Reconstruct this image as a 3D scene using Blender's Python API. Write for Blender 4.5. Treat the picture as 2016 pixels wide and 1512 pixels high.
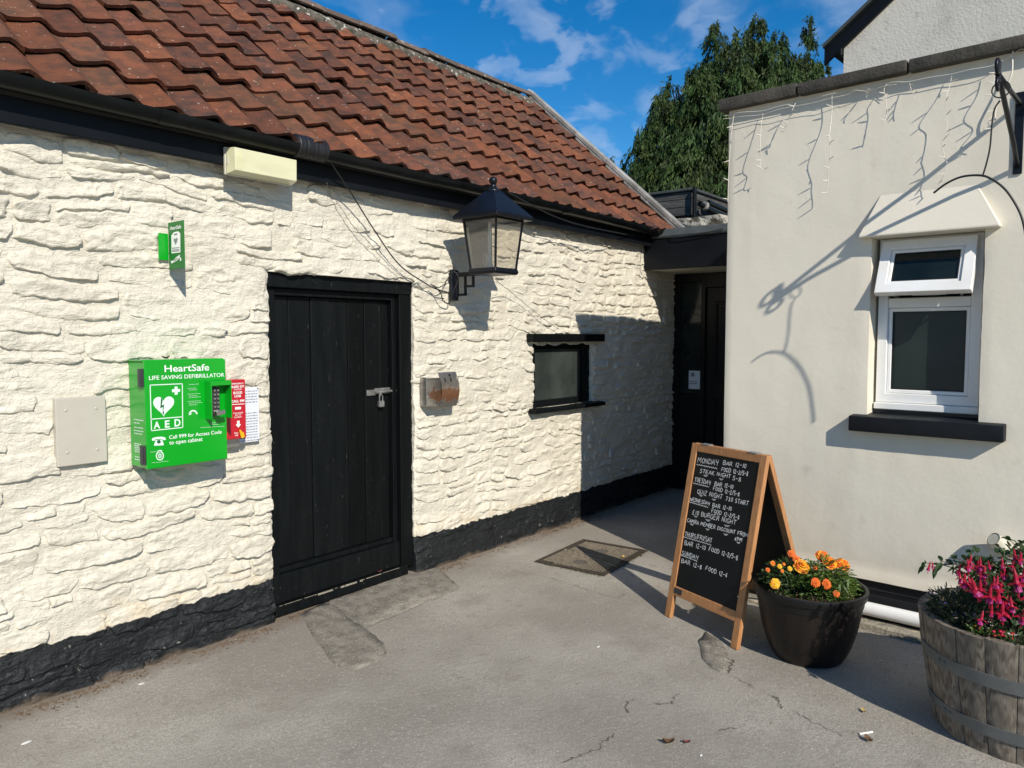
import bpy, bmesh, math, random
import numpy as np
from mathutils import Matrix, Vector
random.seed(7)
for o in list(bpy.data.objects):
    bpy.data.objects.remove(o)
SC = bpy.context.scene
COL = SC.collection

# ------------------------------------------------------------------ camera
EYE = np.array([0.0, 0.0, 1.56])
FPX = 1500.0
TH, PITCH = math.radians(38.5), math.atan(94 / 1500)
FH = np.array([math.cos(TH), math.sin(TH), 0.0])
RT = np.array([math.sin(TH), -math.cos(TH), 0.0])
FW = FH * math.cos(PITCH) - np.array([0, 0, 1.0]) * math.sin(PITCH)
UPV = np.cross(RT, FW)
cam_d = bpy.data.cameras.new('camera')
cam = bpy.data.objects.new('camera', cam_d)
COL.objects.link(cam)
cam_d.sensor_width = 36.0
cam_d.lens = 36.0 * FPX / 2016.0
cam_d.clip_start, cam_d.clip_end = 0.05, 800
M3 = Matrix((RT, UPV, -FW)).transposed().to_4x4()
M3.translation = Vector(EYE)
cam.matrix_world = M3
SC.camera = cam

# ------------------------------------------------------------------ world, sun, exposure
SUN = Vector((0.54, 1.0, -0.77)).normalized()          # the way the light travels
EL = math.asin(-SUN.z)
AZ = math.atan2(-SUN.x, -SUN.y)
W = bpy.data.worlds.new('World'); SC.world = W; W.use_nodes = True
nt = W.node_tree; nt.nodes.clear()
def wn(t, **k):
    n = nt.nodes.new(t)
    for a, b in k.items(): setattr(n, a, b)
    return n
sky = wn('ShaderNodeTexSky', sky_type='NISHITA', sun_disc=False)
sky.sun_elevation, sky.sun_rotation = EL, AZ
sky.air_density, sky.dust_density, sky.ozone_density = 1.0, 0.0, 4.5
hs = wn('ShaderNodeHueSaturation'); hs.inputs['Saturation'].default_value = 1.36; hs.inputs['Value'].default_value = 1.0
bg = wn('ShaderNodeBackground'); bg.inputs['Strength'].default_value = 0.094
out = wn('ShaderNodeOutputWorld')
tc = wn('ShaderNodeTexCoord')
mp = wn('ShaderNodeMapping'); mp.inputs['Scale'].default_value = (1.0, 1.0, 1.6); mp.inputs['Rotation'].default_value = (0.3, 0.5, 0.6); mp.inputs['Location'].default_value = (0.35, 0.1, 0.2)
n1 = wn('ShaderNodeTexNoise'); n1.inputs['Scale'].default_value = 3.2; n1.inputs['Detail'].default_value = 3; n1.inputs['Roughness'].default_value = 0.5
n2 = wn('ShaderNodeTexNoise'); n2.inputs['Scale'].default_value = 13.0; n2.inputs['Detail'].default_value = 4.5; n2.inputs['Roughness'].default_value = 0.52; n2.inputs['Distortion'].default_value = 0.35
r1 = wn('ShaderNodeMapRange', interpolation_type='SMOOTHSTEP'); r1.inputs[1].default_value = 0.56; r1.inputs[2].default_value = 0.74
r2 = wn('ShaderNodeMapRange', interpolation_type='SMOOTHSTEP'); r2.inputs[1].default_value = 0.33; r2.inputs[2].default_value = 0.74
mu = wn('ShaderNodeMath', operation='MULTIPLY'); mu2 = wn('ShaderNodeMath', operation='MULTIPLY'); mu2.inputs[1].default_value = 0.42
mx = wn('ShaderNodeMix', data_type='RGBA'); mx.inputs[7].default_value = (5.6, 6.4, 7.6, 1)
L = nt.links.new
L(tc.outputs['Generated'], mp.inputs[0]); L(mp.outputs[0], n1.inputs[0]); L(mp.outputs[0], n2.inputs[0])
L(n1.outputs[0], r1.inputs[0]); L(n2.outputs[0], r2.inputs[0]); L(r1.outputs[0], mu.inputs[0]); L(r2.outputs[0], mu.inputs[1])
# wisps of cloud: soft patches in fixed directions of the sky, broken up by noise, besides the general scatter
nrm = wn('ShaderNodeVectorMath', operation='NORMALIZE'); L(tc.outputs['Generated'], nrm.inputs[0])
dst = wn('ShaderNodeVectorMath', operation='MULTIPLY_ADD'); L(n2.outputs['Color'], dst.inputs[0]); dst.inputs[1].default_value = (.05, .05, .05)
L(nrm.outputs[0], dst.inputs[2])
def _dir(x, y):
    d = np.array(FW) + RT * (x - 1008) / FPX + UPV * (756 - y) / FPX; return d / np.linalg.norm(d)
last = mu.outputs[0]
for px, py, rad, amp in ((985, 70, 2.6, .75), (1010, 130, 2.2, .55), (770, 45, 3.2, .42), (850, 120, 1.8, .25), (1235, 150, 3.0, .85), (1215, 205, 1.8, .6), (1300, 110, 2.0, .5), (1600, 60, 5.0, .75), (1480, 30, 3.5, .30), (1750, -250, 9, .8), (500, -500, 8, .7), (-500, 300, 9, .7), (2600, 200, 9, .7)):
    c = _dir(px, py); dt = wn('ShaderNodeVectorMath', operation='DOT_PRODUCT'); L(dst.outputs[0], dt.inputs[0]); off = c.sum() * .025; dt.inputs[1].default_value = tuple(c)
    mr = wn('ShaderNodeMapRange', interpolation_type='SMOOTHSTEP'); mr.inputs[1].default_value = math.cos(math.radians(rad * 1.9)) + off; mr.inputs[2].default_value = 1.0 + off; mr.inputs[4].default_value = amp
    L(dt.outputs['Value'], mr.inputs[0]); m2 = wn('ShaderNodeMath', operation='MULTIPLY'); L(mr.outputs[0], m2.inputs[0]); L(r2.outputs[0], m2.inputs[1])
    ad = wn('ShaderNodeMath', operation='MAXIMUM'); L(last, ad.inputs[0]); L(m2.outputs[0], ad.inputs[1]); last = ad.outputs[0]
L(last, mu2.inputs[0]); L(mu2.outputs[0], mx.inputs[0]); L(sky.outputs[0], hs.inputs['Color']); L(hs.outputs[0], mx.inputs[6])
L(mx.outputs[2], bg.inputs[0]); L(bg.outputs[0], out.inputs[0])
sd = bpy.data.lights.new('sun', 'SUN'); sd.energy = 4.2; sd.angle = math.radians(0.53); sd.color = (1.0, 0.93, 0.81)
so = bpy.data.objects.new('sun', sd); COL.objects.link(so)
so.rotation_euler = SUN.to_track_quat('-Z', 'Y').to_euler(); so.location = (-6, -12, 10)
SC.view_settings.view_transform = 'Standard'
try: SC.view_settings.look = 'None'
except Exception: pass
SC.view_settings.exposure, SC.view_settings.gamma, SC.view_settings.use_curve_mapping = 0.33, 1.0, False
SC.cycles.max_bounces = 8; SC.cycles.transparent_max_bounces = 12
SC.cycles.use_denoising = True

# ------------------------------------------------------------------ measuring helpers: where a sight line meets a real plane
def ray(x, y): return FW + RT * (x - 1008) / FPX + UPV * (756 - y) / FPX
def onY(x, y, Y): d = ray(x, y); return EYE + d * (Y / d[1])
def onX(x, y, X): d = ray(x, y); return EYE + d * (X / d[0])
def onZ(x, y, z=0.0): d = ray(x, y); return EYE + d * ((z - EYE[2]) / d[2])
def onP(x, y, p, n):
    d = ray(x, y); p = np.asarray(p, float); n = np.asarray(n, float)
    return EYE + d * (((p - EYE) @ n) / (d @ n))
WALL = 3.55                                            # plane of the stone wall
RC = onX(1425, 800, 4.5); RC[2] = 0                    # corner of the rendered building
RD = np.array([-.058, -.998, 0.0]); RD /= np.linalg.norm(RD)
RN = np.array([RD[1], -RD[0], 0.0])                    # out of the rendered wall
UZ = np.array([0, 0, 1.0])
def RP(s, off, z): return RC + RD * s + RN * off + UZ * z
def sz(x, y, off=0.0):
    q = onP(x, y, RC + RN * off, RN); return float((q - RC) @ RD), float(q[2])

# ------------------------------------------------------------------ numpy noise
def _h(ix, iy, seed):
    h = (ix.astype(np.int64) * 374761393 + iy.astype(np.int64) * 668265263 + seed * 1442695041) & 0xFFFFFFFF
    h = ((h ^ (h >> 13)) * 1274126177) & 0xFFFFFFFF
    h = h ^ (h >> 16)
    return (h & 0xFFFFFF).astype(np.float64) / 0xFFFFFF * 2 - 1
def vn(x, y, seed=0):
    x = np.asarray(x, float); y = np.asarray(y, float)
    ix, iy = np.floor(x), np.floor(y); fx, fy = x - ix, y - iy
    fx = fx * fx * fx * (fx * (fx * 6 - 15) + 10); fy = fy * fy * fy * (fy * (fy * 6 - 15) + 10)
    a, b = _h(ix, iy, seed), _h(ix + 1, iy, seed); c, d = _h(ix, iy + 1, seed), _h(ix + 1, iy + 1, seed)
    return (a + (b - a) * fx) * (1 - fy) + (c + (d - c) * fx) * fy
def fbm(x, y, seed=0, o=4, g=0.5):
    r, a, f, t = 0, 1.0, 1.0, 0
    for i in range(o):
        r = r + a * vn(np.asarray(x) * f + 17.3 * i, np.asarray(y) * f - 9.1 * i, seed + i); t += a; a *= g; f *= 2.03
    return r / t
def sstep(a, b, x):
    t = np.clip((x - a) / (b - a), 0, 1); return t * t * (3 - 2 * t)

# ------------------------------------------------------------------ materials
def mat(name, c, rough=0.6, metal=0.0, c2=None, ns=8.0, nd=5, lo=0.35, hi=0.65, c3=None, ns3=40.0, lo3=0.6, hi3=0.7,
        bump=0.0, bs=60.0, bd=0.004, rnd=0.0, scale=(1, 1, 1), spec=0.5, trans=0.0, coat=0.0, sss=0.0, cattr=None, wave=None):
    m = bpy.data.materials.new(name); m.use_nodes = True
    t = m.node_tree; b = t.nodes['Principled BSDF']; lk = t.links.new
    b.inputs['Roughness'].default_value = rough; b.inputs['Metallic'].default_value = metal
    b.inputs['Specular IOR Level'].default_value = spec
    if trans: b.inputs['Transmission Weight'].default_value = trans
    if coat: b.inputs['Coat Weight'].default_value = coat
    cc = t.nodes.new('ShaderNodeTexCoord'); mp = t.nodes.new('ShaderNodeMapping'); mp.inputs['Scale'].default_value = scale
    lk(cc.outputs['Object'], mp.inputs[0]); P = mp.outputs[0]
    if rnd:
        oi = t.nodes.new('ShaderNodeObjectInfo'); va = t.nodes.new('ShaderNodeVectorMath'); va.operation = 'ADD'
        vm = t.nodes.new('ShaderNodeVectorMath'); vm.operation = 'SCALE'; vm.inputs[0].default_value = (13, 29, 7)
        lk(oi.outputs['Random'], vm.inputs['Scale']); lk(P, va.inputs[0]); lk(vm.outputs[0], va.inputs[1]); P = va.outputs[0]
    def noise(s, d=5, rg=0.55):
        n = t.nodes.new('ShaderNodeTexNoise'); n.inputs['Scale'].default_value = s; n.inputs['Detail'].default_value = d
        n.inputs['Roughness'].default_value = rg; lk(P, n.inputs[0]); return n.outputs[0]
    def rng(v, a, z):
        r = t.nodes.new('ShaderNodeMapRange'); r.inputs[1].default_value = a; r.inputs[2].default_value = z; lk(v, r.inputs[0]); return r.outputs[0]
    def mix(f, a, z):
        x = t.nodes.new('ShaderNodeMix'); x.data_type = 'RGBA'
        lk(f, x.inputs[0]) if not isinstance(f, float) else setattr(x.inputs[0], 'default_value', f)
        for k, v in ((6, a), (7, z)):
            if isinstance(v, tuple): x.inputs[k].default_value = v + (1,)
            else: lk(v, x.inputs[k])
        return x.outputs[2]
    colr = c
    if cattr:
        at = t.nodes.new('ShaderNodeAttribute'); at.attribute_name = cattr; colr = at.outputs['Color']
    if wave:
        w = t.nodes.new('ShaderNodeTexWave'); w.inputs['Scale'].default_value = wave[0]; w.inputs['Distortion'].default_value = wave[1]
        w.inputs['Detail'].default_value = 3; w.bands_direction = wave[3]; w.inputs['Detail Scale'].default_value = 1.5
        lk(P, w.inputs[0]); colr = mix(rng(w.outputs[1], 0.1, 0.9), colr, wave[2])
    if c2: colr = mix(rng(noise(ns, nd), lo, hi), colr, c2)
    if c3: colr = mix(rng(noise(ns3, 4), lo3, hi3), colr, c3)
    if rnd:
        h = t.nodes.new('ShaderNodeHueSaturation'); r = t.nodes.new('ShaderNodeMapRange')
        r.inputs[3].default_value = 1 - rnd; r.inputs[4].default_value = 1 + rnd; lk(oi.outputs['Random'], r.inputs[0]); lk(r.outputs[0], h.inputs['Value'])
        lk(colr, h.inputs['Color']) if not isinstance(colr, tuple) else setattr(h.inputs['Color'], 'default_value', colr + (1,)); colr = h.outputs[0]
    if isinstance(colr, tuple): b.inputs['Base Color'].default_value = colr + (1,)
    else: lk(colr, b.inputs['Base Color'])
    if bump:
        bu = t.nodes.new('ShaderNodeBump'); bu.inputs['Strength'].default_value = bump; bu.inputs['Distance'].default_value = bd
        lk(noise(bs, 6, 0.62), bu.inputs['Height']); lk(bu.outputs[0], b.inputs['Normal'])
    if sss:
        tr = t.nodes.new('ShaderNodeBsdfTranslucent'); ms = t.nodes.new('ShaderNodeMixShader'); ms.inputs[0].default_value = sss
        if isinstance(colr, tuple): tr.inputs[0].default_value = colr + (1,)
        else: lk(colr, tr.inputs[0])
        lk(b.outputs[0], ms.inputs[1]); lk(tr.outputs[0], ms.inputs[2]); lk(ms.outputs[0], t.nodes['Material Output'].inputs[0])
    return m

def cream_paint():
    m = mat('cream_masonry_paint', (0.675, 0.632, 0.53), 0.70, c2=(0.63, 0.58, 0.48), ns=2.2, lo=0.4, hi=0.7, c3=(0.59, 0.525, 0.425), ns3=14, lo3=0.66, hi3=0.8, bump=0.9, bs=48, bd=0.008)
    t = m.node_tree; lk = t.links.new; b = t.nodes['Principled BSDF']
    src = b.inputs['Base Color'].links[0].from_socket
    g = t.nodes.new('ShaderNodeNewGeometry'); s = t.nodes.new('ShaderNodeSeparateXYZ'); lk(g.outputs['Position'], s.inputs[0])
    n = t.nodes.new('ShaderNodeTexNoise'); n.inputs['Scale'].default_value = 16; n.inputs['Detail'].default_value = 4; lk(g.outputs['Position'], n.inputs[0])
    a = t.nodes.new('ShaderNodeMath'); a.operation = 'MULTIPLY_ADD'; a.inputs[1].default_value = 0.05; lk(n.outputs[0], a.inputs[0]); lk(s.outputs[2], a.inputs[2])
    r = t.nodes.new('ShaderNodeMapRange'); r.inputs[1].default_value = 0.272; r.inputs[2].default_value = 0.268; lk(a.outputs[0], r.inputs[0])
    # weathered black plinth paint
    n2 = t.nodes.new('ShaderNodeTexNoise'); n2.inputs['Scale'].default_value = 7; n2.inputs['Detail'].default_value = 4.5; lk(g.outputs['Position'], n2.inputs[0])
    r2 = t.nodes.new('ShaderNodeMapRange'); r2.inputs[1].default_value = 0.35; r2.inputs[2].default_value = 0.75; lk(n2.outputs[0], r2.inputs[0])
    pc = t.nodes.new('ShaderNodeMix'); pc.data_type = 'RGBA'; pc.inputs[6].default_value = (0.0045, 0.006, 0.0075, 1); pc.inputs[7].default_value = (0.0115, 0.0145, 0.017, 1); lk(r2.outputs[0], pc.inputs[0])
    n3 = t.nodes.new('ShaderNodeTexNoise'); n3.inputs['Scale'].default_value = 22; n3.inputs['Detail'].default_value = 3; lk(g.outputs['Position'], n3.inputs[0])
    r3 = t.nodes.new('ShaderNodeMapRange'); r3.inputs[1].default_value = 0.69; r3.inputs[2].default_value = 0.72; lk(n3.outputs[0], r3.inputs[0])
    pc2 = t.nodes.new('ShaderNodeMix'); pc2.data_type = 'RGBA'; pc2.inputs[7].default_value = (0.22, 0.21, 0.19, 1); lk(r3.outputs[0], pc2.inputs[0]); lk(pc.outputs[2], pc2.inputs[6])
    # soil splashed on the lowest few centimetres
    a4 = t.nodes.new('ShaderNodeMath'); a4.operation = 'MULTIPLY_ADD'; a4.inputs[1].default_value = -0.12; lk(n2.outputs[0], a4.inputs[0]); lk(s.outputs[2], a4.inputs[2])
    r4 = t.nodes.new('ShaderNodeMapRange'); r4.inputs[1].default_value = -0.035; r4.inputs[2].default_value = -0.062; lk(a4.outputs[0], r4.inputs[0])
    pc3 = t.nodes.new('ShaderNodeMix'); pc3.data_type = 'RGBA'; pc3.inputs[7].default_value = (0.12, 0.09, 0.065, 1); lk(r4.outputs[0], pc3.inputs[0]); lk(pc2.outputs[2], pc3.inputs[6])
    # greenish-brown damp stains just above the plinth at a few spots
    a5 = t.nodes.new('ShaderNodeMath'); a5.operation = 'MULTIPLY_ADD'; a5.inputs[1].default_value = -0.55; lk(n2.outputs[0], a5.inputs[0]); lk(s.outputs[2], a5.inputs[2])
    r5 = t.nodes.new('ShaderNodeMapRange'); r5.inputs[1].default_value = 0.02; r5.inputs[2].default_value = -0.12; r5.inputs[4].default_value = 0.7; lk(a5.outputs[0], r5.inputs[0])
    st = t.nodes.new('ShaderNodeMix'); st.data_type = 'RGBA'; st.inputs[7].default_value = (0.60, 0.48, 0.31, 1); lk(r5.outputs[0], st.inputs[0]); lk(src, st.inputs[6])
    # chisel-like streaks of fine relief running along the courses
    mp2 = t.nodes.new('ShaderNodeMapping'); mp2.inputs['Scale'].default_value = (17, 17, 46); lk(g.outputs['Position'], mp2.inputs[0])
    nb = t.nodes.new('ShaderNodeTexNoise'); nb.inputs['Scale'].default_value = 1.0; nb.inputs['Detail'].default_value = 5; nb.inputs['Roughness'].default_value = .6; nb.inputs['Distortion'].default_value = .6; lk(mp2.outputs[0], nb.inputs[0])
    ab_ = t.nodes.new('ShaderNodeMath'); ab_.operation = 'SUBTRACT'; ab_.inputs[1].default_value = .5; lk(nb.outputs[0], ab_.inputs[0])
    a2 = t.nodes.new('ShaderNodeMath'); a2.operation = 'ABSOLUTE'; lk(ab_.outputs[0], a2.inputs[0])
    rb2 = t.nodes.new('ShaderNodeMapRange'); rb2.inputs[1].default_value = 0; rb2.inputs[2].default_value = .11; lk(a2.outputs[0], rb2.inputs[0])
    ad2 = t.nodes.new('ShaderNodeMath'); ad2.operation = 'MULTIPLY_ADD'; ad2.inputs[1].default_value = .55; lk(rb2.outputs[0], ad2.inputs[0]); lk(nb.outputs[0], ad2.inputs[2])
    b2 = t.nodes.new('ShaderNodeBump'); b2.inputs['Strength'].default_value = .5; b2.inputs['Distance'].default_value = .008; lk(ad2.outputs[0], b2.inputs['Height'])
    old = b.inputs['Normal'].links[0].from_socket; lk(old, b2.inputs['Normal']); lk(b2.outputs[0], b.inputs['Normal'])
    fx = t.nodes.new('ShaderNodeMix'); fx.data_type = 'RGBA'; lk(r.outputs[0], fx.inputs[0]); lk(st.outputs[2], fx.inputs[6]); lk(pc3.outputs[2], fx.inputs[7])
    lk(fx.outputs[2], b.inputs['Base Color'])
    rr = t.nodes.new('ShaderNodeMapRange'); rr.inputs[3].default_value = 0.62; rr.inputs[4].default_value = 0.5; lk(r.outputs[0], rr.inputs[0]); lk(rr.outputs[0], b.inputs['Roughness'])
    return m

M = {}
M['cream'] = cream_paint()
M['black_wood'] = mat('black_painted_timber', (0.0030, 0.0040, 0.0045), 0.5, spec=0.13, c2=(0.0055, 0.0068, 0.0072), ns=3, scale=(9, 9, 1), c3=(0.10, 0.095, 0.09), ns3=26, lo3=0.70, hi3=0.73, bump=0.25, bs=30, bd=0.002, rnd=0.3)
M['black_gloss'] = mat('black_gloss_fascia', (0.0040, 0.0052, 0.0072), 0.45, spec=0.16, c2=(0.0065, 0.0078, 0.0105), ns=5, bump=0.12, bs=22, bd=0.002)
M['gutter'] = mat('black_gutter_plastic', (0.0035, 0.0045, 0.005), 0.34, spec=0.22, c2=(0.009, 0.010, 0.010), ns=9, lo=0.45, hi=0.8, bump=0.05, bs=30)
M['verge'] = mat('weathered_grey_timber', (0.36, 0.35, 0.33), 0.8, c2=(0.17, 0.165, 0.15), ns=6, scale=(1, 1, 1), c3=(0.42, 0.40, 0.37), ns3=30, bump=0.4, bs=50)
M['ridge'] = mat('weathered_ridge_clay', (0.135, 0.088, 0.066), 0.9, c2=(0.095, 0.078, 0.064), ns=9, c3=(0.32, 0.29, 0.25), ns3=24, lo3=0.6, hi3=0.68, bump=0.5, bs=60, rnd=0.25)
M['mortar'] = mat('lichened_mortar', (0.15, 0.125, 0.10), 0.95, c2=(0.045, 0.045, 0.03), ns=16, c3=(0.55, 0.53, 0.48), ns3=22, lo3=0.6, hi3=0.64, bump=0.8, bs=50, bd=0.012)
M['underlay'] = mat('dark_roof_underlay', (0.02, 0.018, 0.016), 0.9)
def tile_mat():
    m = mat('old_clay_pantile', (0.180, 0.066, 0.037), 0.95, spec=0.12, c2=(0.060, 0.038, 0.031), ns=13, nd=8, lo=0.40, hi=0.62, c3=(0.50, 0.45, 0.38), ns3=46, lo3=0.665, hi3=0.70, bump=1.0, bs=50, bd=0.006, rnd=0.28)
    t = m.node_tree; b = t.nodes['Principled BSDF']; lk = t.links.new; src = b.inputs['Base Color'].links[0].from_socket
    oi = t.nodes.new('ShaderNodeObjectInfo'); rp = t.nodes.new('ShaderNodeValToRGB'); e = rp.color_ramp.elements
    rp.color_ramp.interpolation = 'CONSTANT'
    e[0].position = 0; e[0].color = (0.076, 0.045, 0.039, 1); e[1].position = 0.22; e[1].color = (0.110, 0.050, 0.037, 1)
    for p, c in ((0.45, (0.160, 0.066, 0.039)), (0.66, (0.135, 0.070, 0.043)), (0.82, (0.235, 0.086, 0.041)), (0.955, (0.06, 0.052, 0.045))):
        q = e.new(p); q.color = c + (1,)
    ml = t.nodes.new('ShaderNodeMath'); ml.operation = 'MULTIPLY'; ml.inputs[1].default_value = 7.31
    fr = t.nodes.new('ShaderNodeMath'); fr.operation = 'FRACT'; lk(oi.outputs['Random'], ml.inputs[0]); lk(ml.outputs[0], fr.inputs[0]); lk(fr.outputs[0], rp.inputs[0])
    x = t.nodes.new('ShaderNodeMix'); x.data_type = 'RGBA'; x.inputs[0].default_value = 0.42; lk(src, x.inputs[6]); lk(rp.outputs[0], x.inputs[7]); lk(x.outputs[2], b.inputs['Base Color'])
    return m
M['tile'] = tile_mat()
M['render'] = mat('cream_wall_render', (0.74, 0.69, 0.58), 0.85, c2=(0.70, 0.645, 0.535), ns=1.6, lo=0.35, hi=0.7, c3=(0.57, 0.52, 0.43), ns3=7, lo3=0.66, hi3=0.85, bump=0.22, bs=38, bd=0.005)
def streaky():
    m = M['render']; t = m.node_tree; b = t.nodes['Principled BSDF']; lk = t.links.new; src = b.inputs['Base Color'].links[0].from_socket
    g = t.nodes.new('ShaderNodeNewGeometry'); s = t.nodes.new('ShaderNodeSeparateXYZ'); lk(g.outputs['Position'], s.inputs[0])
    mp = t.nodes.new('ShaderNodeMapping'); mp.inputs['Scale'].default_value = (9, 9, .7); lk(g.outputs['Position'], mp.inputs[0])
    n = t.nodes.new('ShaderNodeTexNoise'); n.inputs['Scale'].default_value = 1; n.inputs['Detail'].default_value = 5; lk(mp.outputs[0], n.inputs[0])
    r = t.nodes.new('ShaderNodeMapRange'); r.inputs[1].default_value = .52; r.inputs[2].default_value = .78; r.inputs[4].default_value = .38; lk(n.outputs[0], r.inputs[0])
    x = t.nodes.new('ShaderNodeMix'); x.data_type = 'RGBA'; x.inputs[7].default_value = (.60, .545, .44, 1); lk(r.outputs[0], x.inputs[0]); lk(src, x.inputs[6])
    # grime gathers in the lowest hand's breadth and under the coping
    for a, z, c in ((.48, .22, .4), (2.74, 2.92, .32)):
        n3 = t.nodes.new('ShaderNodeTexNoise'); n3.inputs['Scale'].default_value = 7; n3.inputs['Detail'].default_value = 6; lk(g.outputs['Position'], n3.inputs[0])
        q = t.nodes.new('ShaderNodeMath'); q.operation = 'MULTIPLY_ADD'; q.inputs[1].default_value = .5 if a < z else -.5; lk(n3.outputs[0], q.inputs[0]); lk(s.outputs[2], q.inputs[2])
        o = .25 if a < z else -.25
        r3 = t.nodes.new('ShaderNodeMapRange'); r3.inputs[1].default_value = a + o; r3.inputs[2].default_value = z + o; r3.inputs[4].default_value = c; lk(q.outputs[0], r3.inputs[0])
        y = t.nodes.new('ShaderNodeMix'); y.data_type = 'RGBA'; y.inputs[7].default_value = (.50, .45, .36, 1); lk(r3.outputs[0], y.inputs[0]); lk(x.outputs[2], y.inputs[6]); x = y
    lk(x.outputs[2], b.inputs['Base Color'])
streaky()
M['render_old'] = mat('weathered_gable_render', (0.62, 0.59, 0.52), 0.9, c2=(0.40, 0.37, 0.32), ns=2.4, lo=0.5, hi=0.8, c3=(0.35, 0.33, 0.29), ns3=12, lo3=0.62, hi3=0.85, bump=0.5, bs=60, bd=0.008)
M['coping'] = mat('dark_weathered_coping', (0.085, 0.075, 0.062), 0.92, c2=(0.04, 0.038, 0.03), ns=8, c3=(0.4, 0.39, 0.35), ns3=17, lo3=0.735, hi3=0.76, bump=0.7, bs=60, bd=0.008, rnd=0.2)
M['plinth'] = mat('black_bitumen_strip', (0.010, 0.011, 0.013), 0.36, c2=(0.022, 0.023, 0.026), ns=6, bump=0.35, bs=14, bd=0.01)
M['upvc'] = mat('white_window_plastic', (0.80, 0.80, 0.79), 0.35, c2=(0.74, 0.73, 0.70), ns=6)
M['glass_dark'] = mat('dark_window_glass', (0.006, 0.010, 0.010), 0.12, c2=(0.012, 0.02, 0.018), ns=3, spec=0.45)
M['glass_obs'] = mat('obscure_window_glass', (0.010, 0.017, 0.016), 0.34, c2=(0.02, 0.03, 0.028), ns=4, lo=0.4, hi=0.75, spec=0.45, bump=0.3, bs=120, bd=0.001)
M['mesh_glass'] = mat('fly_mesh_pane', (0.022, 0.027, 0.025), 0.5, c2=(0.065, 0.076, 0.07), ns=1.9, lo=0.42, hi=0.72, spec=0.25, bump=0.25, bs=260, bd=0.001)
M['rubber'] = mat('black_rubber', (0.008, 0.008, 0.008), 0.6)
M['sill'] = mat('black_painted_sill', (0.006, 0.0075, 0.010), 0.5, spec=0.2, c2=(0.010, 0.0115, 0.0145), ns=9, c3=(0.2, 0.2, 0.19), ns3=30, lo3=0.74, hi3=0.76, bump=0.2, bs=40)
M['asphalt'] = None
M['patch'] = mat('old_exposed_aggregate', (0.27, 0.242, 0.198), 0.95, c2=(0.155, 0.138, 0.112), ns=13, nd=9, lo=0.4, hi=0.62, c3=(0.46, 0.43, 0.375), ns3=120, lo3=0.57, hi3=0.66, bump=1.0, bs=130, bd=0.008)
M['crack'] = mat('dark_crack_grit', (0.10, 0.088, 0.074), 0.98, c2=(0.1, 0.09, 0.075), ns=60, bump=0.6, bs=150)
M['stone_edge'] = mat('broken_concrete_edging', (0.36, 0.32, 0.25), 0.95, c2=(0.22, 0.20, 0.16), ns=14, c3=(0.1, 0.09, 0.07), ns3=30, lo3=0.6, hi3=0.7, bump=0.9, bs=60, bd=0.012)
M['iron_worn'] = mat('worn_iron_tread', (0.34, 0.29, 0.22), 0.7, metal=0.1, c2=(0.20, 0.165, 0.12), ns=30)
M['iron'] = mat('rusty_cast_iron', (0.062, 0.047, 0.033), 0.8, metal=0.2, c2=(0.035, 0.028, 0.02), ns=14, c3=(0.13, 0.11, 0.08), ns3=50, lo3=0.58, hi3=0.72, bump=0.5, bs=160)
M['moss'] = mat('moss_and_grit', (0.05, 0.06, 0.02), 0.95, c2=(0.10, 0.085, 0.05), ns=40, c3=(0.35, 0.3, 0.2), ns3=60, lo3=0.66, hi3=0.7, bump=0.8, bs=120)
M['green'] = mat('bright_green_enamel', (0.0, 0.34, 0.012), 0.28, c2=(0.0, 0.31, 0.012), ns=4, coat=0.3)
M['green_ac'] = mat('green_sign_plastic', (0.035, 0.27, 0.05), 0.3, c2=(0.03, 0.25, 0.05), ns=6, sss=0.35)
M['print'] = mat('white_print', (0.82, 0.86, 0.83), 0.45)
M['print_dk'] = mat('dark_green_print', (0.008, 0.10, 0.035), 0.45)
M['print_pale'] = mat('pale_green_print', (0.66, 0.80, 0.70), 0.45)
M['ink'] = mat('grey_ink', (0.22, 0.23, 0.26), 0.6)
M['blackish'] = mat('charcoal_plastic', (0.028, 0.029, 0.032), 0.4, c2=(0.04, 0.04, 0.044), ns=20)
M['steel'] = mat('brushed_steel', (0.52, 0.50, 0.47), 0.36, metal=0.9, c2=(0.42, 0.40, 0.37), ns=10, scale=(1, 1, 5), bump=0.06, bs=60)
M['plate'] = mat('dull_painted_plate', (0.50, 0.47, 0.40), 0.45, c2=(0.46, 0.425, 0.36), ns=5, c3=(0.40, 0.36, 0.30), ns3=20, lo3=0.7, hi3=0.8, bump=0.08, bs=30)
M['red'] = mat('red_enamel', (0.50, 0.006, 0.022), 0.32, c2=(0.46, 0.006, 0.02), ns=5, coat=0.3)
M['paper'] = mat('white_notice_sheet', (0.70, 0.73, 0.78), 0.4, c2=(0.66, 0.69, 0.74), ns=5)
M['yellow'] = mat('yellow_pull_tab', (0.75, 0.42, 0.01), 0.4, c2=(0.7, 0.38, 0.01), ns=20)
M['diffuser'] = mat('yellowed_light_diffuser', (0.66, 0.64, 0.42), 0.3, c2=(0.58, 0.55, 0.36), ns=5, lo=0.45, hi=0.7, scale=(1, 1, 3), coat=0.4)
M['light_base'] = mat('cream_plastic_base', (0.62, 0.60, 0.50), 0.45, c2=(0.5, 0.48, 0.38), ns=14)
M['lantern'] = mat('black_lantern_metal', (0.0045, 0.006, 0.0095), 0.38, spec=0.28, c2=(0.0075, 0.009, 0.014), ns=8, c3=(0.35, 0.35, 0.33), ns3=28, lo3=0.755, hi3=0.77, bump=0.08, bs=40)
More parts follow.
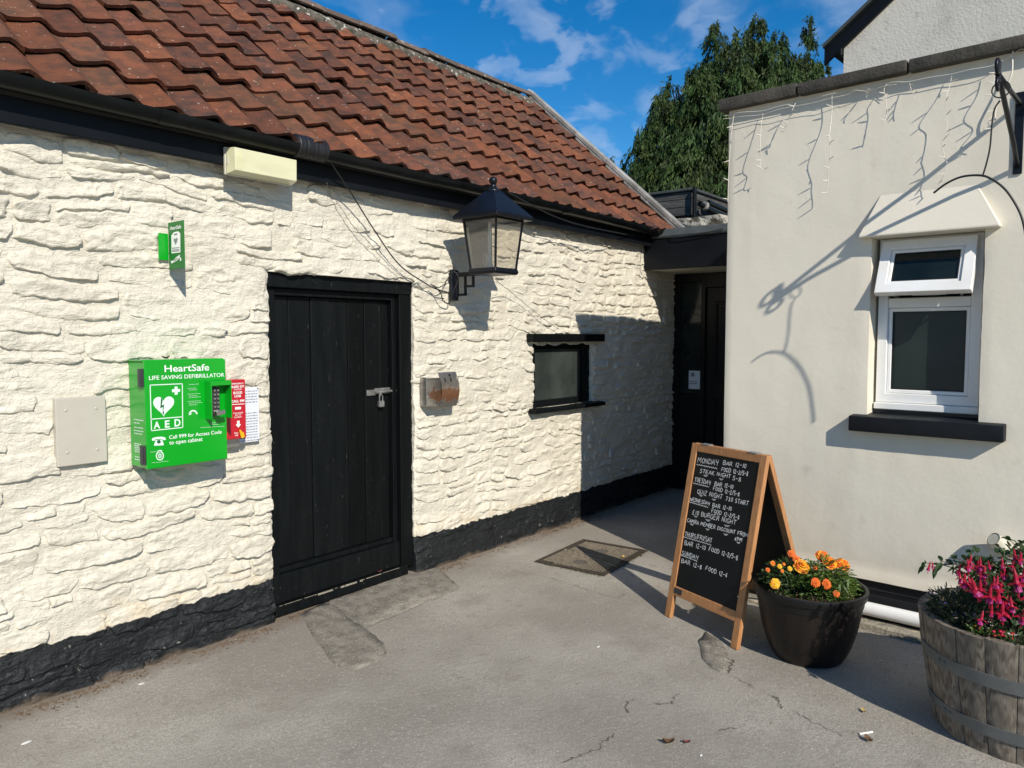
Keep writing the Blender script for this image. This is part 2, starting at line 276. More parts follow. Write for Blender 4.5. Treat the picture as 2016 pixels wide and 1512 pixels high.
def thin_glass(name, tint, f):
    m = bpy.data.materials.new(name); m.use_nodes = True; t = m.node_tree; t.nodes.clear(); lk = t.links.new
    o = t.nodes.new('ShaderNodeOutputMaterial'); a = t.nodes.new('ShaderNodeBsdfTransparent'); a.inputs[0].default_value = tint + (1,)
    g = t.nodes.new('ShaderNodeBsdfGlossy'); g.inputs['Roughness'].default_value = 0.08; g.inputs[0].default_value = (0.9, 0.9, 0.9, 1)
    d = t.nodes.new('ShaderNodeBsdfDiffuse'); d.inputs[0].default_value = (0.55, 0.52, 0.45, 1)
    fr = t.nodes.new('ShaderNodeFresnel'); fr.inputs[0].default_value = 1.4
    m1 = t.nodes.new('ShaderNodeMixShader'); m1.inputs[0].default_value = f; lk(a.outputs[0], m1.inputs[1]); lk(d.outputs[0], m1.inputs[2])
    m2 = t.nodes.new('ShaderNodeMixShader'); lk(fr.outputs[0], m2.inputs[0]); lk(m1.outputs[0], m2.inputs[1]); lk(g.outputs[0], m2.inputs[2]); lk(m2.outputs[0], o.inputs[0])
    return m
M['lantern_glass'] = thin_glass('dusty_lantern_glass', (0.90, 0.87, 0.81), 0.15)
M['bulb'] = mat('pale_lamp_tube', (0.7, 0.7, 0.68), 0.25)
def rusty_steel():
    m = mat('rust_streaked_steel', (0.50, 0.47, 0.43), 0.34, metal=0.85, c2=(0.36, 0.33, 0.29), ns=8, bump=0.1, bs=80)
    t = m.node_tree; b = t.nodes['Principled BSDF']; lk = t.links.new; src = b.inputs['Base Color'].links[0].from_socket
    g = t.nodes.new('ShaderNodeNewGeometry'); s = t.nodes.new('ShaderNodeSeparateXYZ'); lk(g.outputs['Position'], s.inputs[0])
    n = t.nodes.new('ShaderNodeTexNoise'); n.inputs['Scale'].default_value = 26; n.inputs['Detail'].default_value = 5; lk(g.outputs['Position'], n.inputs[0])
    a = t.nodes.new('ShaderNodeMath'); a.operation = 'MULTIPLY_ADD'; a.inputs[1].default_value = 0.14; lk(n.outputs[0], a.inputs[0]); lk(s.outputs[2], a.inputs[2])
    r = t.nodes.new('ShaderNodeMapRange'); r.inputs[1].default_value = 1.30; r.inputs[2].default_value = 1.28; lk(a.outputs[0], r.inputs[0])
    r2 = t.nodes.new('ShaderNodeMapRange'); r2.inputs[1].default_value = 1.205; r2.inputs[2].default_value = 1.215; lk(a.outputs[0], r2.inputs[0])
    k = t.nodes.new('ShaderNodeMath'); k.operation = 'MULTIPLY'; lk(r.outputs[0], k.inputs[0]); lk(r2.outputs[0], k.inputs[1])
    rc = t.nodes.new('ShaderNodeMix'); rc.data_type = 'RGBA'; rc.inputs[6].default_value = (0.09, 0.06, 0.035, 1); rc.inputs[7].default_value = (0.20, 0.08, 0.04, 1); lk(n.outputs[0], rc.inputs[0])
    x = t.nodes.new('ShaderNodeMix'); x.data_type = 'RGBA'; lk(k.outputs[0], x.inputs[0]); lk(src, x.inputs[6]); lk(rc.outputs[2], x.inputs[7]); lk(x.outputs[2], b.inputs['Base Color'])
    iv = t.nodes.new('ShaderNodeMath'); iv.operation = 'MULTIPLY_ADD'; iv.inputs[1].default_value = -0.8; iv.inputs[2].default_value = 0.85; lk(k.outputs[0], iv.inputs[0]); lk(iv.outputs[0], b.inputs['Metallic'])
    return m
M['rusty'] = rusty_steel()
M['galv'] = mat('galvanised_bolt_metal', (0.42, 0.42, 0.41), 0.45, metal=0.7, c2=(0.25, 0.24, 0.22), ns=25, bump=0.15, bs=90)
M['cable'] = mat('black_cable', (0.012, 0.012, 0.013), 0.5)
M['cable_grey'] = mat('grey_painted_wire', (0.30, 0.28, 0.24), 0.6, c2=(0.12, 0.11, 0.1), ns=12)
M['white_cable'] = mat('white_plastic_wire', (0.66, 0.62, 0.53), 0.45)
M['felt'] = mat('green_black_roof_felt', (0.035, 0.044, 0.045), 0.92, c2=(0.055, 0.066, 0.066), ns=14, c3=(0.10, 0.11, 0.11), ns3=90, lo3=0.6, hi3=0.7, bump=0.5, bs=140)
M['clad'] = mat('black_stained_cladding', (0.035, 0.034, 0.033), 0.75, c2=(0.075, 0.072, 0.07), ns=5, scale=(1, 1, 6), c3=(0.16, 0.15, 0.14), ns3=22, lo3=0.66, hi3=0.75, bump=0.4, bs=40, rnd=0.3)
M['dark_door'] = mat('dark_entrance_door', (0.005, 0.005, 0.0055), 0.4, spec=0.2, c2=(0.008, 0.008, 0.0085), ns=6)
M['limewash'] = mat('flaking_limewash', (0.42, 0.40, 0.34), 0.9, c2=(0.09, 0.08, 0.06), ns=12, lo=0.45, hi=0.6, bump=0.9, bs=40, bd=0.02)
M['cedar'] = mat('orange_stained_softwood', (0.42, 0.205, 0.085), 0.5, c2=(0.33, 0.145, 0.055), ns=6, scale=(14, 14, 1.3), c3=(0.16, 0.06, 0.022), ns3=9, lo3=0.70, hi3=0.76, bump=0.15, bs=40, rnd=0.12)
M['chalkboard'] = mat('black_chalkboard', (0.0055, 0.007, 0.0085), 0.45, spec=0.22, c2=(0.009, 0.0105, 0.0125), ns=4, lo=0.42, hi=0.75)
M['chalk'] = mat('white_chalk', (0.88, 0.89, 0.88), 0.9, c2=(0.70, 0.71, 0.71), ns=260, lo=0.45, hi=0.7)
M['pot'] = mat('dark_brown_pot_plastic', (0.0085, 0.0072, 0.0066), 0.42, spec=0.3, c2=(0.017, 0.0115, 0.0092), ns=4, scale=(7, 7, 0.6), bump=0.2, bs=26, bd=0.002)
M['pot_band'] = mat('black_pot_band', (0.006, 0.006, 0.006), 0.36, spec=0.3, c2=(0.010, 0.010, 0.010), ns=9)
M['soil'] = mat('dark_potting_soil', (0.022, 0.015, 0.010), 0.98, c2=(0.045, 0.032, 0.022), ns=30, bump=1.0, bs=60, bd=0.02)
M['leaf'] = mat('fine_green_foliage', (0.05, 0.10, 0.02), 0.5, cattr='tint', sss=0.3)
M['conifer'] = mat('conifer_sprays', (0.03, 0.06, 0.015), 0.6, cattr='tint', sss=0.22, spec=0.25)
M['bark'] = mat('conifer_bark', (0.07, 0.05, 0.035), 0.9, c2=(0.04, 0.03, 0.02), ns=12, scale=(3, 3, 1), bump=0.6, bs=20)
M['stem'] = mat('red_brown_stem', (0.10, 0.035, 0.025), 0.6, c2=(0.06, 0.05, 0.02), ns=12)
M['gr_stem'] = mat('green_stem', (0.06, 0.10, 0.025), 0.6)
M['orange'] = mat('orange_marigold_petals', (0.80, 0.19, 0.006), 0.6, c2=(0.72, 0.11, 0.006), ns=60, sss=0.25)
M['gold'] = mat('golden_marigold_petals', (0.86, 0.42, 0.008), 0.6, c2=(0.82, 0.30, 0.006), ns=60, sss=0.25)
M['lemon'] = mat('yellow_marigold_petals', (0.86, 0.54, 0.015), 0.6, c2=(0.82, 0.44, 0.01), ns=60, sss=0.25)
M['rustred'] = mat('russet_marigold_petals', (0.62, 0.09, 0.008), 0.6, c2=(0.74, 0.2, 0.01), ns=60, sss=0.25)
M['sepal'] = mat('crimson_fuchsia_sepals', (0.42, 0.008, 0.03), 0.5, c2=(0.52, 0.014, 0.065), ns=40, sss=0.3)
M['corolla'] = mat('magenta_fuchsia_corolla', (0.42, 0.02, 0.15), 0.5, c2=(0.52, 0.035, 0.26), ns=40, sss=0.3)
M['pale_petal'] = mat('pale_bedding_petals', (0.68, 0.62, 0.66), 0.6, sss=0.2)
M['violet_petal'] = mat('violet_bedding_petals', (0.16, 0.10, 0.42), 0.6, sss=0.2)
M['pink_petal'] = mat('pink_bedding_petals', (0.70, 0.16, 0.22), 0.6, sss=0.2)
M['barrel'] = mat('weathered_oak_stave', (0.27, 0.235, 0.19), 0.88, spec=0.2, c2=(0.175, 0.15, 0.12), ns=5, scale=(9, 9, 1.4), c3=(0.32, 0.27, 0.215), ns3=9, lo3=0.56, hi3=0.72, bump=0.5, bs=34, bd=0.004, rnd=0.22, wave=(2.6, 9.0, (0.12, 0.095, 0.075), 'Z'))
M['hoop'] = mat('dull_galvanised_hoop', (0.125, 0.135, 0.135), 0.55, metal=0.35, c2=(0.17, 0.175, 0.17), ns=8, c3=(0.12, 0.07, 0.04), ns3=20, lo3=0.7, hi3=0.8, bump=0.12, bs=60)
M['pipe'] = mat('white_waste_pipe', (0.82, 0.82, 0.81), 0.3, c2=(0.76, 0.75, 0.73), ns=5)
M['dead_leaf'] = mat('brown_fallen_leaf', (0.11, 0.06, 0.03), 0.7, c2=(0.17, 0.09, 0.04), ns=50, sss=0.15)
M['red_leaf'] = mat('reddish_fallen_leaf', (0.22, 0.06, 0.05), 0.7, c2=(0.16, 0.05, 0.04), ns=50, sss=0.15)
M['yellow_leaf'] = mat('yellow_fallen_leaf', (0.55, 0.40, 0.13), 0.7, c2=(0.48, 0.33, 0.1), ns=50, sss=0.15)
M['litter'] = mat('dry_plant_litter', (0.20, 0.13, 0.075), 0.95, c2=(0.11, 0.075, 0.05), ns=40, c3=(0.45, 0.38, 0.28), ns3=30, lo3=0.62, hi3=0.66)
M['white_bit'] = mat('white_paper_scrap', (0.75, 0.74, 0.70), 0.8)

def asphalt():
    m = bpy.data.materials.new('worn_grey_asphalt'); m.use_nodes = True; t = m.node_tree; b = t.nodes['Principled BSDF']; lk = t.links.new
    g = t.nodes.new('ShaderNodeNewGeometry'); P = g.outputs['Position']
    def nz(s, d=5, r=0.55):
        n = t.nodes.new('ShaderNodeTexNoise'); n.inputs['Scale'].default_value = s; n.inputs['Detail'].default_value = d; n.inputs['Roughness'].default_value = r; lk(P, n.inputs[0]); return n.outputs[0]
    def rg(v, a, z, o0=0.0, o1=1.0):
        r = t.nodes.new('ShaderNodeMapRange'); r.inputs[1].default_value = a; r.inputs[2].default_value = z; r.inputs[3].default_value = o0; r.inputs[4].default_value = o1; lk(v, r.inputs[0]); return r.outputs[0]
    def mx(f, a, z):
        x = t.nodes.new('ShaderNodeMix'); x.data_type = 'RGBA'; lk(f, x.inputs[0])
        for k, v in ((6, a), (7, z)):
            if isinstance(v, tuple): x.inputs[k].default_value = v + (1,)
            else: lk(v, x.inputs[k])
        return x.outputs[2]
    c = mx(rg(nz(1.1, 6), 0.40, 0.62), (0.235, 0.211, 0.178), (0.395, 0.366, 0.318))
    c = mx(rg(nz(3.5, 6), 0.54, 0.74, 0, 0.7), c, (0.20, 0.172, 0.14)); c = mx(rg(nz(11, 6, .65), 0.56, 0.70, 0, .65), c, (0.165, 0.145, 0.122)); c = mx(rg(nz(26, 5, .7), 0.58, 0.70, 0, .5), c, (0.46, .43, .38))
    c = mx(rg(nz(150, 3), 0.42, 0.60, 0, 0.65), c, (0.17, 0.155, 0.135))
    c = mx(rg(nz(110, 2), 0.61, 0.69, 0, 0.6), c, (0.56, 0.53, 0.47))
    c = mx(rg(nz(420, 2), 0.42, 0.60, 0, 0.4), c, (0.42, 0.39, 0.34))
    # grit and soil blown against the foot of the stone wall
    s = t.nodes.new('ShaderNodeSeparateXYZ'); lk(P, s.inputs[0])
    ad = t.nodes.new('ShaderNodeMath'); ad.operation = 'MULTIPLY_ADD'; ad.inputs[1].default_value = 0.22; lk(nz(9, 6), ad.inputs[0]); lk(s.outputs[1], ad.inputs[2])
    c = mx(rg(ad.outputs[0], 3.50, 3.66, 0, 0.75), c, (0.185, 0.14, 0.098))
    lk(c, b.inputs['Base Color']); b.inputs['Roughness'].default_value = 0.93; b.inputs['Specular IOR Level'].default_value = 0.3
    bu = t.nodes.new('ShaderNodeBump'); bu.inputs['Strength'].default_value = 0.7; bu.inputs['Distance'].default_value = 0.006
    hh = t.nodes.new('ShaderNodeMath'); hh.operation = 'MULTIPLY_ADD'; hh.inputs[1].default_value = 0.6; lk(nz(190, 4, 0.7), hh.inputs[0]); lk(nz(40, 5), hh.inputs[2])
    lk(hh.outputs[0], bu.inputs['Height']); lk(bu.outputs[0], b.inputs['Normal'])
    return m
M['asphalt'] = asphalt()

# ------------------------------------------------------------------ mesh building
class MB:
    def __init__(s): s.v = []; s.f = []; s.mi = []
    def add(s, vs, fs, mi=0):
        n = len(s.v); s.v += [tuple(map(float, p)) for p in vs]; s.f += [tuple(i + n for i in f) for f in fs]; s.mi += [mi] * len(fs); return s
    def obox(s, c, ax, ay, az, mi=0):       # centre and three half-axis vectors
        c, ax, ay, az = (np.asarray(q, float) for q in (c, ax, ay, az))
        vs = [c + i * ax + j * ay + k * az for k in (-1, 1) for j in (-1, 1) for i in (-1, 1)]
        fs = [(0, 2, 3, 1), (4, 5, 7, 6), (0, 1, 5, 4), (2, 6, 7, 3), (0, 4, 6, 2), (1, 3, 7, 5)]
        if np.dot(np.cross(ax, ay), az) < 0: fs = [f[::-1] for f in fs]
        return s.add(vs, fs, mi)
    def box(s, a, b, mi=0):
        a, b = np.minimum(a, b), np.maximum(a, b); h = (b - a) / 2
        return s.obox((a + b) / 2, (h[0], 0, 0), (0, h[1], 0), (0, 0, h[2]), mi)
    def rbox(s, s0, s1, o0, o1, z0, z1, mi=0):   # box in the rendered wall's frame
        return s.obox(RP((s0 + s1) / 2, (o0 + o1) / 2, (z0 + z1) / 2), RD * (s1 - s0) / 2, RN * (o1 - o0) / 2, UZ * (z1 - z0) / 2, mi)
    def bar(s, p, q, w, h, up=(0, 0, 1), mi=0):
        p, q = np.asarray(p, float), np.asarray(q, float); d = q - p; l = np.linalg.norm(d); d /= l
        a = np.cross(d, up); a /= np.linalg.norm(a); b2 = np.cross(a, d)
        return s.obox((p + q) / 2, d * l / 2, a * w / 2, b2 * h / 2, mi)
    def tube(s, pts, r, n=8, mi=0, cap=True):
        pts = [np.asarray(p, float) for p in pts]; rr = r if isinstance(r, (list, tuple)) else [r] * len(pts)
        t0 = pts[1] - pts[0]; a = np.cross(t0, (0, 0, 1.0))
        if np.linalg.norm(a) < 1e-6 * max(1e-9, np.linalg.norm(t0)) or np.linalg.norm(a) < 1e-9: a = np.array([1.0, 0, 0])
        a /= np.linalg.norm(a); vs = []
        for i, p in enumerate(pts):
            t = pts[min(i + 1, len(pts) - 1)] - pts[max(i - 1, 0)]; t /= max(1e-9, np.linalg.norm(t))
            a = a - t * (a @ t); a /= max(1e-9, np.linalg.norm(a)); b = np.cross(t, a)
            vs += [p + (a * math.cos(2 * math.pi * k / n) + b * math.sin(2 * math.pi * k / n)) * rr[i] for k in range(n)]
        fs = [(i * n + k, i * n + (k + 1) % n, (i + 1) * n + (k + 1) % n, (i + 1) * n + k) for i in range(len(pts) - 1) for k in range(n)]
        if cap: fs += [tuple(range(n))[::-1], tuple((len(pts) - 1) * n + k for k in range(n))]
        return s.add(vs, fs, mi)
    def lathe(s, prof, c=(0, 0, 0), n=32, mi=0, axis=None, a0=0.0):
        c = np.asarray(c, float); vs = []
        for r, z in prof:
            for k in range(n):
                t = a0 + 2 * math.pi * k / n; vs.append(c + np.array([r * math.cos(t), r * math.sin(t), z]))
        fs = [(i * n + k, i * n + (k + 1) % n, (i + 1) * n + (k + 1) % n, (i + 1) * n + k) for i in range(len(prof) - 1) for k in range(n)]
        return s.add(vs, fs, mi)
    def ball(s, c, r, n=10, m=6, mi=0, sc=(1, 1, 1)):
        prof = [(max(1e-5, math.sin(math.pi * i / m)) * r, -math.cos(math.pi * i / m) * r) for i in range(m + 1)]
        c = np.asarray(c, float); k0 = len(s.v); s.lathe(prof, (0, 0, 0), n, mi)
        for i in range(k0, len(s.v)): s.v[i] = tuple(c + np.array(s.v[i]) * np.array(sc))
        return s
    def poly(s, pts, d, mi=0):              # prism: outline extruded along d
        pts = [np.asarray(p, float) for p in pts]; d = np.asarray(d, float); n = len(pts)
        nrm = sum((np.cross(pts[i] - pts[0], pts[(i + 1) % n] - pts[0]) for i in range(1, n - 1)), np.zeros(3))
        if nrm @ d < 0: pts = pts[::-1]
        return s.add(pts + [p + d for p in pts], [tuple(range(n))[::-1], tuple(range(n, 2 * n))] + [(i, (i + 1) % n, n + (i + 1) % n, n + i) for i in range(n)], mi)
    def sheet(s, pts, mi=0): return s.add(pts, [tuple(range(len(pts)))], mi)

def wloc(o):
    return o.matrix_basis.translation.copy()
def link(name, me, parent=None, mw=None):
    o = bpy.data.objects.new(name, me); COL.objects.link(o)
    if mw is not None: o.matrix_basis = mw
    if parent is not None:
        o.parent = parent; o.matrix_parent_inverse = parent_world_inv(parent)
    return o
def parent_world_inv(p):
    w = p.matrix_basis.copy()               # every object's matrix_basis is its world matrix here
    return w.inverted()
def fin(name, mb, mats, parent=None, smooth=False, bevel=0.0, seg=1, ang=35):
    me = bpy.data.meshes.new(name); me.from_pydata(mb.v, [], mb.f)
    mats = mats if isinstance(mats, (list, tuple)) else [mats]
    for m in mats: me.materials.append(m)
    if len(mats) > 1: me.polygons.foreach_set('material_index', mb.mi)
    if bevel:
        bm = bmesh.new(); bm.from_mesh(me)
        bmesh.ops.remove_doubles(bm, verts=bm.verts, dist=1e-5)
        ed = [e for e in bm.edges if len(e.link_faces) == 2 and e.calc_face_angle(0) > math.radians(30)]
        bmesh.ops.bevel(bm, geom=ed, offset=bevel, segments=seg, affect='EDGES', profile=0.6, clamp_overlap=True)
        bm.to_mesh(me); bm.free()
    if smooth:
        me.polygons.foreach_set('use_smooth', [True] * len(me.polygons))
        if smooth != 'all': me.set_sharp_from_angle(angle=math.radians(ang))
    me.update()
    return link(name, me, parent)
def npmesh(name, v, quads, mats, smooth=True, tint=None, mi=None):
    v = np.ascontiguousarray(v, dtype=np.float32); q = np.ascontiguousarray(quads, dtype=np.int32); k = q.shape[1]
    me = bpy.data.meshes.new(name); me.vertices.add(len(v)); me.vertices.foreach_set('co', v.ravel())
    me.loops.add(q.size); me.loops.foreach_set('vertex_index', q.ravel()); me.polygons.add(len(q))
    me.polygons.foreach_set('loop_start', np.arange(0, q.size, k, dtype=np.int32))
    me.polygons.foreach_set('use_smooth', np.full(len(q), smooth))
    for m in (mats if isinstance(mats, (list, tuple)) else [mats]): me.materials.append(m)
    if mi is not None: me.polygons.foreach_set('material_index', np.asarray(mi, np.int32))
    me.update(calc_edges=True)
    if tint is not None:
        a = me.attributes.new('tint', 'FLOAT_COLOR', 'POINT'); a.data.foreach_set('color', np.c_[tint, np.ones(len(tint))].astype(np.float32).ravel())
    me.validate()
    return me
def tag(o, label=None, cat=None, group=None, kind=None):
    if label: o['label'] = label
    if cat: o['category'] = cat
    if group: o['group'] = group
    if kind: o['kind'] = kind
    return o
def thing(name, loc, label, cat, group=None):
    o = bpy.data.objects.new(name, None); COL.objects.link(o); o.empty_display_size = 0.1
    o.matrix_basis = Matrix.Translation(Vector([float(c) for c in loc])); return tag(o, label, cat, group)

_TX = {}
def text_geo(body, fat=0.0):
    k = (body, fat)
    if k not in _TX:
        cu = bpy.data.curves.new('t', 'FONT'); cu.body = body; cu.size = 1; cu.offset = fat; cu.resolution_u = 3
        ob = bpy.data.objects.new('t', cu); COL.objects.link(ob)
        me = bpy.data.meshes.new_from_object(ob.evaluated_get(bpy.context.evaluated_depsgraph_get()))
        v = np.array([p.co[:2] for p in me.vertices]); f = [tuple(p.vertices) for p in me.polygons]
        bpy.data.objects.remove(ob); bpy.data.curves.remove(cu); bpy.data.meshes.remove(me)
        _TX[k] = (v, f)
    return _TX[k]
def put_text(mb, body, p0, p1, up, fat=0.012, mi=0):
    """lettering whose outline runs from p0 (left foot) to p1 (right foot), capitals as tall as vector up"""
    v, f = text_geo(body, fat); lo, hi = v.min(0), v.max(0)
    p0, p1, up = (np.asarray(q, float) for q in (p0, p1, up)); cap = 0.73
    ux = (p1 - p0) / (hi[0] - lo[0]); uy = up / cap
    mb.add([p0 + ux * (x - lo[0]) + uy * y for x, y in v], f, mi)
# ================================================================== GROUND
def build_ground():
    xs = np.r_[[-70, -40, -20, -10, -5, -3, -2], np.arange(-1, 7.6, 0.045), [8, 9, 11, 15, 25, 45, 80]]
    ys = np.r_[[-70, -40, -20, -10, -5, -3, -2], np.arange(-1, 4.0, 0.045), [4.4, 5, 7, 10, 18, 40, 80]]
    X, Y = np.meshgrid(xs, ys)
    near = sstep(-2, -1, X) * (1 - sstep(7.4, 9, X)) * sstep(-2, -1, Y) * (1 - sstep(3.9, 5, Y))
    Z = near * (0.006 * fbm(X * 1.3, Y * 1.3, 3, 3) + 0.0022 * fbm(X * 7, Y * 7, 5, 3))
    n, m = X.shape; idx = np.arange(n * m).reshape(n, m)
    q = np.stack([idx[:-1, :-1], idx[:-1, 1:], idx[1:, 1:], idx[1:, :-1]], -1).reshape(-1, 4)
    me = npmesh('ground', np.c_[X.ravel(), Y.ravel(), Z.ravel()], q, M['asphalt'])
    return tag(link('ground', me), kind='structure')
ground = build_ground()
def gz(x, y): return 0.006 * float(fbm(x * 1.3, y * 1.3, 3, 3)) + 0.0022 * float(fbm(x * 7, y * 7, 5, 3))
def GZ(x, y): return 0.006 * fbm(x * 1.3, y * 1.3, 3, 3) + 0.0022 * fbm(x * 7, y * 7, 5, 3)
def G(px, py, up=0.0):
    q = onZ(px, py); q[2] = gz(q[0], q[1]) + up; return q

def ground_sheet(name, outline, m, up, amp=0.012, fs=9, res=0.03, thick=0.02):
    """a patch of different surfacing: draped sheet with an uneven outline and its own edge"""
    pts = [np.asarray(p, float)[:2] for p in outline]; ring = []
    for i, p in enumerate(pts):
        q = pts[(i + 1) % len(pts)]; k = max(1, int(np.linalg.norm(q - p) / res))
        for j in range(k):
            t = p + (q - p) * j / k
            ring.append(t + amp * np.array([float(fbm(t[0] * fs, t[1] * fs, 11, 3)), float(fbm(t[0] * fs, t[1] * fs, 12, 3))]))
    bm = bmesh.new()
    vs = [bm.verts.new((p[0], p[1], 0)) for p in ring]
    f = bm.faces.new(vs)
    if f.normal.z < 0: f.normal_flip()
    bmesh.ops.triangulate(bm, faces=[f])
    bmesh.ops.subdivide_edges(bm, edges=[e for e in bm.edges if e.calc_length() > 0.12], cuts=3, use_grid_fill=True)
    bmesh.ops.triangulate(bm, faces=bm.faces[:])
    for v in bm.verts:
        e = any(len(x.link_faces) == 1 for x in v.link_edges)
        v.co.z = gz(v.co.x, v.co.y) + (up if not e else up * 0.45) + 0.0016 * float(vn(v.co.x * 40, v.co.y * 40, 9))
    be = [e for e in bm.edges if len(e.link_faces) == 1]
    r = bmesh.ops.extrude_edge_only(bm, edges=be)
    for v in r['geom']:
        if isinstance(v, bmesh.types.BMVert): v.co.z -= thick
    bmesh.ops.recalc_face_normals(bm, faces=bm.faces[:])
    me = bpy.data.meshes.new(name); bm.to_mesh(me); bm.free(); me.materials.append(m)
    me.polygons.foreach_set('use_smooth', [True] * len(me.polygons))
    return tag(link(name, me), kind='structure')
P_ = lambda l: [onZ(*p) for p in l]
ground_sheet('paving_patch', P_([(905, 1158), (868, 1122), (812, 1102), (690, 1150), (640, 1185), (705, 1240)]), M['patch'], 0.007)
ground_sheet('paving_patch', P_([(645, 1182), (592, 1212), (624, 1262), (660, 1310), (690, 1321), (740, 1304), (762, 1285), (755, 1265), (700, 1225)]), M['patch'], 0.012, amp=0.01)
ground_sheet('paving_patch', P_([(1388, 1243), (1422, 1262), (1436, 1300), (1432, 1326), (1404, 1318), (1386, 1298), (1374, 1262)]), M['patch'], 0.006, amp=0.014)

def crack(pts, w=0.006, seed=0, name='ground_crack'):
    rs = random.Random(seed); P = [onZ(*p) for p in pts]; out = []
    for i in range(len(P) - 1):
        for k in range(9):
            t = P[i] + (P[i + 1] - P[i]) * k / 9; out.append(t[:2] + np.array([rs.gauss(0, .006), rs.gauss(0, .006)]))
    out.append(P[-1][:2]); L_, R_ = [], []
    for i, p in enumerate(out):
        d = out[min(i + 1, len(out) - 1)] - out[max(i - 1, 0)]; d /= max(1e-6, np.linalg.norm(d)); nn = np.array([-d[1], d[0]])
        ww = w * .52 * (0.35 + 0.9 * abs(math.sin(i * 0.9 + seed)) * rs.random()) * min(1, min(i, len(out) - 1 - i) / 4 + .1)
        for s, lst in ((1, L_), (-1, R_)):
            q = p + nn * ww * s * rs.uniform(.5, 1.2); lst.append((q[0], q[1], gz(q[0], q[1]) + 0.003))
    mb = MB(); n = len(out); mb.add(L_ + R_, [(i, n + i, n + i + 1, i + 1) for i in range(n - 1)])
    return tag(fin(name, mb, M['crack']), kind='structure')
for i, (p, w) in enumerate([
    ([(1105, 1502), (1140, 1488), (1175, 1477), (1200, 1455), (1210, 1445)], .008), ([(1252, 1374), (1236, 1384), (1232, 1398), (1237, 1406)], .006),
    ([(1418, 1275), (1428, 1292), (1440, 1300), (1438, 1316), (1432, 1328)], .012), ([(1412, 1441), (1430, 1434), (1448, 1431)], .005),
    ([(1512, 1368), (1530, 1375), (1536, 1391), (1542, 1396)], .008), ([(1436, 1330), (1470, 1345), (1487, 1355)], .006),
    ([(1340, 1362), (1322, 1385), (1300, 1388), (1285, 1384)], .006), ([(1062, 1132), (1120, 1150), (1180, 1170), (1225, 1180)], .004),
    ([(1000, 1120), (1030, 1127), (1062, 1132)], .003), ([(1560, 1400), (1600, 1420), (1640, 1440), (1670, 1452)], .004),
    ([(1215, 1180), (1225, 1174), (1235, 1171)], .005), ([(870, 1125), (905, 1158)], .006), ([(905, 1158), (820, 1195), (706, 1242)], .006)]):
    crack(p, w, i)

# ================================================================== STONE COTTAGE
cot = thing('stone_cottage', (3.9, 3.75, 0), 'whitewashed rubble stone cottage with red pantile roof and black plinth', 'building')
DX0, DX1, DZ = 2.385, 3.455, 1.905                      # door opening
WX0, WX1, WZ0, WZ1 = 4.735, 5.565, 1.0, 1.525           # small window opening
WEND = 7.13
def und(x, z): return 0.012 * fbm(x / .8, z / .6, 21, 2) + 0.008 * fbm(x / .24, z / .13, 22, 3)
def fill(x, z): return .0075 * sstep(-.15, .55, fbm(x / .45, z / .32, 24, 3))      # how far paint and render have filled the joints
def relief(x, z):
    a = 0.0062 * fbm(x / .075, z / .034, 31, 4) + 0.0030 * fbm(x / .022, z / .014, 35, 3)
    c1 = fbm(x / .16, z / .07 + .5 * vn(x / .1, z / .1, 38), 36, 3); a = a - .0080 * (1 - sstep(0, .042, abs(c1))) * sstep(.0, .5, fbm(x / .4, z / .3, 37, 2))
    s = z / .042 + 1.9 * fbm(x / .35, z / .3, 41, 3) + .4 * fbm(x / .06, z / .06, 43, 2)
    f = s - np.floor(s); k = _h(np.floor(s), np.floor(x / .19 + .7 * vn(x / .1, z / .1, 44)), 47)
    mk = sstep(-.3, .4, fbm(x / .28, z / .2, 45, 2)) * sstep(-.35, .7, k)
    s3 = z / .024 + 1.5 * fbm(x / .22, z / .2, 141, 3) + .5 * fbm(x / .05, z / .05, 143, 2); f3 = s3 - np.floor(s3)
    m3 = sstep(-.1, .5, fbm(x / .17, z / .13, 145, 2)) * sstep(-.1, .7, _h(np.floor(s3), np.floor(x / .11 + .6 * vn(x / .08, z / .08, 144)), 147))
    return a + .0068 * mk * (1 - f) ** 1.3 * sstep(0, .16, f) + .0042 * m3 * (1 - f3) * sstep(0, .2, f3)
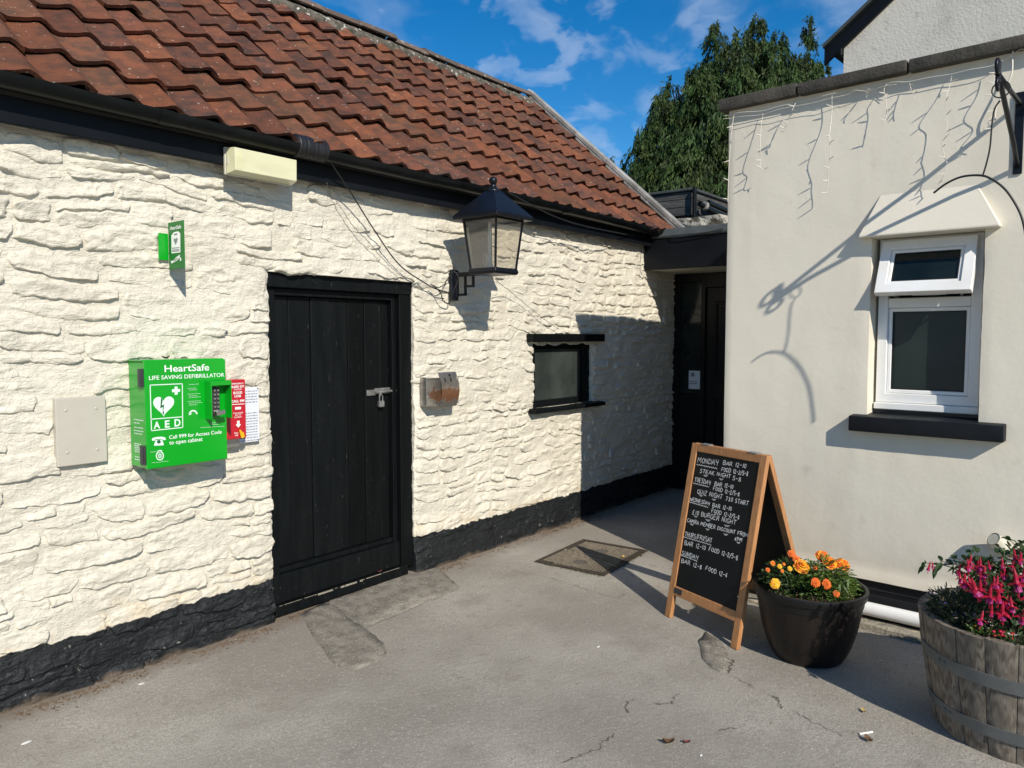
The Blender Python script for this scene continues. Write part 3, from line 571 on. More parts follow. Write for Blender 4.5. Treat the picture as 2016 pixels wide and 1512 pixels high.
def wall_mesh():
    def seg(b, r): return np.unique(np.round(np.concatenate([np.linspace(b[i], b[i + 1], max(2, int(round((b[i + 1] - b[i]) / r)) + 1)) for i in range(len(b) - 1)]), 6))
    bx = [-.9, .8, DX0, DX1, WX0, WX1, WEND]; bz = [-.08, WZ0, WZ1, DZ, 2.5]
    xs, zs = seg(bx, .014), seg(bz, .014); X, Z = np.meshgrid(xs, zs); n, m = X.shape
    H = und(X, Z) + relief(X, Z) + fill(X, Z) - 0.003
    jx = np.zeros_like(X)
    for v, sgn in ((DX0, 1), (DX1, -1), (WX0, 1), (WX1, -1)):
        zmask = (Z < DZ + .02) if v in (DX0, DX1) else ((Z > WZ0 - .02) & (Z < WZ1 + .02))
        fall = np.exp(-((X - v) / .05) ** 2) * zmask
        jx += fall * .013 * fbm(Z / .055, X * 0 + v, 51, 3); H -= np.exp(-((X - v) / .02) ** 2) * zmask * .012
    V = np.stack([X + jx, WALL - H, Z], -1); idx = np.arange(n * m).reshape(n, m)
    cx, cz = (X[:-1, :-1] + X[1:, 1:]) / 2, (Z[:-1, :-1] + Z[1:, 1:]) / 2
    hole = ((cx > DX0) & (cx < DX1) & (cz < DZ)) | ((cx > WX0) & (cx < WX1) & (cz > WZ0) & (cz < WZ1))
    q = np.stack([idx[:-1, :-1], idx[:-1, 1:], idx[1:, 1:], idx[1:, :-1]], -1)[~hole]
    verts = [V.reshape(-1, 3)]; quads = [q]; base = n * m
    def strip(ids, flip):
        nonlocal base
        P = V.reshape(-1, 3)[ids]; lay = [P]
        for d in (.025, .06, .12, .26):
            R = P.copy(); R[:, 1] = WALL + d + .004 * vn(P[:, 2] / .05 + d * 40, P[:, 0] / .05, 53)
            lay.append(R)
        A = np.concatenate(lay); k = len(ids); I = np.arange(len(A)).reshape(5, k) + base
        s = np.stack([I[:-1, :-1], I[:-1, 1:], I[1:, 1:], I[1:, :-1]], -1).reshape(-1, 4)
        verts.append(A); quads.append(s[:, ::-1] if flip else s); base += len(A)
    def iz(v): return int(np.argmin(abs(zs - v)))
    def ix(v): return int(np.argmin(abs(xs - v)))
    for x0, x1, z0, z1 in ((DX0, DX1, -.08, DZ), (WX0, WX1, WZ0, WZ1)):
        strip(idx[iz(z0):iz(z1) + 1, ix(x0)], False); strip(idx[iz(z0):iz(z1) + 1, ix(x1)], True)
        strip(idx[iz(z1), ix(x0):ix(x1) + 1], True); strip(idx[iz(z0), ix(x0):ix(x1) + 1], False)
    return npmesh('wall', np.concatenate(verts), np.concatenate(quads), M['cream'])
wall = link('wall', wall_mesh(), cot)

# ---- the rubble stones, course by course
RS = random.Random(11)
def rows(z0, z1, a, b):
    r = []; z = z0
    while z < z1 - .03:
        h = RS.uniform(a, b)
        if z1 - (z + h) < .04: h = z1 - z
        r.append((z, z + h)); z += h
    return r
def blocks():
    out = []
    def course(x0, x1, z0, z1, wa, wb):
        x = x0
        while x < x1 - .05:
            w = RS.uniform(wa, wb) * (1.0 if z1 - z0 > .07 else .85)
            if x1 - (x + w) < .09: w = x1 - x
            if z1 - z0 > .095 and RS.random() < .28:
                zm = z0 + (z1 - z0) * RS.uniform(.4, .62); wm = w
                out.append((x, x + wm, z0, zm)); 
                if RS.random() < .5 and w > .22: out.append((x, x + w * .5, zm, z1)); out.append((x + w * .5, x + w, zm, z1))
                else: out.append((x, x + w, zm, z1))
            elif RS.random() < .07:
                x += w * .4; continue
            else: out.append((x, x + w, z0, z1))
            x += w
    for z0, z1 in rows(-.04, 2.46, .062, .150):
        course(-.35 + RS.uniform(0, .2), DX0 + (0 if z0 < DZ - .03 else RS.uniform(-.12, .25)), z0, z1, .17, .50)
    for z0, z1 in rows(2.02, 2.46, .07, .115):
        course(DX0 + RS.uniform(.05, .3), DX1 + RS.uniform(-.3, .1), z0, z1, .16, .36)
    out.append((DX0 + .02, DX0 + .62, DZ + .012, 2.02)); out.append((DX0 + .63, DX1 + .12, DZ + .01, 2.02))
    for z0, z1 in rows(-.04, 2.46, .048, .098):
        x0 = DX1 + (0 if z0 < DZ else RS.uniform(-.1, .15)); zc = (z0 + z1) / 2
        if WZ0 - .03 < zc < WZ1 + .01:
            course(x0, WX0, z0, z1, .13, .36); course(WX1, WEND, z0, z1, .13, .36)
        else: course(x0, WEND, z0, z1, .13, .36)
    return out
def stone_geo(x0, x1, z0, z1, seed, res):
    rs = random.Random(seed); gap = rs.uniform(-.006, .003)
    near = 1.0 if x0 < DX1 else .8
    p = rs.choice([rs.uniform(.001, .006), rs.uniform(.003, .010), rs.uniform(.006, .0145)]) * near
    tx, tz = rs.uniform(-.009, .009), rs.uniform(-.009, .005) * near
    if z1 < .30: p *= .55; tz *= .6
    def ln(a, b):
        e = [0, .004, .010]; k = max(2, int((b - a - .02) / res))
        mid = np.linspace(a + .018, b - .018, k + 1) if b - a > .045 else np.array([(a + b) / 2])
        return np.r_[[a + q for q in e], mid, [b - q for q in e[::-1]]]
    u, w = ln(x0 + gap, x1 - gap), ln(z0 + gap * .7, z1 - gap * .7)
    U, Wz = np.meshgrid(u, w); n, m = U.shape
    ang = rs.gauss(0, .035); cx, cz = (x0 + x1) / 2, (z0 + z1) / 2
    d = np.minimum(np.minimum(U - u[0], u[-1] - U) * .9, np.minimum((Wz - w[0]) * rs.uniform(1.0, 2.4), (w[-1] - Wz) * rs.uniform(.5, 1.0)))
    hw, hz = (x1 - x0) / 2, (z1 - z0) / 2
    # rounded corners pull in
    jd = 1 - .7 * np.exp(-(np.minimum(abs(U - DX0), abs(U - DX1)) / .06) ** 2)
    kx, kz = (U - cx) / hw, (Wz - cz) / hz; cr = rs.uniform(.12, .34) * sstep(.75, 1.35, np.hypot(kx, kz))
    X = cx + (U - cx) * (1 - cr * .35); Z = cz + (Wz - cz) * (1 - cr)
    X = X + .030 * fbm(X / .17, Z / .10, 61, 2) * jd + .010 * fbm(X / .032, Z / .024, 63, 2)
    dz = .050 * fbm(U / .62, Wz / .45, 65, 2) * sstep(.0, .3, Wz) * (1 - sstep(2.2, 2.4, Wz)) * (1 - .75 * np.exp(-((Wz - DZ) / .12) ** 2) * (cx > DX0 - .2) * (cx < DX1 + .2))
    Z = Z + dz + .019 * fbm(X / .12, Z / .10, 67, 2) + .007 * fbm(X / .034, Z / .03, 69, 2)
    Z = Z + (U - cx) * math.sin(ang)
    t = sstep(0, rs.uniform(.006, .018), d)
    H = und(X, Z) + (p + tx * kx + tz * kz) * t + relief(X, Z) * (.6 + .6 * t) - .009 * (1 - t)
    H = H + .005 * t * fbm(X / .06 + seed, Z / .022, 70, 3) + .006 * t * vn(X / .11 + seed * .37, Z / .06, 72)
    Y = WALL - H
    # stones that end at a jamb turn the corner into the reveal
    for v, side in ((DX0, 1), (WX0, 1), (DX1, 0), (WX1, 0)):
        zr = (-.1, DZ) if v in (DX0, DX1) else (WZ0, WZ1)
        if zr[0] <= cz <= zr[1]:
            if side and abs(x1 - v) < .02:
                Y[:, -1] = WALL + .09; Y[:, -2] = WALL + .02
            if not side and abs(x0 - v) < .02:
                Y[:, 0] = WALL + .09; Y[:, 1] = WALL + .02
    idx = np.arange(n * m).reshape(n, m)
    q = np.stack([idx[:-1, :-1], idx[:-1, 1:], idx[1:, 1:], idx[1:, :-1]], -1).reshape(-1, 4)
    return np.stack([X, Y, Z], -1).reshape(-1, 3), q
bl = blocks(); info = []
for i, b in enumerate(bl):
    c = np.array([(b[0] + b[1]) / 2, WALL, (b[2] + b[3]) / 2]); v = c - EYE; dep = v @ FW
    px = 1008 + FPX * (v @ RT) / dep; inn = -60 < px < 1330 and c[2] < 2.44 and c[2] > -.01
    info.append(((b[1] - b[0]) * (b[3] - b[2]) / dep ** 2 * (abs(v[1]) / np.linalg.norm(v)) if inn else 0, i))
info.sort(reverse=True); big = set(i for s, i in info[:298] if s > 0)
rv, rq, base = [], [], 0
for i, b in enumerate(bl):
    dep = (np.array([(b[0] + b[1]) / 2, WALL, 1.2]) - EYE) @ FW
    v, q = stone_geo(*b, 1000 + i, .0085 if dep < 4.2 else .0115)
    if i in big: link('stone', npmesh('stone', v, q, M['cream']), wall)
    else: rv.append(v); rq.append(q + base); base += len(v)
tag(link('small_rubble_stones', npmesh('small_rubble_stones', np.concatenate(rv), np.concatenate(rq), M['cream']), wall), kind='stuff')
# ---- gable wall and back of the roof, out of sight
mb = MB(); mb.poly([(6.74, 3.70, 2.3), (6.74, 7.0, 2.3), (6.74, 5.163, 4.1)], (.08, 0, 0)); mb.box((-.9, 6.8, 0), (6.8, 7.0, 2.6)); mb.box((6.86, 3.72, 0), (7.13, 6.8, 2.45))
fin('gable_wall', mb, M['cream'], cot)

# ---- door: frame, planks, threshold board, bolt
door = fin('door', MB().box((DX0 - .01, 3.70, .02), (DX1 + .01, 3.72, DZ)), M['black_wood'], cot)
def bbox(name, a, b, m, par, bev=.003): return fin(name, MB().box(a, b), m, par, bevel=bev)
FY = 3.60
bbox('lintel_board', (DX0 - .02, FY - .025, 1.825), (DX1 + .02, 3.70, DZ + .002), M['black_wood'], door, .004)
bbox('frame_post', (DX1 - .10, FY - .02, .06), (DX1 + .004, 3.70, 1.824), M['black_wood'], door, .004)
bbox('frame_post', (DX1 - .135, FY + .015, .06), (DX1 - .101, 3.70, 1.824), M['black_wood'], door, .003)
bbox('frame_post', (DX0 - .004, FY, .06), (DX0 + .07, 3.70, 1.824), M['black_wood'], door, .004)
bbox('frame_head', (DX0 + .072, FY + .012, 1.785), (DX1 - .137, 3.70, 1.823), M['black_wood'], door, .003)
xs_ = [DX0 + .074]; 
for w in (.112, .148, .138, .132, .128, .125): xs_.append(xs_[-1] + w)
xs_.append(DX1 - .138)
for i in range(7):
    bbox('plank', (xs_[i] + .002, FY + .045 + .003 * math.sin(i * 2.3), .265), (xs_[i + 1] - .002, 3.70, 1.784), M['black_wood'], door, .004)
mb = MB(); mb.box((DX0 + .074, FY + .02, .235), (DX1 - .138, 3.70, .263)); fin('weather_rail', mb, M['black_wood'], door, bevel=.006, seg=2)
bbox('kick_board', (DX0 + .03, FY - .005, .075), (DX1 - .10, 3.70, .233), M['black_wood'], door, .006)
bbox('sill_board', (DX0 + .02, FY - .03, .012), (DX1 - .05, 3.70, .073), M['black_wood'], door, .005)
# peeled edge of the threshold
mb = MB(); rs = random.Random(3); x = DX0 + .04
while x < DX1 - .12:
    l = rs.choice([.008, .02, .05, .11]) * rs.uniform(.6, 1.3); zt0 = .0735 - rs.choice([.002, .004, .010]); mb.box((x, FY - .0322, zt0), (min(x + l, DX1 - .06), FY - .0302, .0736)); x += l + rs.uniform(.002, .03)
tag(fin('worn_paint_edge', mb, M['stone_edge'], door), kind='stuff')
a, b = onY(724, 774, FY + .03), onY(772, 768, FY + .03)
mb = MB(); mb.box((a[0], FY + .034, a[2] - .018), (a[0] + .068, FY + .045, a[2] + .018)); mb.box((a[0] + .066, FY + .038, b[2] - .02), (b[0] + .07, FY + .045, b[2] + .018))
fin('bolt_plate', mb, M['galv'], door, bevel=.002)
mb = MB(); mb.tube([(a[0] + .06, FY + .024, a[2] + .0), (b[0] + .09, FY + .024, b[2] - .001)], .008, 10); mb.box((a[0] + .085, FY + .016, a[2] - .014), (a[0] + .1, FY + .038, a[2] + .014)); mb.box((b[0] + .03, FY + .016, b[2] - .014), (b[0] + .045, FY + .038, b[2] + .014))
fin('bolt', mb, M['galv'], door, smooth=True)

# ---- small window
win = fin('window', MB().box((WX0 - .01, 3.70, WZ0 - .03), (WX1 + .01, 3.71, WZ1 + .02)), M['black_gloss'], cot)
bbox('lintel', (4.640, 3.492, 1.516), (5.690, 3.66, 1.580), M['black_wood'], win, .006)
mb = MB(); mb.poly([(4.66, 3.475, .962), (4.66, 3.475, .992), (4.66, 3.66, 1.012), (4.66, 3.66, .962)], (1.02, 0, 0)); fin('sill', mb, M['black_wood'], win, bevel=.004)
FW_ = 3.585
mb = MB(); mb.box((WX0 - .02, FW_, 1.0), (WX0 + .065, 3.66, 1.52)); mb.box((WX1 - .09, FW_ - .01, 1.0), (WX1 + .02, 3.66, 1.52)); mb.box((WX0 + .066, FW_ + .004, 1.455), (WX1 - .091, 3.66, 1.518)); mb.box((WX0 + .066, FW_ + .004, .99), (WX1 - .091, 3.66, 1.05))
fin('frame', mb, M['black_wood'], win, bevel=.004)
fin('pane', MB().box((WX0 + .06, FW_ + .025, 1.04), (WX1 - .08, FW_ + .03, 1.46)), M['mesh_glass'], win)

# ---- fascia and gutter
bbox('fascia_board', (-.9, 3.465, 2.400), (6.46, 3.495, 2.570), M['black_gloss'], cot, .004)
bbox('soffit_fillet', (-.9, 3.496, 2.43), (6.46, 3.60, 2.56), M['black_gloss'], cot, .002)
GY, GR = 3.400, .056
def gz_(x): return 2.561 - .008 * (x - 1) / 5
mb = MB(); k = 10; vs = []; xs_g = np.linspace(-.9, 6.47, 30)
for x in xs_g:
    zz = gz_(x) + .004 * math.sin(x * 1.7)
    for r in (GR, GR - .004):
        vs += [(x, GY - r * math.cos(math.pi * j / k), zz - r * math.sin(math.pi * j / k)) for j in range(k + 1)]
fs = []
w2 = 2 * (k + 1)
for i in range(29):
    for j in range(k):
        o = i * w2 + j; fs.append((o, o + 1, o + w2 + 1, o + w2)); o2 = o + k + 1; fs.append((o2, o2 + w2, o2 + w2 + 1, o2 + 1))
    o = i * w2; fs.append((o, o + w2, o + w2 + k + 1, o + k + 1)); o = i * w2 + k; fs.append((o, o + k + 1, o + k + 1 + w2, o + w2))
mb.add(vs, fs); mb.add([vs[-w2 + j] for j in range(k + 1)], [tuple(range(k + 1))])
gut = fin('gutter', mb, M['gutter'], cot, smooth=True)
for x in (.35, 1.75, 4.9, 5.95):       # joint clips and brackets
    mb = MB(); pr = [(GR + .004, 0)]
    vs = []
    for xx in (x - .028, x + .028):
        vs += [(xx, GY - (GR + .004) * math.cos(math.pi * j / k), gz_(x) + .002 - (GR + .004) * math.sin(math.pi * j / k)) for j in range(k + 1)]
    mb.add(vs, [(j, j + 1, k + 2 + j, k + 1 + j) for j in range(k)]); fin('gutter_clip', mb, M['gutter'], gut, smooth=True)
# taped joint beside the bulkhead light
xa, xb = onY(592, 290, GY - GR)[0], onY(650, 305, GY - GR)[0]
mb = MB(); n = 26; pts = [(xa + (xb - xa) * i / (n - 1), GY, gz_(2.6) - .006) for i in range(n)]; rs = random.Random(5)
mb.tube(pts, [GR + .001 + .0015 * math.sin(i * 1.9) + rs.uniform(0, .004) for i in range(n)], 16)
fin('tape_wrapping', mb, M['cable'], gut, smooth='all')

# ---- roof: pantiles, ridge, verge
EA = math.atan2(4.165 - 2.609, 5.163 - 3.42); SU = np.array([0, math.cos(EA), math.sin(EA)]); SN = np.array([0, -math.sin(EA), math.cos(EA)])
E0 = np.array([0, 3.385, 2.541]); SL = 2.385; TW, TG, TL, NT = .197, .262, .34, 9
roof = fin('roof', MB().poly([(-.9, *(E0 + SU * .03 - SN * .045)[1:]), (-.9, *(E0 + SU * SL - SN * .045)[1:]), (-.9, *(E0 + SU * SL - SN * .075)[1:]), (-.9, *(E0 + SU * .03 - SN * .075)[1:])], (7.68, 0, 0))
           .poly([(-.9, 5.17, 4.11), (-.9, 7.1, 2.4), (-.9, 7.1, 2.36), (-.9, 5.17, 4.07)], (7.68, 0, 0)), M['underlay'], cot)
def tile_geo(nu=13, nv=4):
    us = np.linspace(-.012, TW + .030, nu); vs_ = np.linspace(0, TL, nv); A = .0178
    def h(u): t = 2 * math.pi * (u / TW - .80); return A * (math.cos(t) + .08 * math.cos(2 * t) + .24 * math.sin(2 * t)) 
    V = [(u, v, h(u) + .037 * (1 - v / TL) - (.009 if u < .008 else 0) + (.003 if u > TW else 0)) for v in vs_ for u in us]
    F = [(j * nu + i, j * nu + i + 1, (j + 1) * nu + i + 1, (j + 1) * nu + i) for j in range(nv - 1) for i in range(nu - 1)]
    n = len(V); V += [(u, .004, h(u) + .037 - .020) for u in us]; F += [(n + i, n + i + 1, i + 1, i) for i in range(nu - 1)]
    n2 = len(V); V += [(us[-1], v, h(us[-1]) + .037 * (1 - v / TL) - .016) for v in vs_]; F += [(j * nu + nu - 1, n2 + j, n2 + j + 1, (j + 1) * nu + nu - 1) for j in range(nv - 1)]
    n3 = len(V); V += [(us[i], TL * .5, h(us[i]) - .004) for i in range(nu)]; F += [(n3 + i, n3 + i + 1, n + i + 1, n + i) for i in range(nu - 1)]
    me = bpy.data.meshes.new('tile'); me.from_pydata(V, [], F); me.materials.append(M['tile'])
    me.polygons.foreach_set('use_smooth', [True] * len(F)); me.set_sharp_from_angle(angle=math.radians(40)); me.update(); return me
TM = tile_geo(); BASIS = Matrix(((1, 0, 0), tuple(SU), tuple(SN))).transposed().to_4x4(); rs = random.Random(21)
X1 = 6.748; NC = 39; left = []; TV = np.array([v.co[:] for v in TM.vertices]); TF = [tuple(p.vertices) for p in TM.polygons]
for i in range(NC):
    x = X1 - (i + 1) * TW
    for j in range(NT):
        sag = .016 * float(fbm(x / 1.3, j * .3, 71, 2)) + rs.gauss(0, .0032)
        p = np.array([x + rs.gauss(0, .003), 0, 0]) + E0 + SU * (j * TG + rs.gauss(0, .009)) + SN * sag
        if rs.random() < .05: p = p - SU * rs.uniform(.012, .035) + SN * rs.uniform(0, .006)
        mw = Matrix.Translation(Vector(p)) @ BASIS @ Matrix.Rotation(rs.gauss(0, .022), 4, 'Z') @ Matrix.Rotation(rs.gauss(0, .010), 4, 'X') @ Matrix.Rotation(rs.gauss(0, .009), 4, 'Y')
        # seen in the photograph?
        c = p + SU * .15 + np.array([.1, 0, 0]) - EYE; dep = c @ FW; px, py = 1008 + FPX * (c @ RT) / dep, 756 - FPX * (c @ UPV) / dep
        if px > -45 and py > -45: link('tile', TM, roof, mw)
        else: left.append(mw)
V = []; F = []
for mw in left:
    a = np.array(mw); n = len(V); V += [tuple(a[:3, :3] @ v + a[:3, 3]) for v in TV]; F += [tuple(k + n for k in f) for f in TF]
me = bpy.data.meshes.new('more_tiles'); me.from_pydata(V, [], F); me.materials.append(M['tile']); me.polygons.foreach_set('use_smooth', [True] * len(F)); me.set_sharp_from_angle(angle=math.radians(40))
tag(link('more_tiles', me, roof), kind='stuff')
RZ = E0 + SU * SL
def ridge_geo():
    mb = MB(); k = 9; R = .098; L_ = .40; vs = []
    for x in (0, .012, L_):
        for r in ((R + .002, R - .02)):
            vs += [(x, -r * math.cos(math.pi * (.08 + .84 * j / k)), r * .92 * math.sin(math.pi * (.08 + .84 * j / k)) - .03) for j in range(k + 1)]
    w = 2 * (k + 1); fs = [(i * w + j, i * w + j + 1, (i + 1) * w + j + 1, (i + 1) * w + j) for i in range(2) for j in range(k)]
    fs += [(j, k + 1 + j, k + 2 + j, j + 1) for j in range(k)]; fs += [(i * w, (i + 1) * w, (i + 1) * w + k + 1, i * w + k + 1) for i in range(2)]
    mb.add(vs, fs); me = bpy.data.meshes.new('ridge_tile'); me.from_pydata(mb.v, [], mb.f); me.materials.append(M['ridge'])
    me.polygons.foreach_set('use_smooth', [True] * len(me.polygons)); me.set_sharp_from_angle(angle=math.radians(40)); return me
RM = ridge_geo(); rs = random.Random(4)
for i in range(19):
    link('ridge_tile', RM, roof, Matrix.Translation((X1 - .02 - (i + 1) * .395, 5.172 + rs.gauss(0, .004), RZ[2] + .035 + rs.gauss(0, .007))) @ Matrix.Rotation(rs.gauss(0, .012), 4, 'Y') @ Matrix.Rotation(rs.gauss(0, .012), 4, 'Z'))
# mortar bed under the ridge: lumpy, uneven lower edge
xs_m = np.arange(-.9, 6.74, .03); V = []
for x in xs_m:
    w = .10 + .035 * float(fbm(x / .12, 0, 81, 3)); 
    for k, (d, n_) in enumerate(((.0, .035), (.05, .05), (w * .75 + .05, .045), (w + .06, .012), (w + .065, -.02))):
        q = RZ - SU * d + SN * (n_ + .008 * float(fbm(x / .05, k, 83, 3))); V.append((x, q[1], q[2]))
n = len(xs_m); I = np.arange(n * 5).reshape(n, 5); q = np.stack([I[:-1, :-1], I[1:, :-1], I[1:, 1:], I[:-1, 1:]], -1).reshape(-1, 4)[:, ::-1]
link('ridge_mortar', npmesh('ridge_mortar', np.array(V), q, M['mortar']), roof)
# verge: weathered grey capping along the gable edge
mb = MB(); a0, a1 = E0 - SU * .05 + SN * .085, RZ + SU * .07 + SN * .085
mb.obox((a0 + a1) / 2 + np.array([X1 + .045, 0, 0]), (.045, 0, 0), (a1 - a0) / 2, SN * .020); mb.obox((a0 + a1) / 2 + np.array([X1 + .075, 0, 0]) - SN * .10, (.014, 0, 0), (a1 - a0) / 2, SN * .079); mb.obox((a0 + a1) / 2 + np.array([X1 + .012, 0, 0]) - SN * .035, (.009, 0, 0), (a1 - a0) / 2, SN * .0145)
fin('verge_board', mb, M['verge'], roof, bevel=.006)


# ================================================================== RENDERED BUILDING
S1 = 3.2
rb = thing('rendered_building', RP(.9, -1.0, 0), 'cream rendered single-storey building with flat parapet and white window', 'building')
WS0, WS1 = sz(1711, 650)[0], sz(1933, 650)[0]; WB, WT = 1.105, 2.088; SB = .225
REC = -.10
def render_wall():
    bs_ = [0, WS0, WS1, S1]; bz_ = [SB, SB + .07, WB, WT, 2.93]
    seg = lambda b, r: np.unique(np.round(np.concatenate([np.linspace(b[i], b[i + 1], max(2, int(round((b[i + 1] - b[i]) / r)) + 1)) for i in range(len(b) - 1)]), 6))
    ss, zs = seg(bs_, .025), seg(bz_, .025); S, Z = np.meshgrid(ss, zs); n, m = S.shape
    O = .0035 * fbm(S / .5, Z / .6, 91, 3) + .0012 * fbm(S / .08, Z / .1, 92, 3)
    O = O - .006 * np.exp(-(S / .008) ** 2) + .020 * (1 - sstep(SB, SB + .075, Z))
    O = O - .003 * np.exp(-((S - WS0) / .02) ** 2) * ((Z > WB - .01) & (Z < WT + .01)) - .003 * np.exp(-((S - WS1) / .02) ** 2) * ((Z > WB - .01) & (Z < WT + .01))
    jit = .003 * fbm(Z / .1, S * 0, 93, 3) * (np.exp(-((S - WS0) / .02) ** 2) + np.exp(-((S - WS1) / .02) ** 2))
    S2 = S + jit
    V = RC + RD * S2[..., None] + RN * O[..., None] + UZ * Z[..., None]; idx = np.arange(n * m).reshape(n, m)
    cs, cz = (S[:-1, :-1] + S[1:, 1:]) / 2, (Z[:-1, :-1] + Z[1:, 1:]) / 2; hole = (cs > WS0) & (cs < WS1) & (cz > WB) & (cz < WT)
    q = np.stack([idx[:-1, :-1], idx[:-1, 1:], idx[1:, 1:], idx[1:, :-1]], -1)[~hole]
    verts = [V.reshape(-1, 3)]; quads = [q]; base = n * m
    def strip(ids, dep, flip):
        nonlocal base
        P = V.reshape(-1, 3)[ids]; lay = [P] + [P + RN * d for d in dep]; A = np.concatenate(lay); k = len(ids); I = np.arange(len(A)).reshape(len(lay), k) + base
        s = np.stack([I[:-1, :-1], I[:-1, 1:], I[1:, 1:], I[1:, :-1]], -1).reshape(-1, 4); verts.append(A); quads.append(s[:, ::-1] if flip else s); base += len(A)
    iz = lambda v: int(np.argmin(abs(zs - v))); ix = lambda v: int(np.argmin(abs(ss - v)))
    strip(idx[iz(WB):iz(WT) + 1, ix(WS0)], (-.01, -.06, -.30), False); strip(idx[iz(WB):iz(WT) + 1, ix(WS1)], (-.01, -.06, -.30), True)
    strip(idx[iz(WT), ix(WS0):ix(WS1) + 1], (-.01, -.06, -.30), True); strip(idx[iz(WB), ix(WS0):ix(WS1) + 1], (-.01, -.06, -.30), False)
    strip(idx[:, 0], (-.02, -.1, -3.4), True)          # the return wall along the passage
    strip(idx[0, :], (-.01, -.06, -.10), False)         # underside of the bell-cast
    return npmesh('wall', np.concatenate(verts), np.concatenate(quads), M['render'])
rwall = link('wall', render_wall(), rb)
mb = MB(); mb.rbox(.02, S1, -3.4, -.031, 0, SB + .0); fin('plinth_strip', mb, M['plinth'], rb)
mb = MB(); mb.rbox(.0, S1, -.030, -.012, .16, .218); fin('flashing', mb, M['plinth'], rb, bevel=.006)
mb = MB(); mb.rbox(.06, S1, -3.3, -.32, 2.6, 2.8); fin('flat_roof', mb, M['felt'], rb)
mb = MB(); mb.rbox(.1, S1, -.5, -.45, .3, 2.5); fin('dark_room_backing', mb, M['rubber'], rb)  # black sheet close behind the window, its colour stands for the unlit room
# bell-cast hood over the window
(hl, hz), (hr, _), (tl, tz), (tr, _) = sz(1690, 472, .06), sz(1968, 445, .06), sz(1733, 385), sz(1925, 355)
mb = MB(); hz = 2.088
mb.add([RP(hl, .003, hz), RP(hr, .003, hz), RP(hr, .062, hz), RP(hl, .062, hz), RP(hl, .062, hz + .012), RP(hr, .062, hz + .012), RP(tl, .004, tz), RP(tr, .004, tz), RP(hl, .003, hz + .012), RP(hr, .003, hz + .012)],
       [(0, 1, 2, 3), (3, 2, 5, 4), (4, 5, 7, 6), (4, 6, 8), (3, 4, 8, 0), (5, 9, 7), (2, 1, 9, 5)])
fin('window_hood', mb, M['render'], rb, bevel=.004)
# coping stones
cj = [-.05, sz(1569, 165, .05)[0], sz(1787, 118, .05)[0], 1.62, 2.25, S1]; rs = random.Random(9)
for i in range(5):
    mb = MB(); dz = rs.uniform(-.004, .006); mb.rbox(cj[i] + .004, cj[i + 1] - .004, -.36, .055 + rs.uniform(-.006, .006), 2.917 + dz, 2.980 + dz + (.006 if i == 0 else 0))
    o = fin('coping_stone', mb, M['coping'], rb, bevel=.012, seg=2, smooth=True)
mb = MB()
for a in ((.05, .0), (3.3, 0)): pass
mb.obox(RC - RN * 1.9 + UZ * 2.95 + RD * .05, RN * 1.53, RD * .1, UZ * .045); fin('coping_stone', mb, M['coping'], rb, bevel=.01)
# sill
(sl, szt), (sr, _) = sz(1670, 818, .07), sz(1977, 832, .07); szb = sz(1670, 848, .07)[1]
mb = MB(); mb.add([RP(sl, -.11, szt + .012), RP(sr, -.11, szt + .012), RP(sr, .07, szt), RP(sl, .07, szt), RP(sl, -.11, szb), RP(sr, -.11, szb), RP(sr, .07, szb), RP(sl, .07, szb)], [(0, 3, 2, 1), (4, 5, 6, 7), (3, 7, 6, 2), (0, 4, 7, 3), (1, 2, 6, 5), (0, 1, 5, 4)])
fin('window_sill', mb, M['sill'], rb, bevel=.008, seg=2, smooth=True)
# window: frame, transom, lower pane, open top sash
fs0, fs1 = sz(1726, 700, REC)[0], sz(1930, 700, REC)[0]; fz0, fz1 = sz(1827, 806, REC)[1], WT - .002
fz0 = sz(1727, 803, REC)[1]; tzm = sz(1745, 597, REC)[1]
rw = thing('window', RP((fs0 + fs1) / 2, REC, fz0), None, None); rw.parent = rb; rw.matrix_parent_inverse = parent_world_inv(rb)
def frame_bars(mb, s0, s1, z0, z1, w, o0, o1, T=None):
    def q(s, o, z): return RP(s, o, z) if T is None else T(s, o, z)
    def prism(pts):
        vs = [q(s, o, z) for o in (o0, o1) for s, z in pts]; mb.add(vs, [(0, 1, 2, 3), (7, 6, 5, 4), (0, 4, 5, 1), (1, 5, 6, 2), (2, 6, 7, 3), (3, 7, 4, 0)])
    prism([(s0, z0), (s0 + w, z0 + w), (s0 + w, z1 - w), (s0, z1)]); prism([(s1, z1), (s1 - w, z1 - w), (s1 - w, z0 + w), (s1, z0)])
    prism([(s0, z1), (s0 + w, z1 - w), (s1 - w, z1 - w), (s1, z1)]); prism([(s1, z0), (s1 - w, z0 + w), (s0 + w, z0 + w), (s0, z0)])
mb = MB(); frame_bars(mb, fs0, fs1, fz0 + .035, fz1, .050, REC - .06, REC); fin('frame', mb, M['upvc'], rw, bevel=.003)
mb = MB(); mb.rbox(fs0 + .051, fs1 - .051, REC - .055, REC - .003, tzm - .026, tzm + .026); fin('transom', mb, M['upvc'], rw, bevel=.003)
mb = MB(); mb.rbox(fs0 - .004, fs1 + .004, REC - .06, REC + .018, fz0 - .004, fz0 + .0335); fin('sill_profile', mb, M['upvc'], rw, bevel=.004)
mb = MB(); frame_bars(mb, fs0 + .051, fs1 - .051, fz0 + .086, tzm - .027, .020, REC - .04, REC - .014); fin('glazing_bead', mb, M['upvc'], rw, bevel=.004)
mb = MB(); frame_bars(mb, fs0 + .0715, fs1 - .0715, fz0 + .1065, tzm - .0475, .005, REC - .036, REC - .018); fin('gasket', mb, M['rubber'], rw)
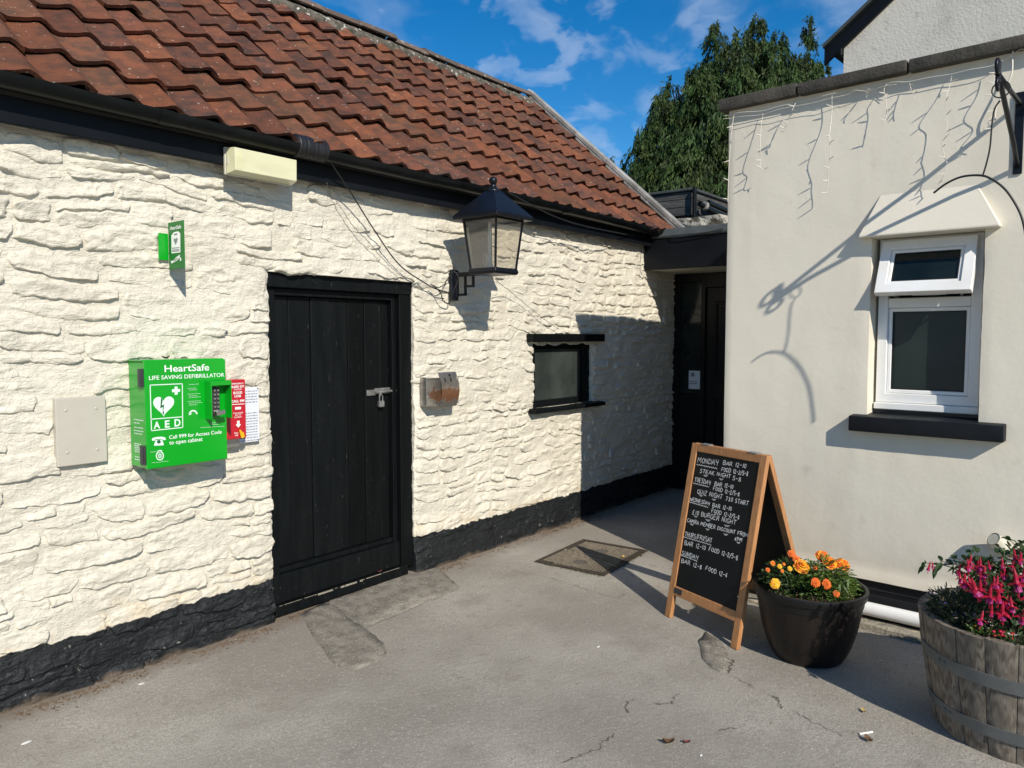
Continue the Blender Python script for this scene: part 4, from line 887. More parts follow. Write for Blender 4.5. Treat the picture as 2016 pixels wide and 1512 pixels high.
fin('pane', MB().rbox(fs0 + .07, fs1 - .07, REC - .034, REC - .028, fz0 + .105, tzm - .046), M['glass_obs'], rw)
mb = MB(); mb.rbox(fs0 - .03, fs1 + .03, REC - .05, REC - .008, WB - .01, fz0 - .005); fin('packer', mb, M['plinth'], rw)
ht, hb = fz1 - .022, tzm + .015; A_ = math.radians(24)
def TS(s, o, z):
    l = ht - z; oo = o; return RP(s, REC + .012 + l * math.sin(A_) + oo * math.cos(A_), ht - l * math.cos(A_) + oo * math.sin(A_))
sash = fin('top_sash', (lambda m: (frame_bars(m, fs0 + .022, fs1 - .022, hb, ht, .052, -.022, .022, TS), m)[1])(MB()), M['upvc'], rw, bevel=.003)
mb = MB(); frame_bars(mb, fs0 + .0745, fs1 - .0745, hb + .0525, ht - .0525, .018, -.012, .012, TS); fin('glazing_bead', mb, M['upvc'], sash, bevel=.004)
mb = MB(); frame_bars(mb, fs0 + .093, fs1 - .093, hb + .071, ht - .071, .005, -.01, .007, TS); fin('gasket', mb, M['rubber'], sash)
mb = MB(); s0, s1, z0, z1 = fs0 + .09, fs1 - .09, hb + .068, ht - .068
mb.add([TS(s, o, z) for o in (-.004, .002) for s, z in ((s0, z0), (s1, z0), (s1, z1), (s0, z1))], [(3, 2, 1, 0), (4, 5, 6, 7), (0, 1, 5, 4), (1, 2, 6, 5), (2, 3, 7, 6), (3, 0, 4, 7)]); fin('pane', mb, M['glass_dark'], sash)
mb = MB(); mb.bar(TS(fs0 + .06, -.024, hb + .02), RP(fs0 + .10, REC - .02, tzm + .03), .012, .006); mb.bar(TS(fs1 - .06, -.024, hb + .02), RP(fs1 - .10, REC - .02, tzm + .03), .012, .006); mb.bar(TS(fs0 + .2, -.028, hb + .006), TS(fs1 - .14, -.028, hb + .006), .014, .010); fin('window_stay', mb, M['galv'], sash)
# air-brick style vent stub low on the wall
s0_, z0_ = sz(1990, 1092); p0 = RP(s0_, -.01, z0_); p1 = onP(1955, 1061, RC + RN * .085, RN); e = (p1 - p0)
mb = MB(); mb.tube([p0 - e * .3, p0 + e], .034, 20, cap=False); mb.tube([p0 + e * .985, p0 + e * .8], .030, 20, cap=True)
fin('waste_pipe_stub', mb, M['light_base'], rb, smooth=True)

# ================================================================== GABLE HOUSE BEHIND THE PARAPET
gh = thing('gable_house', RP(1.9, -2.0, 2.8), 'weathered pale gable wall with black bargeboard rising behind the parapet', 'building')
go = -1.5; g0 = sz(1661, 120, go)[0]; gzE = sz(1662, 75, go)[1]; k_ = .73; ga = g0 + 2.1
mb = MB(); mb.poly([RP(g0, go, 2.81), RP(ga + 2.1, go, 2.81), RP(ga + 2.1, go, gzE), RP(ga, go, gzE + 2.1 * k_), RP(g0, go, gzE)], -RN * 5); fin('gable_wall', mb, M['render_old'], gh)
dn = np.array([0, 0, 1.0]); 
for sg in (1, -1):
    p, q = RP(ga - sg * 2.23, 0, gzE - .13 * k_ + .035), RP(ga, 0, gzE + 2.1 * k_ + .035)
    mb = MB(); mb.poly([p + RN * (go + .035), q + RN * (go + .035), q + RN * (go + .035) - UZ * .062, p + RN * (go + .035) - UZ * .115], -RN * .03); fin('bargeboard', mb, M['black_gloss'], gh, bevel=.004)
    mb = MB(); mb.poly([p + RN * (go + .07) + UZ * .03, q + RN * (go + .07) + UZ * .03, q + RN * (go + .07) + UZ * .002, p + RN * (go + .07) + UZ * .002], -RN * 5.1); fin('roof_slope', mb, M['felt'], gh)
mb = MB(); mb.poly([RP(g0 - .005, go + .034, gzE - .13), RP(g0 - .125, go + .034, gzE - .03), RP(g0 - .11, go + .034, gzE - .0), RP(g0 - .005, go + .034, gzE + .0)], -RN * 5); fin('eaves_box', mb, M['black_gloss'], gh, bevel=.004)

# ================================================================== ENTRANCE PORCH BETWEEN THE TWO
po = thing('entrance_porch', (6.9, 2.9, 0), 'dark flat-roofed entrance porch squeezed between stone cottage and rendered building', 'porch')
PX = 6.47; ye, yw = 1.5, 3.56
bbox('fascia_board', (PX, ye, 2.182), (PX + .03, yw, 2.485), M['black_gloss'], po, .004)
mb = MB(); mb.poly([(PX - .012, ye, 2.470), (PX - .018, ye, 2.492), (PX + .08, ye, 2.565), (PX + .35, ye, 2.575), (9.2, ye, 2.62), (9.2, ye, 2.47)], (0, 2.06, 0)); fin('felt_roof', mb, M['felt'], po, bevel=.006, seg=2)
bbox('soffit', (PX + .031, ye, 2.186), (7.2, yw + .1, 2.200), M['light_base'], po, .002)
bbox('inner_wall', (7.19, 1.4, 0), (7.25, 3.8, 2.3), M['dark_door'], po, .002)
mb = MB(); mb.box((7.10, 3.48, 0), (7.18, 3.60, 2.185)); mb.box((7.10, 3.21, 0), (7.18, 3.255, 2.185)); mb.box((7.10, 3.2555, 2.10), (7.18, 3.479, 2.185)); mb.box((7.10, 3.2555, .0), (7.18, 3.479, .98)); mb.box((7.10, 2.15, 2.04), (7.18, 3.209, 2.185)); mb.box((7.10, 2.10, 0), (7.18, 2.16, 2.04))
fin('door_frame', mb, M['dark_door'], po, bevel=.003)
fin('side_pane', MB().box((7.14, 3.255, .98), (7.146, 3.48, 2.10)), M['glass_dark'], po)
dr = fin('front_door', MB().box((7.13, 2.165, .02), (7.17, 3.205, 2.035)), M['dark_door'], po)
for y0, y1, z0, z1 in ((2.75, 3.12, 1.1, 1.9), (2.25, 2.66, 1.1, 1.9), (2.75, 3.12, .2, .95), (2.25, 2.66, .2, .95)):
    mb = MB(); w = .03
    mb.box((7.112, y0, z0), (7.129, y1, z0 + w)); mb.box((7.112, y0, z1 - w), (7.129, y1, z1)); mb.box((7.112, y0, z0 + w), (7.129, y0 + w, z1 - w)); mb.box((7.112, y1 - w, z0 + w), (7.129, y1, z1 - w)); mb.box((7.118, y0 + .06, z0 + .06), (7.129, y1 - .06, z1 - .06)); fin('door_panel', mb, M['black_gloss'], dr, bevel=.005)
n_ = tag(fin('notice', MB().box((7.1375, onX(1382, 750, 7.138)[1], onX(1370, 766, 7.138)[2]), (7.1395, onX(1356, 750, 7.138)[1], onX(1370, 730, 7.138)[2])).box((7.1365, 3.33, 1.155), (7.137, 3.37, 1.195), 1).box((7.1365, 3.30, 1.10), (7.137, 3.40, 1.108), 1).box((7.1365, 3.30, 1.08), (7.137, 3.39, 1.088), 1), [M['paper'], M['ink']]), 'small white notice taped inside the dark glass beside the porch door', 'notice')
o = fin('bell_push', MB().box((7.09, 3.545, 1.155), (7.0995, 3.575, 1.215)).box((7.084, 3.553, 1.178), (7.0895, 3.567, 1.192), 1), [M['pipe'], M['ink']], bevel=.002); tag(o, 'small white bell push on the dark porch door frame', 'bell push')

# ---- timber-clad box on the roof beyond, with soil pipes
ex = thing('roof_extension', (9.2, 4.6, 2.6), 'black weathered timber box on the roof beyond the porch, under the conifer', 'outbuilding')
cx0, cy0, cz1, cz0 = 8.6, 4.083, 3.31, 3.02
bbox('body', (cx0 + .03, cy0 + .03, cz0 - .005), (11.4, 6.6, cz1 - .02), M['clad'], ex, .004)
for i, (a, b) in enumerate(((cz0, cz0 + .095), (cz0 + .099, cz0 + .19), (cz0 + .194, cz1 - .01))):
    bbox('cladding_board', (cx0, cy0 + .02, a), (cx0 + .028, 6.6, b), M['clad'], ex, .004); bbox('cladding_board', (cx0 + .02, cy0, a), (11.4, cy0 + .028, b), M['clad'], ex, .004)
mb = MB(); mb.box((cx0 - .03, cy0 - .03, cz1 - .008), (11.45, 6.65, cz1 + .03)); fin('felt_edge', mb, M['felt'], ex, bevel=.01)
bbox('lower_wall', (cx0 + .18, cy0 + .12, 2.55), (11.3, 6.5, cz0 - .006), M['dark_door'], ex, .004)
cx_, cz_ = onX(1382, 425, 7.9)[1:]
mb = MB(); mb.tube([(cx0 - .05, cy0 - .06, cz0 - .12), (cx0 - .05, cy0 - .06, cz1 + .02)], .026, 12); mb.tube([(cx0 - .05, cy0 - .06, cz0 - .05), (cx0 + .05, cy0 - .14, cz0 - .12), (cx0 + .5, cy0 - .14, cz0 - .16)], .032, 12); mb.tube([(cx0 + .0, cy0 - .10, cz0 + .12), (cx0 + .2, cy0 - .12, cz0 + .08), (cx0 + 1.6, cy0 - .12, cz0 - .0)], .032, 12); mb.tube([(cx0 + .2, cy0 - .12, cz0 + .16), (cx0 + 1.6, cy0 - .12, cz0 + .08)], .03, 12)
sp = fin('soil_pipe', mb, M['gutter'], ex, smooth=True)
for p in ((cx0 - .02, cy0 - .08, cz0 - .085), (cx0 + .12, cy0 - .14, cz0 - .13), (cx0 + .1, cy0 - .11, cz0 + .11)):
    mb = MB(); mb.tube([np.array(p), np.array(p) + np.array([.035, -.012, -.01])], .054, 12); fin('pipe_collar', mb, M['verge'], sp, smooth=True)
# lump of limewashed chimney masonry
cb = onX(1385, 432, 7.6)
mb = MB(); mb.box((7.45, cb[1] - .28, 2.5), (7.95, cb[1] + .26, cb[2] + .01)); o = fin('chimney_stump', mb, M['limewash'])
bm = bmesh.new(); bm.from_mesh(o.data); bmesh.ops.subdivide_edges(bm, edges=bm.edges[:], cuts=6, use_grid_fill=True)
for v in bm.verts: v.co += Vector((.05 * float(fbm(v.co.y * 6, v.co.z * 6, 3, 3)), .05 * float(fbm(v.co.x * 6, v.co.z * 6, 4, 3)), (.07 * float(fbm(v.co.x * 5, v.co.y * 5, 5, 3)) if v.co.z > 2.6 else 0)))
bm.to_mesh(o.data); bm.free(); tag(o, 'low lump of flaking limewashed masonry behind the porch roof edge', 'masonry')
# ================================================================== THINGS ON THE STONE WALL
# ---- blank plate
a, b = onY(108, 785, 3.515), onY(212, 908, 3.515)
pl = fin('cover_plate', MB().box((a[0], 3.515, b[2]), (b[0], 3.545, a[2])), M['plate'], bevel=.004, seg=2)
tag(pl, 'blank dull metal plate screwed to the wall left of the green cabinet', 'plate')
mb = MB()
for x, z in ((.36, .8), (.80, .82), (.36, .18), (.80, .26)): mb.ball((a[0] + (b[0] - a[0]) * (.2 if x < .5 else .8), 3.5148, b[2] + (a[2] - b[2]) * (.82 if z > .5 else .2)), .007, 10, 6, 0, (1, .4, 1))
fin('screw_head', mb, M['plate'], pl, smooth=True)

# ---- defibrillator cabinet
CY = 3.37; CA = lambda x, y, Y=CY: onY(230 + x / 6.048, 690 + y / 6.048, Y)
tlc, brc = onY(286.5, 711, CY), onY(448.5, 903, CY); CX0, CX1, CZ1, CZ0 = tlc[0] - .006, brc[0], tlc[2], brc[2]
cab = thing('defibrillator_cabinet', ((CX0 + CX1) / 2, 3.54, CZ0), 'bright green wall cabinet lettered for a life saving defibrillator', 'cabinet')
fin('body', MB().box((CX0 + .004, CY + .026, CZ0 + .003), (CX1 - .004, 3.53, CZ1 - .003)), M['green'], cab, bevel=.003)
cd = fin('door', MB().box((CX0, CY, CZ0), (CX1, CY + .024, CZ1)), M['green'], cab, bevel=.003)
fin('top_flange', MB().box((CX0 - .002, CY + .02, CZ1 - .0025), (CX1 + .002, 3.535, CZ1 + .004)), M['green'], cab, bevel=.002)
for z0, z1 in ((CZ1 - .115, CZ1 - .035), (CZ0 + .02, CZ0 + .105)):
    mb = MB(); mb.box((CX0 - .008, CY + .006, z0), (CX0 - .0005, CY + .052, z1)); mb.tube([(CX0 - .008, CY + .026, z0), (CX0 - .008, CY + .026, z1)], .007, 8); fin('hinge', mb, M['blackish'], cab, bevel=.001)
T = CY - .0012
def CT(mb, s, l, r, top, fat=.012, mi=0):
    p0, p1, pt = CA(*l), CA(*r), CA(l[0], top); p0[1] = p1[1] = T; zt = max(.002, pt[2] - p0[2]); zb = (p0[2] + p1[2]) / 2; p0[2] = p1[2] = zb; put_text(mb, s, p0, p1, (0, 0, zt), fat, mi)
def lettering(*a):
    m = MB(); CT(m, *a); return fin('lettering_line', m, M['print'], cd)
lettering('HeartSafe', (568, 256), (1098, 236), 172, .010); lettering('LIFE SAVING DEFIBRILLATOR', (382, 350), (1278, 312), 300, .006)
lettering('Call 999 for Access Code', (622, 1052), (1247, 990), 1006, .006); lettering('to open cabinet', (624, 1118), (1020, 1078), 1068, .006)
def flat(mb, pts, Y=T, mi=0):      # outline in zoom pixels on the cabinet door
    v = []
    for p in pts:
        q = CA(*p); v.append((q[0], Y, q[2]))
    c = np.mean(v, 0); area = sum(v[i][0] * v[(i + 1) % len(v)][2] - v[(i + 1) % len(v)][0] * v[i][2] for i in range(len(v)))
    mb.add(v if area > 0 else v[::-1], [tuple(range(len(v)))], mi)
def line(mb, p, q, w, mi=0, Y=T):
    a, b = CA(*p), CA(*q); d = np.array([b[0] - a[0], b[2] - a[2]]); d /= np.linalg.norm(d); n_ = np.array([-d[1], d[0]]) * w
    mb.add([(a[0] - n_[0], Y, a[2] - n_[1]), (b[0] - n_[0], Y, b[2] - n_[1]), (b[0] + n_[0], Y, b[2] + n_[1]), (a[0] + n_[0], Y, a[2] + n_[1])], [(0, 1, 2, 3)], mi)
mb = MB(); w = .0021
for p, q in (((395, 412), (778, 396)), ((778, 396), (783, 916)), ((783, 916), (411, 955)), ((411, 955), (395, 412)), ((406, 818), (780, 790))): line(mb, p, q, w)
hp = []
for i in range(28):
    t = 2 * math.pi * i / 28; hx = 16 * math.sin(t) ** 3; hy = 13 * math.cos(t) - 5 * math.cos(2 * t) - 2 * math.cos(3 * t) - math.cos(4 * t); hp.append((556 + hx * 7.9, 648 - hy * 8.3 - hx * .35))
half = len(hp) // 2
q = [CA(*p) for p in hp]; c = CA(556, 630)
mb.add([(c[0], T, c[2])] + [(p[0], T, p[2]) for p in q], [(0, (i + 1) % 28 + 1, i + 1) for i in range(28)])
flat(mb, [(686, 430), (722, 429), (723, 525), (687, 528)]); flat(mb, [(655, 462), (685.5, 460), (685.5, 496), (655, 498)]); flat(mb, [(723.5, 459), (751, 457), (751, 492), (723.5, 494)])
CT(mb, 'A', (438, 930), (515, 925), 846, .03); CT(mb, 'E', (572, 918), (628, 912), 832, .03); CT(mb, 'D', (686, 906), (758, 896), 818, .03)
# telephone
flat(mb, [(415, 1058), (425, 1042), (470, 1030), (530, 1026), (565, 1032), (582, 1046), (580, 1064), (545, 1068), (540, 1052), (460, 1056), (452, 1072), (420, 1074)])
ph = [(462, 1066), (536, 1060), (558, 1118), (556, 1128), (444, 1134), (442, 1122)]; hole = [(498 + 24 * math.cos(2 * math.pi * i / 12), 1086 + 22 * math.sin(2 * math.pi * i / 12)) for i in range(12)]
flat(mb, ph)
# curved turn arrow and the little crest badge
arc = []
for r in (52, 34):
    pts = [(908 + r * math.cos(a), 760 - r * 1.02 * math.sin(a)) for a in np.linspace(.05, math.pi - .25, 9)]; arc.append(pts)
for i in range(8): flat(mb, [arc[0][i], arc[0][i + 1], arc[1][i + 1], arc[1][i]])
flat(mb, [(852, 740), (896, 752), (862, 772)])
bc = (511, 1254)
for i in range(20):
    a0, a1 = 2 * math.pi * i / 20, 2 * math.pi * (i + 1) / 20
    flat(mb, [(bc[0] + 48 * math.cos(a0), bc[1] + 56 * math.sin(a0)), (bc[0] + 48 * math.cos(a1), bc[1] + 56 * math.sin(a1)), (bc[0] + 36 * math.cos(a1), bc[1] + 43 * math.sin(a1)), (bc[0] + 36 * math.cos(a0), bc[1] + 43 * math.sin(a0))])
for i in range(6):
    a0 = math.pi * i / 6; dx, dy = 26 * math.cos(a0), 31 * math.sin(a0); line(mb, (bc[0] - dx, bc[1] - dy), (bc[0] + dx, bc[1] + dy), .0012)
flat(mb, [(486, 1206), (484, 1186), (500, 1194), (512, 1180), (524, 1192), (538, 1184), (537, 1204)])
fin('door_emblems', mb, M['print_pale'], cd)
mb = MB(); T2 = T - .0008
flat(mb, [(524, 560), (545, 582), (532, 655), (560, 640), (552, 720), (560, 738), (556, 768), (540, 742), (546, 725), (545, 672), (515, 690)], T2); flat(mb, hole, T2)
fin('emblem_details', mb, M['print_dk'], cd)
mb = MB(); rs = random.Random(2)
def dashes(mb, x, y, w, n, sl=-.03, h=3.2):
    """rows of print too small to read: broken dashes"""
    t = x
    while t < x + w:
        k = rs.uniform(8, 24); k = min(k, x + w - t); line(mb, (t, y + sl * (t - x)), (t + k, y + sl * (t + k - x)), h * .00016); t += k + 5
for x, y, w in ((858, 406, 118), (842, 452, 96), (858, 472, 96), (842, 520, 155), (858, 542, 100), (858, 560, 140), (842, 608, 155), (858, 628, 160), (858, 650, 96), (1108, 864, 96), (1110, 884, 98), (992, 918, 292), (395, 1210, 78), (415, 1336, 110), (530, 1322, 82)): dashes(mb, x, y, w, 0, -.06, 4.5)
tag(fin('small_print', mb, M['print_pale'], cd), kind='stuff')
mb = MB(); XS = CX0 + .004 - .0012
for z, w in ((.215, .085), (.200, .05), (.180, .085), (.165, .08), (.152, .075), (.105, .06), (.096, .07), (.087, .066), (.078, .068), (.069, .05), (.045, .09), (.033, .08)):
    y = CY + .12
    while y > CY + .12 - w: k = rs.uniform(.006, .014); mb.add([(XS, y, CZ0 + z), (XS, y - k, CZ0 + z), (XS, y - k, CZ0 + z + .005), (XS, y, CZ0 + z + .005)], [(0, 1, 2, 3)]); y -= k + .004
tag(fin('side_print', mb, M['print_pale'], cab), kind='stuff')
# keypad hood and lock
k0, k1 = CA(1040, 352, 3.325), CA(1352, 352, 3.325); kz0 = CA(1040, 832, 3.325)[2]; kz1 = CA(1110, 366, 3.325)[2]
kx0, kx1 = CA(1106, 500, 3.325)[0], CA(1352, 500, 3.325)[0]
mb = MB(); w = .004; hy = 3.312
mb.box((kx0, hy, kz0 + .0), (kx0 + w, CY - .0005, kz1)); mb.box((kx1 - w, hy, kz0), (kx1, CY - .0005, kz1)); mb.box((kx0 + w, hy, kz1 - w), (kx1 - w, CY - .0005, kz1)); mb.box((kx0 + w, hy, kz1 - .022), (kx1 - w, hy + w, kz1 - w))
fin('keypad_hood', mb, M['green'], cab, bevel=.0015)
lx = (kx0 + kx1) / 2 - .012; lz1, lz0 = kz1 - .032, kz0 + .012
lock = fin('code_lock', MB().box((lx - .021, CY - .026, lz0), (lx + .021, CY - .0005, lz1)), M['blackish'], cab, bevel=.004, seg=2)
for i in range(6):
    for j in (-1, 1):
        mb = MB(); z = lz1 - .014 - i * .0195; mb.tube([(lx + j * .0085, CY - .027, z), (lx + j * .0085, CY - .034, z)], .0052, 10); fin('button', mb, M['steel'], lock)
mb = MB(); mb.tube([(lx, CY - .026, lz0 + .018), (lx, CY - .05, lz0 + .018)], .015, 16); mb.obox((lx + .006, CY - .055, lz0 + .018), (.022, 0, .004), (0, .006, 0), (-.002, 0, .010)); fin('knob', mb, M['steel'], lock, bevel=.0015)

def leaf_mesh(name, c, L_, wd, ang, curl, m, seed=0, tilt=0.0):
    rs = random.Random(seed); mb = MB(); n = 7; top = []; bot = []
    ca, sa = math.cos(ang), math.sin(ang)
    for i in range(n + 1):
        t = i / n; w = wd * math.sin(math.pi * min(.97, t * .95 + .03)) ** .7 * rs.uniform(.8, 1.15); x = (t - .5) * L_; z = curl * (abs(t - .5) * 2) ** 2
        for s in (-1, 0, 1):
            y = s * w; zz = z + (curl * .8 * abs(s) if s else 0) + tilt * y + .0015 + rs.uniform(0, .0015); top.append((c[0] + ca * x - sa * y, c[1] + sa * x + ca * y, c[2] + zz))
    fs = []
    for i in range(n):
        for s in (0, 1): fs.append((i * 3 + s, i * 3 + s + 3, i * 3 + s + 4, i * 3 + s + 1))
    k = len(top); bot = [(p[0], p[1], p[2] - .0008) for p in top]
    mb.add(top + bot, fs + [tuple(q + k for q in f[::-1]) for f in fs]); return fin(name, mb, m, smooth='all')
q = CA(585, 92, 3.45); o = leaf_mesh('fallen_leaf', (q[0], 3.45, CZ1 + .005), .045, .009, .3, .008, M['dead_leaf'], 3); tag(o, 'crumpled dark dead leaf resting on top of the green cabinet', 'leaf', 'fallen leaves')

# ---- bleed kit box and notice sheet
BY = 3.45; t0, t1 = onY(455, 748, BY), onY(484, 862, BY)
bk = thing('bleed_kit_box', ((t0[0] + t1[0]) / 2, 3.54, t1[2]), 'narrow red emergency bleed kit box with yellow pull tab beside green cabinet', 'emergency kit')
fin('body', MB().box((t0[0] - .09, BY, t1[2]), (t1[0] + .004, 3.53, t0[2])), M['red'], bk, bevel=.003)
fin('bracket', MB().box((t0[0] - .07, BY + .04, t1[2] - .045), (t1[0] - .01, 3.53, t1[2] - .001)), M['steel'], bk, bevel=.002)
BA = lambda x, y: onY(230 + x / 6.048, 690 + y / 6.048, BY - .0012)
mb = MB()
def BT(s, l, r, top, fat=.02):
    p0, p1 = BA(*l), BA(*r); z = (p0[2] + p1[2]) / 2; up = BA(l[0], top)[2] - p0[2]; p0[2] = p1[2] = z; put_text(mb, s, p0, p1, (0, 0, up), fat)
BT('EMERGENCY', (1370, 406), (1510, 400), 388); BT('BLEED KIT', (1364, 446), (1516, 440), 420, .03); BT('TO STOP', (1394, 474), (1488, 470), 456, .015); BT('BLOOD', (1388, 520), (1494, 514), 490, .03); BT('LOSS', (1402, 558), (1480, 554), 530, .03)
BT('CALL 999', (1366, 620), (1520, 612), 590, .03); BT('TAKE BLEED', (1384, 754), (1504, 750), 738, .01); BT('KIT TO', (1412, 778), (1480, 775), 762, .01); BT('PATIENT', (1400, 802), (1488, 800), 786, .01); BT('PULL', (1400, 992), (1450, 990), 974, .01); BT('TAB', (1404, 1020), (1444, 1018), 1002, .01)
def bflat(pts):
    v = [BA(*p) for p in pts]; a = sum(v[i][0] * v[(i + 1) % len(v)][2] - v[(i + 1) % len(v)][0] * v[i][2] for i in range(len(v))); mb.add(v if a > 0 else v[::-1], [tuple(range(len(v)))])
bflat([(1368, 640), (1520, 632), (1520, 640), (1368, 648)]); bflat([(1408, 674), (1478, 670), (1478, 700), (1408, 704)]); bflat([(1432, 838), (1462, 836), (1462, 880), (1432, 882)]); bflat([(1414, 882), (1480, 878), (1447, 918)])
fin('box_lettering', mb, M['print'], bk)
p = [BA(1446, 946), BA(1462, 940), BA(1480, 965), BA(1500, 975), BA(1512, 1030), BA(1492, 1040), BA(1472, 1042), BA(1456, 985)]
mb = MB(); mb.poly([(q[0], BY - .012, q[2]) for q in p], (0, .006, 0)); fin('pull_tab', mb, M['yellow'], bk, bevel=.001)
NY = 3.512; a, b = onY(455, 764, NY), onY(511.5, 868, NY)
ns = fin('notice_sheet', MB().box((a[0] - .02, NY, b[2]), (b[0], NY + .006, onY(500, 762, NY)[2])), M['paper'], bevel=.0015)
tag(ns, 'white printed notice sheet on the wall behind the red kit box', 'notice')
mb = MB(); rs = random.Random(8); z = onY(500, 762, NY)[2] - .018
for i in range(19):
    zz = z - .0045 - i * .0142; x = t1[0] + .008
    if i in (5, 6, 7): continue
    while x < b[0] - .012: k = rs.uniform(.006, .02); mb.add([(x, NY - .0008, zz), (min(x + k, b[0] - .01), NY - .0008, zz), (min(x + k, b[0] - .01), NY - .0008, zz + .0045), (x, NY - .0008, zz + .0045)], [(0, 1, 2, 3)]); x += k + .004
tag(fin('sheet_print', mb, M['ink'], ns), kind='stuff')
mb = MB()
for x, z in ((b[0] - .007, z + .010), (b[0] - .007, b[2] + .007)): mb.ball((x, NY - .001, z), .0035, 8, 5)
fin('fixing_pin', mb, M['rubber'], ns)

# ---- projecting sign
BX = 1.832; s0 = onY(311, 460, 3.54)
sg = thing('projecting_sign', (BX, 3.54, 1.9), 'small green sign projecting edge-on from the wall above the green cabinet', 'sign')
fin('mounting_plate', MB().box((onY(311, 461, 3.535)[0], 3.53, 1.918), (BX, 3.538, 2.042)), M['green'], sg, bevel=.001)
bo, bi = onX(361, 433, BX), onX(327, 459, BX); bo2 = onX(361.5, 528, BX)
bl_ = fin('sign_blade', MB().box((BX, bo[1], bo2[2] + .0), (BX + .004, 3.529, bo[2])), M['green_ac'], sg, bevel=.001)
SA = lambda x, y: onX(280 + x / 7.557, 400 + y / 7.557, BX - .0008)
mb = MB()
def SF(pts, mi=0):
    v = [SA(*p) for p in pts]; n = np.cross(v[1] - v[0], v[2] - v[0]); mb.add(v if n[0] < 0 else v[::-1], [tuple(range(len(v)))], mi)
p0, p1 = SA(414, 400), SA(580, 372); p0[2] = p1[2] = (p0[2] + p1[2]) / 2; put_text(mb, 'HeartSafe', p0, p1, (0, 0, SA(414, 345)[2] - SA(414, 400)[2]), .02)
SF([(432, 480), (470, 432), (535, 418), (566, 450), (568, 732), (436, 748)])
hand = [(420, 850), (432, 862), (470, 850), (500, 810), (540, 780), (560, 765), (562, 778), (520, 830), (490, 860), (440, 900), (432, 890)]
SF(hand); SF([(470, 860), (510, 820), (560, 790), (562, 805), (520, 850), (480, 880)]); SF([(560, 812), (578, 808), (580, 855), (562, 862)])
fin('sign_print', mb, M['print'], sg)
mb = MB(); hh = []
def SF2(pts):
    v = [SA(*p) - np.array([.0008, 0, 0]) for p in pts]; n = np.cross(v[1] - v[0], v[2] - v[0]); mb.add(v if n[0] < 0 else v[::-1], [tuple(range(len(v)))])
SF2([(474, 456), (524, 448), (524, 470), (474, 478)]); SF2([(500, 622), (468, 552), (476, 520), (500, 532)]); SF2([(500, 622), (500, 532), (518, 508), (530, 540)])
for y in (660, 688, 708): SF2([(446, y + 4), (556, y - 6), (556, y + 6), (446, y + 16)])
fin('sign_details', mb, M['ink'], sg)

# ---- bulkhead light under the gutter
LY = 3.385; a, b = onY(458, 280, LY), onY(588, 357, LY); zt, zb = a[2] - .0, onY(452, 337, LY)[2]
lt = thing('bulkhead_light', ((a[0] + b[0]) / 2, 3.46, zb), 'yellowed rectangular bulkhead light fixed under the black gutter', 'light')
fin('base', MB().box((a[0] - .004, LY + .064, zb - .003), (b[0] + .004, 3.463, zt - .012)), M['light_base'], lt, bevel=.003, seg=2)
fin('seal', MB().box((a[0] + .002, LY + .0602, zb + .002), (b[0] - .002, LY + .0638, zt - .018)), M['rubber'], lt)

mb = MB(); mb.add([(a[0], LY + .06, zb), (b[0], LY + .06, zb), (b[0], LY + .06, zt - .016), (a[0], LY + .06, zt - .016), (a[0] + .012, LY, zb + .012), (b[0] - .012, LY, zb + .012), (b[0] - .010, LY, zt - .020), (a[0] + .010, LY, zt - .020)],
                  [(3, 2, 1, 0), (4, 5, 6, 7), (0, 1, 5, 4), (1, 2, 6, 5), (2, 3, 7, 6), (3, 0, 4, 7)])
fin('diffuser', mb, M['diffuser'], lt, bevel=.003, seg=2)
for x in (a[0] + .006, b[0] - .006):
    mb = MB(); mb.box((x - .006, LY + .045, (zt + zb) / 2 - .028), (x + .006, LY + .072, (zt + zb) / 2 + .012)); fin('clip', mb, M['light_base'], lt, bevel=.002)
mb = MB()
for i in range(9): mb.box((a[0] + .02 + i * .0035, LY - .0012, zb + .02), (a[0] + .0215 + i * .0035, LY, zt - .036))
fin('diffuser_rib', mb, M['diffuser'], lt)

# ---- lantern on its bracket
LX, LYc = 3.822, 3.195
ln_ = thing('wall_lantern', (LX, 3.53, 1.8), 'large black four-sided glazed lantern on a bracket right of the door', 'lantern')
def sqring(mb, h0, z0, h1, z1, mi=0, cap0=False, cap1=False):
    c = [(-1, -1), (1, -1), (1, 1), (-1, 1)]; v = [(LX + x * h0, LYc + y * h0, z0) for x, y in c] + [(LX + x * h1, LYc + y * h1, z1) for x, y in c]
    f = [(i, (i + 1) % 4, 4 + (i + 1) % 4, 4 + i) for i in range(4)]
    if cap0: f.append((3, 2, 1, 0))
    if cap1: f.append((4, 5, 6, 7))
    mb.add(v, f, mi)
ZE, ZB = 2.318, 1.992
mb = MB(); sqring(mb, .186, ZE - .012, .186, ZE + .012, cap0=True); sqring(mb, .186, ZE + .012, .040, 2.492, cap1=True); fin('roof', mb, M['lantern'], ln_, bevel=.003)
mb = MB(); mb.lathe([(.045, 2.485), (.048, 2.497), (.042, 2.503), (.030, 2.507), (.022, 2.52), (.018, 2.532), (.020, 2.537)], (LX, LYc, 0), 20); mb.ball((LX, LYc, 2.560), .0265, 18, 12); fin('finial', mb, M['lantern'], ln_, smooth='all')
H1, H0 = .136, .104
mb = MB()
for x, y in ((-1, -1), (1, -1), (1, 1), (-1, 1)): mb.bar((LX + x * H0, LYc + y * H0, ZB), (LX + x * H1, LYc + y * H1, ZE - .010), .011, .011, up=(1, 0, 0))
